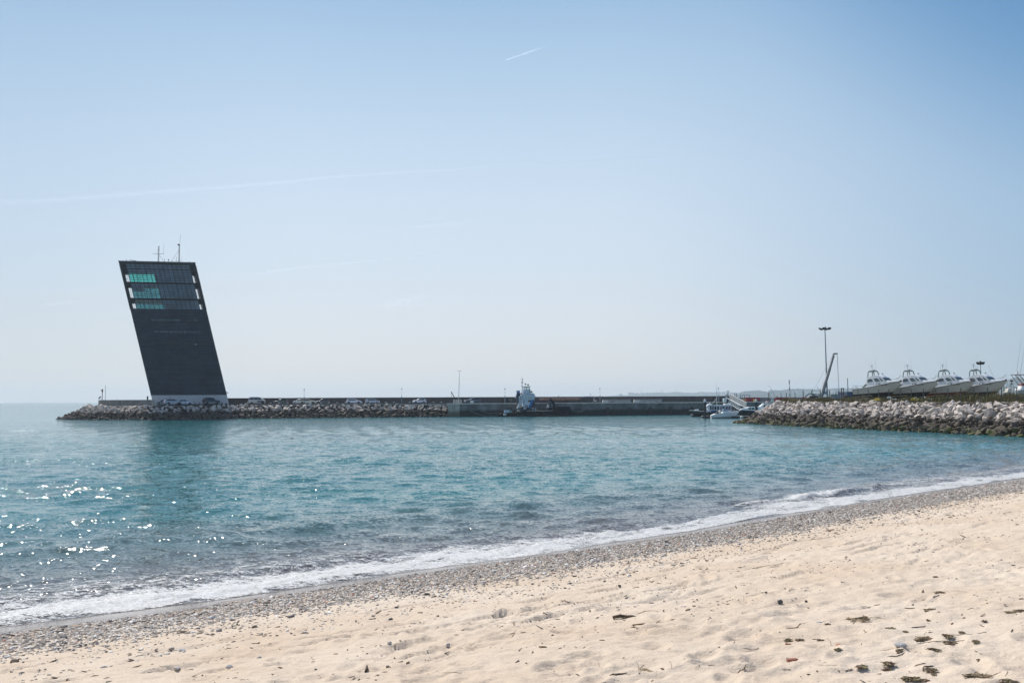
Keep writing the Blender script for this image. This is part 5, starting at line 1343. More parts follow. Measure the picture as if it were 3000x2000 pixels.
# ---------------------------------------------------------------- hull builder
def hull_loft(L, B, sheer, keel, chine=0.45, bowp=2.2, transom=0.86, n=16, flare=0.12, rake=0.08):
    """stern at x=0, bow at x=L; sheer/keel: functions of 0..1; returns list of half-section rings"""
    R = []
    for i in range(n + 1):
        t = i / n
        b = B / 2 * (transom + (1 - transom) * min(1, t / .35)) * (1 if t < .45 else max(0.012, 1 - ((t - .45) / .55) ** bowp))
        zs, zk = sheer(t), keel(t); zc = zk + (zs - zk) * chine * (1 if t < .5 else 1 - .25 * (t - .5) / .5)
        bc = b * (0.9 - flare * max(0, (t - .4) / .6) * 2.4)
        x = L * t; xr = rake * L * max(0, (t - .6) / .4) ** 1.5
        ring = [(x - xr, 0, zk), (x - xr * .6, bc * .55, zk + (zc - zk) * .5), (x - xr * .4, bc, zc), (x - xr * .15, (b + bc) / 2 * 1.01, (zc + zs) / 2), (x, b, zs)]
        R.append(ring)
    return R
def hull_mesh(R, wl=None):
    """full skin from half rings, plus deck; face material 1 below wl"""
    mb = MB()
    full = [[(x, -y, z) for x, y, z in r[::-1]] + [p for p in r[1:]] for r in R]
    m = len(full[0])
    for i in range(len(full) - 1):
        for j in range(m - 1):
            q = [full[i][j], full[i][j + 1], full[i + 1][j + 1], full[i + 1][j]]
            zc = sum(p[2] for p in q) / 4
            mb.add(q, [(0, 1, 2, 3)], 1 if wl is not None and zc < wl else 0)
        a, b_ = full[i], full[i + 1]
        mb.add([a[0], a[-1], b_[-1], b_[0]], [(0, 1, 2, 3)], 0)
    mb.add(full[0], [tuple(range(m))], 0); mb.add(full[-1], [tuple(range(m))], 0)
    return mb
def rail_along(R, h, i0, i1, r=.02, inset=.92):
    pts = []
    mb = MB()
    for s_ in (-1, 1):
        top = [(R[i][-1][0], s_ * R[i][-1][1] * inset, R[i][-1][2] + h) for i in range(i0, i1 + 1)]
        mb.path(top, r, 5)
        for i in range(i0, i1 + 1, 2): p = R[i][-1]; mb.tube((p[0], s_ * p[1] * inset, p[2]), (p[0], s_ * p[1] * inset, p[2] + h), r * .8, n=5)
    return mb
M_gel = mat('white_gelcoat', (0.50, 0.525, 0.485), 0.35, 0, .06, 1.2, spec=.5, stain=((.46, .45, .40), .25, 1.2))
M_gel2 = mat('clean_gelcoat', (0.90, 0.90, 0.88), 0.3, 0, .05, 1.2)
M_bot_blue = mat('dark_antifouling', (0.018, 0.026, 0.032), 0.9, 0, .3, 3)
M_bot_red = mat('red_antifouling', (0.16, 0.05, 0.04), 0.9, 0, .35, 3)
M_rub = mat('black_rubrail', (0.015, 0.017, 0.018), 0.6)
M_steel = mat('stainless_rail', (0.45, 0.48, 0.5), 0.3, 0.8, .05, 2)
M_bglass = mat('boat_window', (0.05, 0.07, 0.075), 0.08, 0, .3, 1.5, spec=.8)
M_grn = mat('grey_green_arch', (0.17, 0.22, 0.20), .5)
# ---------------------------------------------------------------- the four patrol launches on the hard
def patrol_launch(bottom, reg, label, big=None):
    t = thing('patrol_launch', label, 'boat', (0, 0, 0), 0, 'white patrol launches laid up in the boatyard')
    L, B = 10.6, 3.5
    sheer = lambda q: 1.72 + .10 * q + .95 * q ** 1.7
    keel = lambda q: 0.0 if q < .62 else 1.75 * ((q - .62) / .38) ** 1.9
    R = hull_loft(L, B, sheer, keel, .42, 2.3, .88, 18, .13, .07)
    hull = hull_mesh(R, None).build('hull', M_gel, t, smooth=38)
    bt = []
    for r in R:                      # antifouling skin just proud of the hull, up to the waterline
        q = [Vector(p) for p in r]; zw = .80 + .07 * r[0][0] / L
        pts = [q[0]]
        for a, b_ in zip(q, q[1:]):
            if b_.z <= zw: pts.append(b_)
            elif a.z < zw: f = (zw - a.z) / (b_.z - a.z); pts.append(a.lerp(b_, f)); break
        while len(pts) < 3: pts.append(pts[-1])
        P3 = [pts[0], pts[0].lerp(pts[-1], .5) if len(pts) < 3 else pts[len(pts) // 2], pts[-1]]
        bt.append(P3)
    mb = MB()
    for s_ in (-1, 1):
        for i in range(len(bt) - 1):
            if bt[i][2].z - bt[i][0].z < .02: continue
            for j in range(2):
                q = [bt[i][j], bt[i][j + 1], bt[i + 1][j + 1], bt[i + 1][j]]
                mb.add([(p.x, s_ * (p.y + .035), p.z - .012) for p in q], [(0, 1, 2, 3)])
    mb.build('antifouling', bottom, t)
    mb = MB()
    for s_ in (-1, 1): mb.path([(r[-1][0], s_ * (r[-1][1] + .02), r[-1][2] - .02) for r in R], .062, 6)
    mb.build('rub_rail', M_rub, t)
    MB().cbox((L - .05, 0, sheer(1) + .0), (.42, .34, .34), .09).build('bow_roller', mat('bow_timber', (.20, .15, .115), .8), t)
    # superstructure: coach roof forward, wheelhouse, aft wing
    def ring(x, w, z0, z1, sh=.82): return [(x, -w, z0), (x, -w * (sh + .10), z0 + (z1 - z0) * .62), (x, -w * sh, z1 - .05), (x, -w * sh * .72, z1), (x, w * sh * .72, z1), (x, w * sh, z1 - .05), (x, w * (sh + .10), z0 + (z1 - z0) * .62), (x, w, z0)]
    sd = lambda x: sheer(x / L) - .06
    MB().loft([ring(5.4, 1.30, sd(5.4), 3.0), ring(6.6, 1.22, sd(6.6), 3.02), ring(8.0, .95, sd(8.0), 2.98), ring(9.1, .55, sd(9.1), 2.86), ring(9.6, .25, sd(9.6), 2.66)]).build('coach_roof', M_gel2, t, smooth=50)
    WH = MB().loft([ring(2.1, 1.35, 1.72, 2.75, .9), ring(2.35, 1.36, 1.72, 3.35, .86), ring(2.9, 1.37, 1.75, 3.92, .80), ring(4.0, 1.37, 1.78, 4.16, .78), ring(5.1, 1.34, 1.85, 4.12, .76), ring(5.7, 1.30, 1.9, 3.98, .76), ring(6.25, 1.24, 2.0, 3.55, .78), ring(6.85, 1.16, 2.1, 3.02, .85)]).build('wheelhouse', M_gel2, t, smooth=50)
    def side_pane(pts, name='side_window'):
        for s_ in (-1, 1):
            vs = []
            for x, z in pts:
                f = (z - 1.8) / 2.3; y = 1.375 * (1 - .10 * max(0, f) - .16 * max(0, f - .62) / .38) + .01
                if x > 5.6: y -= (x - 5.6) * .08
                vs.append((x, s_ * y, z))
            n_ = len(vs); mb_ = MB().add(vs + [(x, y - s_ * .05, z) for x, y, z in vs], [tuple(range(n_)), tuple(range(n_, 2 * n_))] + [(i, (i + 1) % n_, (i + 1) % n_ + n_, i + n_) for i in range(n_)])
            mb_.build(name, M_bglass, t)
    side_pane([(2.75, 2.95), (2.85, 3.45), (3.5, 3.55), (3.95, 3.4), (4.05, 3.0)])
    side_pane([(4.75, 2.92), (4.25, 3.5), (5.0, 3.58), (5.85, 3.02)])
    side_pane([(6.15, 2.98), (5.55, 3.56), (5.75, 3.58), (6.55, 3.0)], 'windscreen_side')
    MB().hexa([(6.86, -1.0, 3.06), (6.86, 1.0, 3.06), (6.22, .92, 3.58), (6.22, -.92, 3.58), (6.92, -1.0, 3.10), (6.92, 1.0, 3.10), (6.28, .92, 3.62), (6.28, -.92, 3.62)]).build('windscreen', M_bglass, t)
    mb = MB()
    for s_ in (-1, 1):
        mb.prism([(2.0, 2.05), (2.9, 2.55), (2.45, 2.55), (2.05, 2.5)], s_ * 1.37, s_ * 1.40)
    mb.build('side_vent', M_grn, t)
    mb = MB()
    for s_ in (-1, 1):
        for x in (5.0, 5.65): mb.lathe((x, s_ * 1.34 - .03, 2.42), [(.01, 0), (.12, .0), (.12, .08), (.01, .08)], 12, axis='y')
    mb.build('porthole', M_bglass, t)
    mb = MB()
    for s_ in (-1, 1): mb.path([(2.5, s_ * .72, 3.7), (2.62, s_ * .68, 4.7), (2.85, s_ * .62, 5.0), (3.7, s_ * .60, 5.05), (3.95, s_ * .64, 4.8), (4.15, s_ * .72, 4.12)], .095, 6)
    mb.box((3.3, 0, 5.03), (.9, 1.2, .08)); mb.box((2.75, 0, 4.9), (.12, 1.3, .12)); mb.box((3.9, 0, 4.9), (.12, 1.3, .12))
    mb.build('radar_arch', M_grn, t)
    MB().lathe((3.5, 0, 5.08), [(.3, 0), (.36, .08), (.34, .2), (.1, .27)], 14).build('radar_dome', M_gel2, t, smooth=50)
    mb = MB(); mb.tube((3.1, 0, 5.05), (3.12, 0, 6.25), .05, .03, 6); mb.tube((3.1, -.3, 6.1), (3.1, .3, 6.1), .025, n=5); mb.box((3.12, 0, 5.9), (.16, .16, .2))
    for x, y, h in ((2.7, .5, 6.1), (2.95, -.5, 6.7), (3.5, .7, 7.9), (3.9, -.7, 6.6)): mb.tube((x, y, 5.0), (x, y, h), .018, .008, 4)
    mb.build('mast', M_steel, t)
    MB().lathe((5.35, .3, 4.15), [(.05, -.05), (.06, .08), (.16, .1), (.16, .3), (.05, .34)], 10).build('searchlight', M_steel, t)
    mb = rail_along(R, .62, 9, 17, .022); mb.path([(L - .9, -.3, sheer(.92) + .62), (L + .1, 0, sheer(1) + 1.05), (L - .9, .3, sheer(.92) + .62)], .025, 5); mb.tube((L, 0, sheer(1)), (L + .1, 0, sheer(1) + 1.05), .02); mb.build('bow_rail', M_steel, t)
    mb = rail_along(R, .75, 0, 2, .024, .9); mb.path([(.1, -1.3, 2.45), (.1, 1.3, 2.45)], .024, 5); mb.build('stern_rail', M_steel, t)
    MB().cbox((1.35, -.5, 2.1), (.55, .6, .6), .08).build('deck_box', M_grn, t)
    MB().lathe((L - .75, -.25, sheer(.95) + .72), [(.02, 0), (.10, .05), (.10, .5), (.02, .55)], 10, axis='x').build('fender_roll', M_gel2, t)
    for ch in t.children:
        if ch.name.split('.')[0] in ('wheelhouse', 'side_window', 'windscreen_side', 'windscreen', 'side_vent', 'porthole', 'radar_arch', 'radar_dome', 'mast', 'searchlight', 'deck_box'): ch.location.x += .85
        if ch.name.startswith('coach_roof'): ch.location.x += .45
    # registration on both bows
    for s_ in (-1, 1):
        k = 14; p, q = Vector(R[k][-1]), Vector(R[k - 2][-1]); lo = Vector(R[k - 1][3])
        a = math.atan2((p - q).y * s_, (p - q).x)
        pos = (p + q) / 2 * .78 + lo * .22; pos.y = (pos.y + .055) * s_
        text_mesh(reg, .34, M_rub, t, pos, (math.pi / 2 - .16, 0, a if s_ < 0 else a + math.pi), .01, 'registration')
    if big: text_mesh(big, .42, mat('faint_number', (.20, .22, .23), .7), t, (2.6, -1.72, 1.28), (math.pi / 2 - .04, 0, 0), .01, 'hull_number')
    mb = MB()
    for x in (1.6, 4.2, 6.4): mb.box((x, 0, -.32), (.35, 1.4, .62))
    mb.build('keel_block', mat('block_timber', (.07, .055, .045), .9), t)
    return t
boat_specs = [(2512, M_bot_blue, 'UAM 645', 'first patrol launch from the left with a blue container beyond its stern', None),
 (2616, M_bot_blue, 'UAM 640', 'second patrol launch, its stern overlapped by the first bow, black bottom paint', None),
 (2720, M_bot_red, 'UAM 649', 'third patrol launch with red bottom paint and a big faint hull number', 'B3750-1'),
 (2811, M_bot_blue, 'UAM 652', 'fourth patrol launch whose bow is clear against the far hills', None)]
for i, (px, bm_, reg, lab, big) in enumerate(boat_specs):
    b = patrol_launch(bm_, reg, lab, big)
    p = AT(px, 181.5 - i * 1.0, 4.62); b.location = (p.x + 1.31, p.y + 3.6, 4.5); b.rotation_euler = (0, math.radians(-2.6), math.radians(-58)); b.scale = (.9, .9, .97)
# ---------------------------------------------------------------- workboat at the quay
u = PX(279); WB0 = AT(1440, 279.2, 0)
wb = thing('workboat', 'black work barge with white wheelhouse and blue diagonal stripe moored at the quay', 'boat', WB0, math.atan2(14, 71) * .8)
k8 = u / 9.046
def w(x, y): return (x * k8, (1157 - y) * k8)      # zoomed-photo pixel -> metres right, up
M_hullk = mat('black_hull', (0.009, 0.014, 0.022), .7, 0, .3, 1.5, spec=.25, stain=((.03, .022, .02), .3, 1.5))
M_navy = mat('navy_paint', (0.012, 0.020, 0.042), .5); M_blue = mat('blue_stripe', (0.02, 0.16, 0.42), .5); M_wbw = mat('wheelhouse_white', (0.62, 0.70, 0.78), .5, 0, .05, 1.5)
mb = MB()
prof = [w(330, 1170), w(205, 1100), w(235, 1062), w(420, 1058), w(900, 1040), w(1700, 1012), w(1725, 960), w(1840, 908), w(2070, 902), w(2105, 1000), w(2100, 1170)]
mb.loft([[(x * 1 + (1.2 if k in (0, 3) else 0) * (1 if x < 12 else -1) * 1.0, y_, z) for x, z in prof] for k, y_ in ((0, -2.9), (1, -2.2), (2, 2.2), (3, 2.9))])
mb.build('hull', M_hullk, wb, smooth=30)
MB().hexa([(*w(420, 1157)[:1], -2.93, .02), (w(2090, 0)[0], -2.93, .02), (w(2090, 0)[0], -2.8, .02), (w(420, 0)[0], -2.8, .02), (w(420, 0)[0], -2.93, .22), (w(2090, 0)[0], -2.93, .55), (w(2090, 0)[0], -2.8, .55), (w(420, 0)[0], -2.8, .22)]).build('boot_top', mat('boot_red', (.07, .035, .035), .8), wb)
for x in (530, 660, 905, 1180, 1370, 1770, 1950):
    c = w(x, 1072); MB().torus((c[0], -3.02, c[1]), .40, .13, 'y', 18, 8).build('tyre_fender', M_tyre, wb, smooth=60)
x0, x1 = w(900, 0)[0], w(1700, 0)[0]; MB().box(((x0 + x1) / 2, -2.7, w(0, 1020)[1] + .1), (x1 - x0, .25, .14)).build('deck_edge', mat('deck_edge_pale', (.55, .52, .42), .8), wb)
# lower house
def polyprism(pts, y0, y1): return MB().prism([w(*p) for p in pts], y0, y1)
polyprism([(838, 1010), (838, 720), (1125, 715), (1140, 1005)], -1.7, 1.7).build('deckhouse', M_wbw, wb)
polyprism([(960, 930), (1025, 930), (1120, 716), (1046, 716)], -1.76, -1.70).build('blue_stripe', M_blue, wb)
polyprism([(1025, 930), (1120, 716), (1130, 716), (1145, 1008), (840, 1010), (840, 970), (905, 960), (935, 930)], -1.75, -1.70).build('navy_panel', M_navy, wb)
polyprism([(1124, 716), (1146, 1008), (1150, 1008), (1130, 716)], -1.70, 1.70).build('navy_front', M_navy, wb)
polyprism([(948, 735), (1038, 735), (1038, 778), (948, 778)], -1.78, -1.70).build('side_port', mat('dull_port', (.06, .07, .08), .5), wb)
lt = w(910, 900); MB().torus((lt[0], -1.82, lt[1]), .34, .09, 'y', 20, 8).build('lifebuoy', mat('buoy_dark_red', (.09, .03, .05), .6), wb, smooth=60)
polyprism([(1095, 885), (1130, 885), (1130, 930), (1095, 930)], -1.80, -1.76).build('red_board', mat('red_board', (.36, .07, .07), .6), wb)
c = w(1113, 985); text_mesh('T6', 1.35, M_wbw, wb, (c[0], -1.80, c[1]), (math.pi / 2, 0, 0), .01, 'hull_mark')
# bridge with raked windows
M_brg = mat('bridge_glass', (.42, .52, .54), .12, 0, .25, 1.5, spec=.8)
bw = [(835, 722), (820, 600), (1158, 598), (1118, 722)]
polyprism(bw, -1.9, 1.9).build('bridge', M_wbw, wb)
for q in ([(862, 618), (936, 618), (932, 705), (872, 705)], [(958, 618), (1040, 616), (1036, 705), (962, 705)], [(1060, 616), (1078, 616), (1072, 705), (1052, 705)], [(1090, 616), (1112, 616), (1100, 705), (1084, 705)], [(1122, 616), (1142, 616), (1124, 705), (1110, 705)]):
    polyprism(q, -1.96, -1.90).build('bridge_window', M_brg, wb)
polyprism([(790, 600), (800, 575), (850, 548), (1080, 545), (1110, 565), (1128, 600)], -1.95, 1.95).build('bridge_roof', mat('roof_grey_blue', (.42, .50, .60), .5), wb, smooth=30)
polyprism([(812, 598), (868, 552), (900, 552), (930, 598)], -2.0, -1.96).build('roof_panel', mat('roof_cream', (.70, .66, .62), .5), wb)
polyprism([(820, 545), (832, 478), (900, 470), (1000, 470), (1024, 545)], -1.3, 1.3).build('upper_base', M_wbw, wb)
polyprism([(1000, 545), (1003, 440), (1020, 440), (1026, 545)], -1.34, -1.3).build('dark_door', M_black, wb)
fr = MB(); 
for q in ([(860, 372), (1022, 368), (1020, 382), (860, 386)], [(870, 462), (1000, 462), (1000, 476), (870, 476)], [(862, 380), (876, 380), (886, 470), (872, 470)], [(903, 380), (917, 380), (917, 470), (905, 470)], [(962, 380), (978, 380), (966, 470), (952, 470)], [(1006, 380), (1020, 380), (1000, 470), (988, 470)]):
    for ya, yb in ((-1.3, -1.2), (1.2, 1.3)): fr.prism([w(*p) for p in q], ya, yb)
fr.prism([w(*p) for p in [(856, 366), (1026, 362), (1026, 374), (856, 378)]], -1.35, 1.35)
fr.build('lookout_frame', mat('frame_grey_green', (.30, .36, .37), .5), wb)
gp = MB(); gp.prism([w(*p) for p in [(872, 384), (1010, 382), (994, 466), (882, 466)]], -1.24, -1.22); gp.build('lookout_glass', glass('lookout_pane', (.82, .88, .88), .25), wb)
ms = MB(); a = w(828, 545); b_ = w(826, 165); ms.tube((a[0], 0, a[1]), (b_[0], 0, b_[1]), .10, .07, 7)
for x, y in ((800, 90), (845, 92)): p, q = w(x, 212), w(x, y); ms.tube((p[0], 0, p[1]), (q[0], 0, q[1]), .03, .015, 4)
p, q = w(797, 212), w(858, 212); ms.tube((p[0], 0, p[1]), (q[0], 0, q[1]), .03, n=4); p, q = w(808, 268), w(848, 268); ms.tube((p[0], 0, p[1]), (q[0], 0, q[1]), .05, n=4)
p, q = w(915, 365), w(915, 292); ms.tube((p[0], 0, p[1]), (q[0], 0, q[1]), .04, n=5); p, q = w(882, 290), w(945, 290); ms.tube((p[0], 0, p[1]), (q[0], 0, q[1]), .04, n=5)
ms.build('mast', mat('mast_pale', (.5, .54, .6), .5), wb)
for x, y, r in ((810, 268, .14), (843, 258, .14), (842, 172, .12), (811, 360, .13), (915, 305, .22), (984, 322, .28), (1062, 510, .32), (1130, 562, .12), (787, 560, .28), (880, 560, .34)):
    c = w(x, y); MB().lathe((c[0], -.9 if y > 500 else 0, c[1] - r * .7), [(r * .4, 0), (r, r * .5), (r * .9, r * 1.2), (r * .3, r * 1.5)], 10).build('deck_lamp', M_black, wb, smooth=60)
p, q = w(984, 365), w(984, 330); MB().tube((p[0], 0, p[1]), (q[0], 0, q[1]), .05).build('lamp_stalk', M_black, wb)
rl = MB()
for ya in (-1.7, 1.7):
    rl.path([(w(775, 545)[0], ya, w(0, 545)[1]), (w(775, 472)[0], ya, w(0, 474)[1]), (w(830, 470)[0], ya, w(0, 470)[1])], .04, 5); rl.path([(w(1015, 468)[0], ya, w(0, 468)[1]), (w(1052, 466)[0], ya, w(0, 466)[1]), (w(1052, 545)[0], ya, w(0, 545)[1])], .04, 5)
rl.build('top_railing', M_wbw, wb)
lf = MB()
for x in (724, 765, 775, 820, 850):
    a, b_ = w(x, 812), w(x, 628); lf.box((a[0], -1.6, (a[1] + b_[1]) / 2), (.26, .2, b_[1] - a[1]))
for y in (632, 718, 745, 775, 806): a, b_ = w(718, y), w(856, y); lf.box(((a[0] + b_[0]) / 2, -1.6, a[1]), (b_[0] - a[0], .2, .16 if y != 632 else .3))
a, b_ = w(724, 820), w(960, 820); lf.box(((a[0] + b_[0]) / 2, -.9, a[1]), (b_[0] - a[0], 1.6, .12))
lf.build('access_cage', M_wbw, wb)
for (xa, ya_), (xb, yb_), m_ in (((650, 940), (718, 815), M_blk), ((668, 950), (734, 830), M_wbw)):
    a, b_ = w(xa, ya_), w(xb, yb_); MB().hexa([(a[0], -1.7, a[1]), (a[0] + .35, -1.7, a[1]), (a[0] + .35, -1.2, a[1]), (a[0], -1.2, a[1]), (b_[0], -1.7, b_[1]), (b_[0] + .35, -1.7, b_[1]), (b_[0] + .35, -1.2, b_[1]), (b_[0], -1.2, b_[1])]).build('stair_rail', m_, wb)
polyprism([(690, 1050), (690, 975), (750, 970), (755, 1050)], -1.0, .4).build('stair_foot', mat('cream_white', (.55, .55, .48), .6), wb)
polyprism([(762, 1050), (768, 925), (800, 895), (850, 900), (860, 1050)], -1.5, 1).build('winch_house', M_navy, wb)
# folding crane at the aft end
cr_ = polyprism([(682, 812), (680, 545), (758, 540), (772, 620), (725, 640), (722, 812)], -.6, .6); cr_.build('crane_column', M_navy, wb)
polyprism([(680, 545), (688, 500), (735, 468), (752, 480), (760, 542)], -.65, .65).build('crane_head', M_blue, wb)
for pts in ([(655, 488), (690, 498), (705, 512), (690, 514), (655, 498)], [(682, 466), (720, 480), (728, 494), (705, 488), (680, 476)]): polyprism(pts, -.3, .3).build('crane_claw', M_black, wb)
pth = [w(668, 590), w(655, 640), w(642, 680)]; MB().path([(x, -.2, z) for x, z in pth], .16, 6).build('hydraulic_arm', mat('pale_blue_arm', (.35, .45, .58), .5), wb)
a, b_ = w(250, 975), w(900, 968); MB().box(((a[0] + b_[0]) / 2, -2.2, a[1]), (b_[0] - a[0], .2, .2)).build('boom_beam', mat('boom_slate', (.11, .14, .19), .6), wb)
for x in (335, 385): a, b_ = w(x, 1060), w(x + 25, 985); MB().box(((a[0] + b_[0]) / 2, -1.9, (a[1] + b_[1]) / 2), (.75, .6, b_[1] - a[1])).build('aft_locker', M_wbw, wb)
polyprism([(425, 1052), (430, 990), (450, 975), (470, 1000), (520, 1010), (515, 1052)], -1.9, -.8).build('tarp_heap', mat('aqua_tarp', (.22, .48, .45), .7), wb)
c = w(315, 1100); MB().cbox((c[0], -2.9, c[1]), (.75, .6, .5), .12).build('white_float', M_blk, wb)
c = w(412, 960); MB().lathe((c[0], -1.5, c[1]), [(.2, -.6), (.22, 0), (.1, .4)], 8).build('vent_pipe', M_black, wb)
# deck crane and clutter forward
mb = MB(); mb.prism([w(*p) for p in [(1478, 985), (1485, 930), (1530, 880), (1552, 700), (1572, 684), (1600, 690), (1690, 810), (1702, 985), (1650, 985), (1640, 830), (1602, 780), (1590, 905), (1545, 930), (1520, 985)]], -.7, .7); mb.build('deck_crane', M_hullk, wb)
mb = MB()
for a, b_ in (((1570, 760), (1545, 930)), ((1600, 800), (1640, 905)), ((1545, 925), (1650, 900)), ((1610, 790), (1600, 900))): p, q = w(*a), w(*b_); mb.tube((p[0], -.8, p[1]), (q[0], -.8, q[1]), .1, n=6)
mb.build('hydraulic_ram', mat('ram_steel', (.2, .24, .28), .4, .5), wb)
c = w(1502, 898); MB().cbox((c[0], -.9, c[1]), (.5, .4, .8), .08).build('white_lamp_box', M_blk, wb)
mb = MB()
for a, b_ in (((1700, 920), (1780, 925)), ((1780, 925), (1800, 960)), ((1780, 990), (1840, 900)), ((1830, 900), (1890, 895)), ((1910, 912), (1970, 905)), ((1975, 905), (2060, 903)), ((1990, 902), (1990, 885)), ((2055, 903), (2055, 890))): p, q = w(*a), w(*b_); mb.tube((p[0], -2.3, p[1] + .1), (q[0], -2.3, q[1] + .1), .07, n=5)
mb.build('bow_railing', mat('rail_slate', (.20, .28, .36), .5), wb)
polyprism([(1725, 1000), (1730, 940), (1800, 935), (1810, 1000)], -1.6, .2).build('bow_winch', M_hullk, wb)
polyprism([(1190, 1012), (1215, 985), (1290, 985), (1320, 1010)], -1.2, 0).build('rust_chain_heap', mat('chain_rust', (.17, .08, .06), .9), wb)
# ---------------------------------------------------------------- marina
M_pile = mat('dark_piling', (0.035, 0.035, 0.045), .7, 0, .3, 2)
zm = lambda x, y: (2000 + x / 8.4, 1100 + y / 8.4)
def HY(px): return 1171 - (px - 1500) * .0049
def zat(px, py, Y): return CAM_H + (HY(px) - py) * PX(Y)
def piling(px, Y, ytop, wpx, label):
    b = AT(px, Y, -1.2); r = wpx * PX(Y) / 2; zt = zat(px, ytop, Y) + 1.2
    t = thing('mooring_pile', label, 'pile', b, 0, 'dark mooring piles with white caps')
    MB().lathe((0, 0, 0), [(r, 0), (r, zt - .8)], 16).build('pile_shaft', M_pile, t, smooth=50)
    MB().lathe((0, 0, zt - .82), [(r * 1.12, 0), (r * 1.12, .45), (r * .7, .65), (r * .2, .78)], 16).build('pile_cap', M_blk, t, smooth=40)
piling(2066.2, 239, 1167.7, 6.6, 'dark pile with white cap left of the white motorboat')
piling(2216.5, 232, 1167.3, 6.4, 'dark pile with white cap between the dark launch and the rubble tip')
piling(2360.5, 214, 1166.5, 5.8, 'mostly hidden pile whose white cap shows above the rubble crest')
def pontoon(pxa, pxb, Y, label, wd=2.2):
    a, b_ = AT(pxa, Y, 0), AT(pxb, Y, 0); t = thing('floating_pontoon', label, 'pontoon', a, 0, 'floating pontoons of the marina'); L_ = b_.x - a.x
    MB().box((L_ / 2, wd / 2, .18), (L_, wd * .9, .55)).build('float', M_pile, t); MB().box((L_ / 2, wd / 2, .50), (L_, wd, .10)).build('deck_board', mat('pontoon_deck', (.36, .35, .34), .8), t)
pontoon(2058.5, 2082, 239.5, 'short pontoon finger at the foot of the left pile'); pontoon(2146, 2230, 236.5, 'long pontoon between the motorboat and the rubble tip')
pontoon(2028, 2150, 262, 'far pontoon walkway behind the cabin boat', 2.5)
c = AT(2173, 235.8, 0.35); tag(MB().lathe((0, 0, -.35), [(.1, 0), (.36, .1), (.38, .45), (.2, .62)], 12).build('mooring_buoy', M_blk, loc=c, smooth=50), 'white mooring buoy under the long pontoon', 'buoy')
# white motorboat
mbt = thing('motorboat', 'white open motorboat with a black outboard at the marina edge', 'boat', AT(2083.5, 238, 0), math.radians(2))
L_ = (2168 - 2084) * PX(238); sh = lambda q: 1.02 + .15 * q + .62 * q ** 1.6 + (.0 if q > .12 else -.35 * (1 - q / .12)); kl = lambda q: -.25 if q < .7 else -.25 + 1.35 * ((q - .7) / .3) ** 2
R = hull_loft(L_, 2.5, sh, kl, .4, 2.2, .9, 16, .15, .10); hull_mesh(R).build('hull', M_gel2, mbt, smooth=38)
mb = MB()
for s_ in (-1, 1): mb.path([(r[-1][0], s_ * (r[-1][1] + .01), r[-1][2] - .04) for r in R], .035, 5)
mb.build('rub_rail', mat('rub_grey', (.35, .38, .4), .5), mbt)
MB().loft([[(x, -w_, z0), (x, -w_ * .8, z1), (x, w_ * .8, z1), (x, w_, z0)] for x, w_, z0, z1 in ((2.6, 1.0, 1.05, 1.25), (2.9, 1.0, 1.05, 1.95), (3.6, .95, 1.1, 1.9), (4.9, .7, 1.3, 1.55), (6.0, .3, 1.5, 1.6))]).build('cuddy', M_gel2, mbt, smooth=50)
MB().loft([[(x, -w_, z0), (x, -w_ * .75, z1), (x, w_ * .75, z1), (x, w_, z0)] for x, w_, z0, z1 in ((2.7, .95, 1.62, 1.9), (3.0, .95, 1.7, 2.22), (3.5, .9, 1.72, 2.2), (4.3, .7, 1.6, 1.72))]).build('windscreen', glass('screen_tint', (.45, .55, .55), .35, .08), mbt)
MB().path([(2.1, -.5, 1.1), (2.1, -.5, 2.75), (2.3, 0, 2.85), (2.1, .5, 2.75), (2.1, .5, 1.1)], .04, 6).build('light_arch', M_steel, mbt)
MB().cbox((2.1, 0, 1.5), (.5, .8, .7), .1).build('helm_console', M_gel2, mbt); MB().cbox((1.5, 0, 1.35), (.45, 1.0, .55), .1).build('helm_seat', M_black, mbt)
MB().loft([[(-.75, -.25, .9), (-.15, -.25, .9), (-.15, .25, .9), (-.75, .25, .9)], [(-.85, -.28, 1.35), (-.1, -.28, 1.35), (-.1, .28, 1.35), (-.85, .28, 1.35)], [(-.7, -.2, 1.6), (-.15, -.2, 1.55), (-.15, .2, 1.55), (-.7, .2, 1.6)]]).build('outboard_engine', M_black, mbt, smooth=40)
MB().box((-.4, 0, .35), (.3, .16, 1.2)).build('outboard_leg', M_black, mbt)
mb = MB()
for s_ in (-1, 1):
    mb.path([(R[i][-1][0], s_ * R[i][-1][1] * .9, R[i][-1][2] + .45) for i in range(9, 16)] + [(L_ + .25, 0, sh(1) + .4)], .02, 5)
    for i in (9, 11, 13, 15): p = R[i][-1]; mb.tube((p[0] - .25, s_ * p[1] * .9, p[2]), (p[0], s_ * p[1] * .9, p[2] + .45), .016, n=4)
mb.build('bow_rail', M_steel, mbt); MB().box((L_ + .15, 0, sh(1) - .02), (.5, .12, .08)).build('anchor_roller', M_steel, mbt)
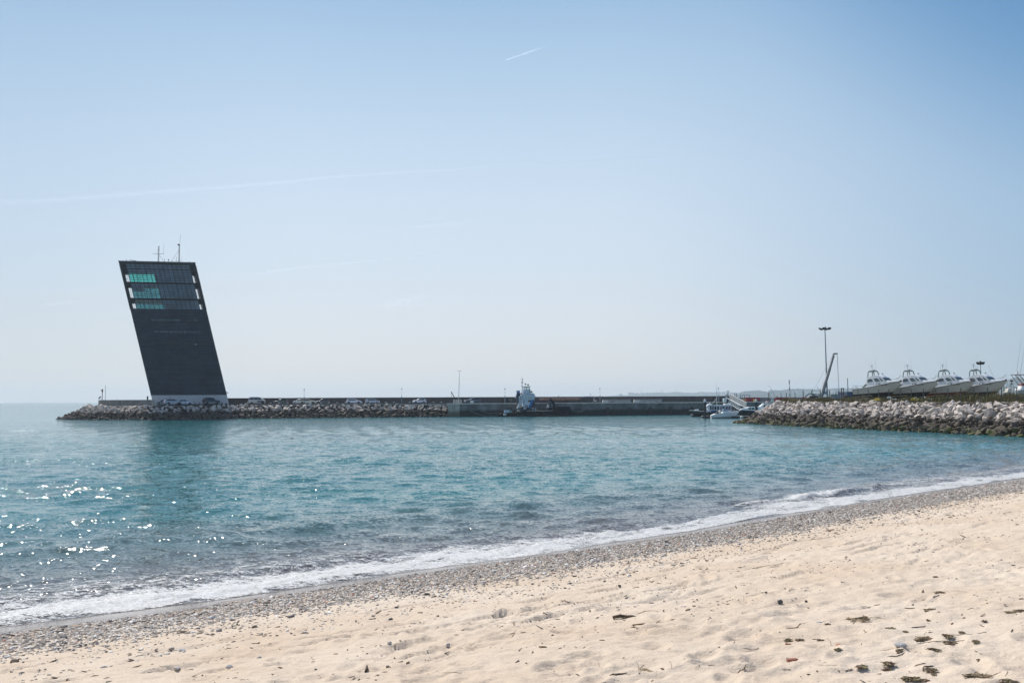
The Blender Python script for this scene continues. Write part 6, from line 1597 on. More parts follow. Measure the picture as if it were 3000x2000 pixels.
# cabin boat behind
cb = thing('cabin_boat', 'long white cabin boat with square windows and dark hull behind the motorboat', 'boat', AT(2140, 256, 0), math.radians(181)); U_ = PX(256)
L_ = (2140 - 2070) * U_; sh = lambda q: 1.3 + .5 * q ** 2; kl = lambda q: -.3 + (1.3 * ((q - .8) / .2) ** 2 if q > .8 else 0)
R = hull_loft(L_, 3.4, sh, kl, .5, 3, .95, 14, .1, .08); hull_mesh(R).build('hull', mat('navy_hull', (.02, .028, .045), .4), cb, smooth=38)
MB().loft([[(x, -w_, 1.25), (x, -w_ * .94, z1), (x, w_ * .94, z1), (x, w_, 1.25)] for x, w_, z1 in ((.0, 1.4, 3.0), (3.9, 1.45, 2.95), (5.0, 1.35, 2.75), (5.9, 1.1, 2.6))]).build('cabin', mat('cabin_lilac_white', (.60, .62, .68), .5), cb)
MB().box((2.6, 0, 3.0), (5.6, 2.9, .1)).build('cabin_roof', M_gel2, cb)
for x in (.55, 1.25, 2.1, 2.8, 3.5, 4.15, 4.75, 5.3):
    for s_ in (-1, 1): MB().box((x, s_ * (1.44 - max(0, x - 3.9) * .13), 2.25), (.46 if x < 4.5 else .36, .06, .85)).build('cabin_window', mat('curtain_brown', (.16, .10, .11), .6) if x in (1.25, 2.8, .55) else M_bglass, cb)
MB().box((3.6, 1.46, 1.4), (3.4, .06, .5)).build('blue_band', mat('band_blue', (.03, .08, .2), .5), cb)
MB().loft([[(4.9, -.9, 3.0), (4.9, .9, 3.0), (6.2, .8, 2.75), (6.2, -.8, 2.75)], [(5.1, -.7, 3.45), (5.1, .7, 3.45), (5.7, .6, 3.3), (5.7, -.6, 3.3)]]).build('flying_bridge', M_gel2, cb)
mb = MB(); mb.tube((3.45, 0, 3.0), (3.45, 0, 7.5), .07, .05, 6); mb.tube((3.45, 0, 7.5), (3.45, 0, 10.2), .025, .01, 4); mb.tube((3.45, 0, 4.7), (4.9, 0, 3.1), .05, n=5); mb.path([(3.4, 0, 6.5), (1.2, 0, 3.1)], .015, 4); mb.build('mast', M_pole_w, cb)
MB().lathe((5.3, .3, 3.4), [(.03, 0), (.03, .15), (.14, .2), (.12, .4), (.02, .45)], 10).build('radar_ball', M_blk, cb, smooth=60)
MB().box((.8, 0, 3.25), (1.6, 1.6, .35)).build('roof_locker', M_gel2, cb)
# slim bow left of the pile
sb = thing('slim_boat', 'low slim boat with a white gunwale poking out left of the left pile', 'boat', AT(2072, 262, 0), math.radians(180)); U_ = PX(262)
L_ = (2072 - 2019) * U_; R = hull_loft(L_, 1.9, lambda q: 1.35 + .28 * q, lambda q: .1 + 1.1 * q ** 4, .5, 2.6, .9, 12, .1, .1); hull_mesh(R).build('hull', mat('slate_hull', (.03, .04, .05), .5), sb, smooth=38)
mb = MB()
for s_ in (-1, 1): mb.path([(r[-1][0], s_ * r[-1][1], r[-1][2]) for r in R], .08, 5)
mb.build('gunwale', M_blk, sb); MB().loft([[(2.2, -.5, 1.6), (2.2, .5, 1.6), (3.6, .3, 1.6), (3.6, -.3, 1.6)], [(2.3, -.4, 1.95), (2.3, .4, 1.95), (2.8, .3, 1.9), (2.8, -.3, 1.9)]]).build('small_cuddy', M_gel2, sb)
# dark launch and white cruiser
dl = thing('dark_launch', 'black-hulled launch with a white cabin in front of the gangways', 'boat', AT(2226, 250, 0), math.radians(180)); U_ = PX(250)
L_ = (2226 - 2158) * U_; R = hull_loft(L_, 3.0, lambda q: 1.5 + .35 * q, lambda q: -.3 + 1.6 * max(0, (q - .75) / .25) ** 2, .5, 2.6, .95, 14, .12, .1); hull_mesh(R).build('hull', mat('launch_black', (.012, .02, .03), .45), dl, smooth=38)
MB().loft([[(x, -w_, 1.5), (x, -w_ * .85, z1), (x, w_ * .85, z1), (x, w_, 1.5)] for x, w_, z1 in ((.2, 1.2, 2.6), (2.8, 1.2, 2.55), (3.3, 1.15, 2.35), (4.6, .9, 2.1), (5.2, .6, 1.7))]).build('cabin', M_gel2, dl)
for x in (1.0, 1.9, 2.7): MB().box((x, 1.13, 2.12), (.62, .06, .42)).build('cabin_window', M_bglass, dl)
wc = thing('white_cruiser', 'white cruiser with a raised windscreen half hidden by the rubble tip', 'boat', AT(2272, 262, 0), math.radians(180)); U_ = PX(262)
L_ = (2272 - 2205) * U_; R = hull_loft(L_, 3.4, lambda q: 1.9 + .2 * q, lambda q: -.3 + 1.6 * max(0, (q - .75) / .25) ** 2, .5, 2.6, .95, 14, .12, .1); hull_mesh(R).build('hull', M_gel2, wc, smooth=38)
MB().loft([[(x, -w_, 1.9), (x, -w_ * .85, z1), (x, w_ * .85, z1), (x, w_, 1.9)] for x, w_, z1 in ((.2, 1.4, 3.3), (3.2, 1.35, 3.25), (3.9, 1.2, 2.8), (4.6, 1, 2.2))]).build('cabin', M_gel2, wc)
MB().box((2.4, 1.3, 2.65), (2.0, .08, .5)).build('cabin_window', M_bglass, wc); MB().box((1.8, 0, 3.4), (3.0, 2.4, .1)).build('hard_top', M_gel2, wc)
p = AT(2236, 263, 3.3); lt_ = MB().cbox((0, 0, .3), (1.1, .9, .5), .12).build('liferaft_drum', mat('raft_pinkish', (.55, .45, .42), .6), wc); lt_.location = (1.9, 0, 3.42)
# gangways from quay down to the pontoons
def gangway(xa, ya, xb, yb, Ya, Yb, h, label, solid=False):
    A = AT(*[zm(xa, ya)[0], Ya, 0][:3]); B_ = AT(zm(xb, yb)[0], Yb, 0); A.z = zat(*zm(xa, ya), Ya); B_.z = zat(*zm(xb, yb), Yb)
    t = thing('gangway', label, 'gangway', A, 0, 'lattice gangways down to the pontoons'); d = B_ - A; up = Vector((0, 0, h)); sd_ = Vector((0.25, 1.3, 0))
    fl = MB().hexa([Vector(), d, d + sd_, sd_, Vector((0, 0, .12)), d + Vector((0, 0, .12)), d + sd_ + Vector((0, 0, .12)), sd_ + Vector((0, 0, .12))]); fl.build('walkway', mat('alu_walk', (.45, .46, .47), .5, .2), t)
    for s_ in (Vector(), sd_):
        mb = MB(); mb.path([s_ + up, d + s_ + up], .08, 6); mb.path([s_, d + s_], .08, 6); n = 11
        for k in range(n + 1): mb.path([s_ + d * (k / n), s_ + d * (k / n) + up], .04, 5)
        for k in range(n): mb.path([s_ + d * (k / n) + (up if k % 2 else Vector()), s_ + d * ((k + 1) / n) + (Vector() if k % 2 else up)], .03, 4)
        mb.build('lattice_side', mat('alu_rail', (.68, .68, .68), .4, .1), t)
        if solid: MB().hexa([s_ + Vector((0, .02, .15)), s_ + d + Vector((0, .02, .15)), s_ + d + Vector((0, .05, .15)), s_ + Vector((0, .05, .15)), s_ + up * .92 + Vector((0, .02, 0)), s_ + d + up * .92 + Vector((0, .02, 0)), s_ + d + up * .92 + Vector((0, .05, 0)), s_ + up * .92 + Vector((0, .05, 0))]).build('mesh_panel', mat('mesh_grey', (.30, .31, .31), .6), t)
gangway(1075, 640, 1420, 850, 293, 268, 1.25, 'nearer gangway sloping down right from the quay edge')
gangway(1165, 575, 1575, 800, 296, 272, 1.5, 'rear gangway with solid mesh sides sloping down right', True)
# dark signal mast of a hidden ship, quay railings and posts
sm = thing('signal_mast', 'dark ship mast with crossbar standing behind the gangway head', 'mast', AT(2134, 290, 0)); H = zat(2134, 1143, 290)
MB().tube((0, 0, 0), (0, 0, H), .22, .07, 8).build('mast_shaft', M_black, sm); mb = MB(); mb.tube((-.6, 0, H - .3), (.6, 0, H - .3), .05, n=5); mb.tube((-.5, 0, H - 2.4), (.9, 0, H - 2.5), .05, n=5); mb.build('yard', M_black, sm)
MB().box((0, 0, H - 2.6), (.5, .4, .9)).build('radar_box', M_black, sm); MB().box((-.6, 0, zat(2134, 1172, 290)), (1.6, 1.2, 1.2)).build('bridge_top', M_gel2, sm); MB().box((0, 0, zat(2134, 1183, 290)), (1.2, 1.2, 2.8)).build('funnel', M_black, sm)
rl_ = thing('steel_railing', 'short white railing panel at the head of the gangways', 'railing', AT(2116.5, 293.5, 3.72)); mb = MB(); W_ = 9 * PX(293)
for k in range(5): mb.box((k * W_ / 4, 0, .5), (.06, .06, 1.0))
for z_ in (.5, 1.0): mb.box((W_ / 2, 0, z_), (W_, .05, .06))
mb.build('rails', M_blk, rl_)
for px, yt in ((2127, 1156), (2130.5, 1152.5), (2141.8, 1152.5), (2153, 1152), (2158.2, 1152)):
    b = AT(px, 309, 3.7); o = MB().tube((0, 0, 0), (0, 0, zat(px, yt, 309) - 3.7), .12, n=7).build('grey_post', M_pole, loc=b); tag(o, 'thin grey steel post at the end of the dark sea wall', 'post', 'grey posts at the end of the sea wall')
# ---------------------------------------------------------------- quay right of the sea wall
pw2 = ribbon('low_far_wall', [tuple(AT(p, 318, 0)[:2]) for p in (2154, 2250, 2400, 2600)], .6, 3.3, 5.0, mat('bluish_concrete', (.30, .30, .31), .9, 0, .15, 1)); tag(pw2, 'lower pale sea wall continuing beyond the dark wall', 'wall')
M_redb = mat('red_barrier', (0.30, 0.028, 0.045), .6, 0, .2, 1.2)
def barrier(pa, pb, Y, label):
    a, b_ = AT(pa, Y, 3.72), AT(pb, Y, 3.72); t = thing('red_skip', label, 'skip', a, 0, 'red skips on the quay'); L_ = b_.x - a.x
    MB().hexa([(.25, 0, .02), (L_ - .25, 0, .02), (L_ - .25, 1.6, .02), (.25, 1.6, .02), (0, -.15, 1.25), (L_, -.15, 1.25), (L_, 1.75, 1.25), (0, 1.75, 1.25)]).build('skip_body', M_redb, t)
    MB().box((L_ / 2, -.17, 1.22), (L_ + .1, .08, .12)).build('rim_bar', mat('dark_red', (.2, .02, .03), .5), t)
    for k in range(1, 5): MB().box((L_ * k / 5, -.1, .62), (.09, .12, 1.1)).build('rib', M_redb, t)
barrier(2186.5, 2228, 303, 'red skip behind the yellow blocks, leftmost of the red skips'); barrier(2270.5, 2312.5, 303, 'red skip with a person standing before its left end'); barrier(2353.5, 2379, 303, 'red skip beside the crane boom, rightmost of the red skips')
M_yel = mat('yellow_block', (0.55, 0.36, 0.04), .7, 0, .15, 2)
for (a, b_), l in (((2175, 2183), 'yellow block under the grey portal frame'), ((2207.5, 2214), 'yellow block behind the capped pile')):
    p = AT((a + b_) / 2, 300, 3.72); w_ = (b_ - a) * PX(300); t = thing('yellow_block', l, 'block', p, 0, 'yellow blocks at the quay edge'); MB().cbox((0, 0, .33), (w_, .8, .66), .08).build('block_body', M_yel, t); MB().box((0, -.41, .33), (w_ * .5, .02, .25)).build('face_plate', mat('yellow_shade', (.38, .25, .03), .7), t)
p = AT(2169, 305, 3.72); pf = thing('portal_frame', 'dark grey open portal frame on the quay', 'frame', p); w_ = 27 * PX(305)
for f in (0, .26, .5, .74, 1): MB().box((w_ * f, 0 if f in (0, 1) else .4, .98), (.18 if f in (0, .5, 1) else .09, .16, 1.96)).build('frame_post', M_pole, pf)
MB().box((w_ / 2, 0, 2.0), (w_ + .2, .2, .12)).build('top_bar', M_pole, pf)
def dark_rail(pa, pb, Y, label):
    a, b_ = AT(pa, Y, 3.72), AT(pb, Y, 3.72); L_ = b_.x - a.x; t = thing('steel_railing', label, 'railing', a, 0, 'dark post-and-rail barriers on the quay')
    n = max(2, int(L_ / 1.8))
    for k in range(n + 1): MB().box((L_ * k / n, 0, .55), (.14, .12, 1.1)).build('rail_post', M_iron, t)
    for z_ in (.42, .95): MB().box((L_ / 2, .02, z_), (L_, .06, .08)).build('rail_bar', M_iron, t)
dark_rail(2230, 2269, 304, 'dark post-and-rail barrier between the first and second red skips'); dark_rail(2318, 2352, 304, 'dark post-and-rail barrier between the second and third red skips')
# ---------------------------------------------------------------- person, rods, poles near the rubble tip
def person(px, Y, zf, H, top, trou, label, rz=0.3):
    t = thing('person', label, 'person', AT(px, Y, zf), rz); s = H / 1.75
    me = bpy.data.meshes.new('body'); J = {'pel': (0, 0, .93), 'ch': (0, 0, 1.28), 'nk': (0, 0, 1.48), 'hd': (0, -.02, 1.62), 'ht': (0, -.02, 1.72), 'ls': (-.18, 0, 1.40), 'le': (-.25, -.03, 1.12), 'lh': (-.20, -.2, .98), 'rs': (.18, 0, 1.40), 're': (.26, -.05, 1.13), 'rh': (.16, -.26, 1.02), 'lk': (-.10, -.03, .50), 'la': (-.12, .03, .08), 'lt': (-.12, -.12, .03), 'rk': (.11, .02, .50), 'ra_': (.13, .05, .08), 'rt': (.14, -.1, .03), 'lp': (-.09, 0, .88), 'rp': (.09, 0, .88)}
    E = [('pel', 'ch'), ('ch', 'nk'), ('nk', 'hd'), ('hd', 'ht'), ('ch', 'ls'), ('ls', 'le'), ('le', 'lh'), ('ch', 'rs'), ('rs', 're'), ('re', 'rh'), ('pel', 'lp'), ('lp', 'lk'), ('lk', 'la'), ('la', 'lt'), ('pel', 'rp'), ('rp', 'rk'), ('rk', 'ra_'), ('ra_', 'rt')]
    Rr = dict(pel=.15, ch=.16, nk=.06, hd=.10, ht=.07, ls=.07, le=.045, lh=.035, rs=.07, re=.045, rh=.035, lk=.065, la=.045, lt=.035, rk=.065, ra_=.045, rt=.035, lp=.09, rp=.09)
    ks = list(J); me.from_pydata([tuple(c * s for c in J[k]) for k in ks], [(ks.index(a), ks.index(b)) for a, b in E], [])
    o = bpy.data.objects.new('body', me); COL.objects.link(o); o.parent = t
    m_ = bpy.data.materials.new('clothes'); m_.use_nodes = True; nt = m_.node_tree; b = nt.nodes['Principled BSDF']; b.inputs['Roughness'].default_value = .9
    tc = nt.nodes.new('ShaderNodeTexCoord'); sp = nt.nodes.new('ShaderNodeSeparateXYZ'); nt.links.new(tc.outputs['Object'], sp.inputs[0]); rp = nt.nodes.new('ShaderNodeValToRGB'); rp.color_ramp.interpolation = 'CONSTANT'
    for i, (p_, c_) in enumerate(((0, trou), (.92 * s / 2, top), (1.5 * s / 2, (.35, .2, .14)), (1.66 * s / 2, (.03, .02, .02)))):
        e = rp.color_ramp.elements[i] if i < 2 else rp.color_ramp.elements.new(p_); e.position = p_; e.color = (*c_, 1)
    dv_ = nt.nodes.new('ShaderNodeMath'); dv_.operation = 'MULTIPLY'; dv_.inputs[1].default_value = .5; nt.links.new(sp.outputs['Z'], dv_.inputs[0]); nt.links.new(dv_.outputs[0], rp.inputs[0]); nt.links.new(rp.outputs[0], b.inputs['Base Color'])
    sk = o.modifiers.new('skin', 'SKIN'); 
    for i, k in enumerate(ks): me.skin_vertices[0].data[i].radius = (Rr[k] * s, Rr[k] * s * (.72 if k in ('ch', 'pel') else 1)); 
    me.skin_vertices[0].data[0].use_root = True
    o.modifiers.new('sub', 'SUBSURF').levels = 1; o.modifiers['sub'].render_levels = 2; me.materials.append(m_)
    dg = bpy.context.evaluated_depsgraph_get(); ev = bpy.data.meshes.new_from_object(o.evaluated_get(dg)); o.modifiers.clear(); o.data = ev
    if not ev.materials: ev.materials.append(m_)
    MB().lathe((0, -.005 * s, 1.64 * s), [(.105 * s, 0), (.115 * s, .05), (.09 * s, .12), (.02, .15)], 12).build('hair', M_black, t, smooth=60)
    return t
person(2277, 297, 3.72, 1.7, (.40, .07, .07), (.20, .05, .06), 'person in a red top standing before the second red skip')
M_rod = mat('rod_grey', (.12, .14, .16), .5)
def thinline(pts, Y, r, label, name, cat, m=None, group=None):
    P = [AT(a, Y, 0) for a, b in pts]; 
    for p, (a, b) in zip(P, pts): p.z = zat(a, b, Y)
    return tag(MB().path([p - P[0] for p in P], r, 5).build(name, m or M_rod, loc=P[0]), label, cat, group)
thinline([(2272, 1163), (2265, 1145), (2258, 1133), (2250.5, 1128.5)], 290, .035, 'long thin fishing rod bending left above the quay', 'fishing_rod', 'rod')
thinline([(2257.5, 1161), (2257, 1153), (2263, 1150)], 290, .03, 'short curved rod beside the rust-coloured pole', 'fishing_rod', 'rod')
o = thinline([(2253.8, 1180), (2253.6, 1150)], 240, .11, 'rust-coloured pole at the edge of the marina', 'marina_pole', 'pole', M_rust)
st = thing('swivel_stand', 'white dish-like stand on the quay near the rust-coloured pole', 'stand', AT(2264, 296, 3.72)); MB().box((0, 0, .35), (.7, .5, .7)).build('stand_base', M_blk, st); MB().lathe((0, 0, .75), [(.1, 0), (.7, .25), (.75, .3), (.1, .35)], 14).build('stand_dish', M_blk, st)
# striped mark
Yp = 205; b = AT(2315.6, Yp, 3.6); sp_ = thing('striped_mark', 'tall thin pole striped black and white with a green foot', 'pole', b); H = zat(2315.4, 1115.6, Yp) - 3.6
M_gm = mat('mark_green', (.03, .12, .08), .6)
for k in range(7): MB().tube((-.02 * k, 0, H * k / 7), (-.02 * (k + 1), 0, H * (k + 1) / 7), .085, n=8).build('stripe_band', (M_black, M_blk)[k % 2] if k else M_gm, sp_)
MB().tube((-.35, 0, 0), (-.02, 0, .9), .05).build('stay', M_gm, sp_); MB().lathe((-.14, 0, H), [(.12, 0), (.1, .15), (.02, .2)], 8).build('tip', M_black, sp_)
# black bent tarp lump
bm_ = MB().path([(-.9, 0, -.2), (-.75, .1, .45), (-.2, .1, .8), (.5, .1, .75), (1.0, 0, .95), (1.15, 0, .8)], [.35, .32, .30, .24, .16, .05], 8).build('black_tarp', M_black, loc=AT(2379, 197, 4.05), smooth=60); tag(bm_, 'humped black tarpaulin bundle on the rubble crest', 'tarpaulin')
# ---------------------------------------------------------------- high mast, crane
def high_mast(px0, px1, ytop, Y, zb, hw, nheads, label):
    b = AT(px0, Y, zb); H = zat(px1, ytop, Y) - zb; t = thing('floodlight_mast', label, 'light mast', b, 0, 'tall floodlight masts'); dx = (px1 - px0) * PX(Y)
    MB().path([(0, 0, 0), (dx * .5, 0, H * .5), (dx, 0, H)], [.30 * hw, .22 * hw, .15 * hw], 12).build('mast_shaft', M_pole, t, smooth=50)
    MB().lathe((dx, 0, H - .4), [(.15, 0), (.5 * hw, .3), (.5 * hw, .75), (.2, .95)], 12).build('head_ring', M_pole, t, smooth=30)
    for k in range(nheads):
        a = 2 * math.pi * k / nheads; c, s_ = math.cos(a), math.sin(a); r = 2.1 * hw
        q = MB(); q.tube((dx + c * .6 * hw, s_ * .6 * hw, H), (dx + c * r * .8, s_ * r * .8, H + .12), .06, n=5)
        q.hexa([(dx + c * r * .72 - s_ * .35, s_ * r * .72 + c * .35, H - .30), (dx + c * r * .72 + s_ * .35, s_ * r * .72 - c * .35, H - .30), (dx + c * r + s_ * .35, s_ * r - c * .35, H - .05), (dx + c * r - s_ * .35, s_ * r + c * .35, H - .05),
                (dx + c * r * .78 - s_ * .3, s_ * r * .78 + c * .3, H + .2), (dx + c * r * .78 + s_ * .3, s_ * r * .78 - c * .3, H + .2), (dx + c * r * 1.08 + s_ * .3, s_ * r * 1.08 - c * .3, H + .32), (dx + c * r * 1.08 - s_ * .3, s_ * r * 1.08 + c * .3, H + .32)])
        q.build('floodlight', M_iron, t)
    return t
hm_ = high_mast(2424, 2421.8, 963, 262, 4.0, .72, 6, 'tall floodlight mast left of the crane boom')
c = MB().lathe((-.55, -.3, zat(2420, 1145.5, 262) - 4.0 - .45), [(.05, 0), (.4, 0), (.4, .12), (.05, .12)], 14, axis='y'); c.build('round_sign', M_pole, hm_)
high_mast(2877, 2875.5, 1064, 236, 4.0, .42, 7, 'lower floodlight mast behind the fourth patrol launch')
Yc = 248
cn = thing('mobile_crane', 'crane with a long pale boom leaning right and hanging cables', 'crane', AT(2405, Yc, 3.9)); zo = cn.location
def C3(px, py): p = AT(px, Yc, 0); return Vector((p.x - zo.x, 0, zat(px, py, Yc) - zo.z))
M_boom = mat('boom_paint', (0.44, 0.40, 0.385), .6, 0, .12, 1); M_boomd = mat('boom_dark', (0.11, 0.13, 0.14), .6, 0, .12, 1)
a, b_ = C3(2406.5, 1163), C3(2446.5, 1040)
d = (b_ - a).normalized(); n_ = Vector((-d.z, 0, d.x))
def boomseg(f0, f1, w0, w1): 
    p, q = a.lerp(b_, f0), a.lerp(b_, f1)
    MB().hexa([p + n_ * w0 + Vector((0, -w0, 0)), p - n_ * w0 + Vector((0, -w0, 0)), p - n_ * w0 + Vector((0, w0, 0)), p + n_ * w0 + Vector((0, w0, 0)), q + n_ * w1 + Vector((0, -w1, 0)), q - n_ * w1 + Vector((0, -w1, 0)), q - n_ * w1 + Vector((0, w1, 0)), q + n_ * w1 + Vector((0, w1, 0))]).build('boom_section', M_boom, cn)
    MB().hexa([p - n_ * w0 * .2 + Vector((0, -w0 - .03, 0)), p - n_ * (w0 + .02) + Vector((0, -w0 - .03, 0)), p - n_ * (w0 + .02) + Vector((0, -w0 + .02, 0)), p - n_ * w0 * .2 + Vector((0, -w0 + .02, 0)), q - n_ * w1 * .2 + Vector((0, -w1 - .03, 0)), q - n_ * (w1 + .02) + Vector((0, -w1 - .03, 0)), q - n_ * (w1 + .02) + Vector((0, -w1 + .02, 0)), q - n_ * w1 * .2 + Vector((0, -w1 + .02, 0))]).build('boom_side', M_boomd, cn)
boomseg(0, .36, .34, .36); boomseg(.36, .68, .31, .29); boomseg(.68, 1, .25, .22)
h0, h1 = C3(2444, 1036.5), C3(2458, 1035.8); MB().hexa([h0 + Vector((0, -.35, -.22)), h1 + Vector((0, -.3, -.12)), h1 + Vector((0, .3, -.12)), h0 + Vector((0, .35, -.22)), h0 + Vector((.15, -.35, .18)), h1 + Vector((-.1, -.3, .2)), h1 + Vector((-.1, .3, .2)), h0 + Vector((.15, .35, .18))]).build('boom_head', M_boomd, cn)
MB().path([C3(2444, 1039), C3(2388, 1139)], .025, 4).build('stay_cable', M_pole, cn)
MB().path([C3(2456.5, 1037), C3(2459, 1150)], .035, 4).build('hoist_cable', M_pole, cn); MB().path([C3(2457.5, 1037), C3(2460.5, 1150)], .03, 4).build('hoist_cable', M_pole, cn)
mb = MB(); 
for p, q in (((2360, 1161), (2372, 1153)), ((2372, 1153), (2405, 1156)), ((2378, 1153), (2404, 1166)), ((2405, 1150), (2404, 1168)), ((2380, 1160), (2404, 1160))): mb.tube(C3(*p), C3(*q), .13, n=6)
mb.build('outrigger_frame', M_boomd, cn); MB().box((.1, .2, .3), (1.6, 1.6, 1.2)).build('crane_base', M_boomd, cn)
for px, s_ in ((2352.5, 1.0), (2380.5, 1.0), (2457, .55)):
    t = thing('globe_lamp', {2352.5: 'white globe lamp above the third red skip, left one of two', 2380.5: 'white globe lamp just left of the crane foot', 2457: 'small faint globe lamp under the crane cable'}[px], 'lamp', AT(px, 270, 3.7), 0, 'white globe lamps on posts')
    H = zat(px, 1142, 270) - 3.7; MB().tube((0, 0, 0), (0, 0, H - .4), .05).build('lamp_post', M_pole, t)
    ob = bmesh.new(); bmesh.ops.create_uvsphere(ob, u_segments=14, v_segments=10, radius=.24 * s_); me = bpy.data.meshes.new('globe'); [setattr(v, 'co', Vector((v.co.x, v.co.y, v.co.z * 1.5))) for v in ob.verts]; ob.to_mesh(me); ob.free(); me.materials.append(M_blk); g_ = bpy.data.objects.new('globe', me); COL.objects.link(g_); g_.parent = t; g_.location = (0, 0, H)
# container, forklift, long shed
ct = thing('shipping_container', 'blue shipping container end-on beside the first patrol launch', 'container', AT(2482, 214, 4.1)); W_ = 33 * PX(214)
M_cb = mat('container_blue', (.03, .13, .27), .6, 0, .15, 2); M_cn = mat('container_navy', (.022, .045, .10), .6, 0, .15, 2)
MB().box((W_ / 2, 3, .95), (W_, 6, 1.9)).build('container_body', M_cn, ct)
for k in range(9): MB().box((W_ * .42 + k * W_ * .066, -.03, .95), (.07, .08, 1.8)).build('corrugation', M_cn, ct)
for k in range(2): MB().box((W_ * (.1 + .2 * k), -.04, .95), (W_ * .18, .08, 1.75)).build('container_door', M_cb, ct)
for k in range(4): MB().tube((W_ * (.05 + .1 * k), -.1, .1), (W_ * (.05 + .1 * k), -.1, 1.8), .03).build('lock_rod', M_cb, ct)
fk = thing('forklift', 'dark forklift mast and truck between the fence and the blue container', 'forklift', AT(2469, 212, 4.1)); mb = MB()
for x in (-.25, .2): mb.box((x, 0, 1.35), (.14, .2, 2.7))
for z_ in (.3, 1.4, 2.6): mb.box((-.02, 0, z_), (.6, .18, .14))
mb.build('lift_mast', M_iron, fk); MB().cbox((1.0, .5, .7), (1.3, 1.1, .8), .12).build('truck_body', M_iron, fk); mb = MB()
for x in (.55, 1.5): mb.tube((x, .5, 1.0), (x, .5, 1.75), .04)
mb.box((1.0, .5, 1.78), (1.1, .9, .07)); mb.build('overhead_guard', M_pole, fk)
for x in (.6, 1.45): MB().lathe((x, 0, .28), [(.05, 0), (.27, 0), (.27, .2), (.05, .2)], 12, axis='y').build('wheel', M_tyre, fk)
sh_ = thing('grey_shed', 'long low grey shed far behind the fence', 'shed', AT(2433, 280, 3.9)); MB().box((26 * PX(280) / 2, 1, .85), (26 * PX(280), 3, 1.7)).build('shed_wall', mat('shed_grey', (.26, .27, .28), .8), sh_); MB().box((26 * PX(280) / 2, 1, 1.78), (26.8 * PX(280), 3.3, .14)).build('shed_roof', mat('shed_roof', (.36, .36, .36), .8), sh_)
# ---------------------------------------------------------------- fence posts along the crest
CRL = [Vector((x + 1.1, y)) for x, y in RC[2:]]
def on_crest(px, off=0.0):
    v = ray(px, 1168); k = v.x / v.y
    for a, b in zip(CRL, CRL[1:]):
        fa, fb = a.x + off - k * a.y, b.x + off - k * b.y
        if fa * fb <= 0: f = fa / (fa - fb); return Vector((a.x + off + (b.x - a.x) * f, a.y + (b.y - a.y) * f))
    return None
M_fp = mat('fence_green_iron', (.035, .045, .045), .6)
for px, yt in ((2290, 1151), (2304, 1150), (2329.5, 1147), (2353.6, 1146), (2378.5, 1144), (2403.5, 1142), (2431, 1142), (2449.6, 1146), (2458.3, 1141), (2484.5, 1107.5), (2514, 1140), (2544, 1140), (2574.6, 1139.5), (2605, 1139.5), (2638.7, 1138), (2670, 1139), (2706, 1138.5), (2741, 1137.5), (2778, 1138), (2815, 1136.5), (2853, 1136), (2894, 1135.5), (2935, 1134.5), (2979.5, 1133.5)):
    q = on_crest(px)
    if q is None: q = Vector(AT(px, 189, 0)[:2])
    H = zat(px, yt, q.y) - 3.9
    t = thing('fence_post', 'dark iron post of the wire fence along the boatyard edge' if px != 2484.5 else 'tallest fence post, beside the blue container', 'fence post', (q.x, q.y, 3.9), 0, 'iron fence posts along the boatyard edge' if px != 2484.5 else None)
    MB().box((0, 0, H / 2), (.085, .085, H)).build('post_bar', M_fp, t)
    if px == 2979.5: MB().path([(-.3, 0, H - .02), (0, 0, H - .12), (.18, 0, H + .02)], .06, 5).build('post_arm', M_fp, t)
# ---------------------------------------------------------------- yachts at the right edge
yt = thing('grey_yacht', 'grey-white sailing yacht hull on the hard behind the fence at the frame edge', 'boat', AT(2932, 205, 4.2)); U_ = PX(205)
L_ = 9.5; R = hull_loft(L_, 2.8, lambda q: 1.35 + .25 * q, lambda q: .1 + .9 * q ** 3, .5, 2.4, .8, 12, .1, .12); hull_mesh(R).build('hull', mat('grey_hull', (.34, .36, .42), .4), yt, smooth=38)
MB().loft([[(x, -w_, 1.35), (x, -w_ * .8, z1), (x, w_ * .8, z1), (x, w_, 1.35)] for x, w_, z1 in ((.9, .9, 1.5), (1.3, .9, 2.2), (1.9, .9, 2.3), (2.1, .85, 1.6))]).build('sprayhood', mat('cream_canvas', (.62, .58, .50), .8), yt)
MB().loft([[(x, -w_, 1.4), (x, -w_ * .8, z1), (x, w_ * .8, z1), (x, w_, 1.4)] for x, w_, z1 in ((2.2, 1.0, 2.3), (4.0, 1.0, 2.35), (6.2, .8, 2.1), (7.0, .5, 1.6))]).build('coach_roof', mat('coach_grey', (.45, .50, .54), .5), yt)
MB().box((3.3, -.96, 1.95), (1.6, .05, .3)).build('cabin_window', M_bglass, yt)
my = thing('flybridge_boat', 'white sport-fishing boat with a dark framed tower roof at the right frame edge', 'boat', AT(2974, 192, 4.5)); 
L_ = 9; R = hull_loft(L_, 3, lambda q: 1.5 + .3 * q, lambda q: .1 + .9 * q ** 3, .5, 2.4, .9, 12, .1, .1); hull_mesh(R).build('hull', mat('teal_grey_hull', (.30, .38, .40), .4), my, smooth=38)
MB().loft([[(x, -w_, 1.5), (x, -w_ * .8, z1), (x, w_ * .8, z1), (x, w_, 1.5)] for x, w_, z1 in ((.5, 1.2, 1.8), (1.0, 1.2, 2.3), (4.0, 1.2, 2.4), (6.0, .9, 1.9))]).build('cabin', M_gel2, my)
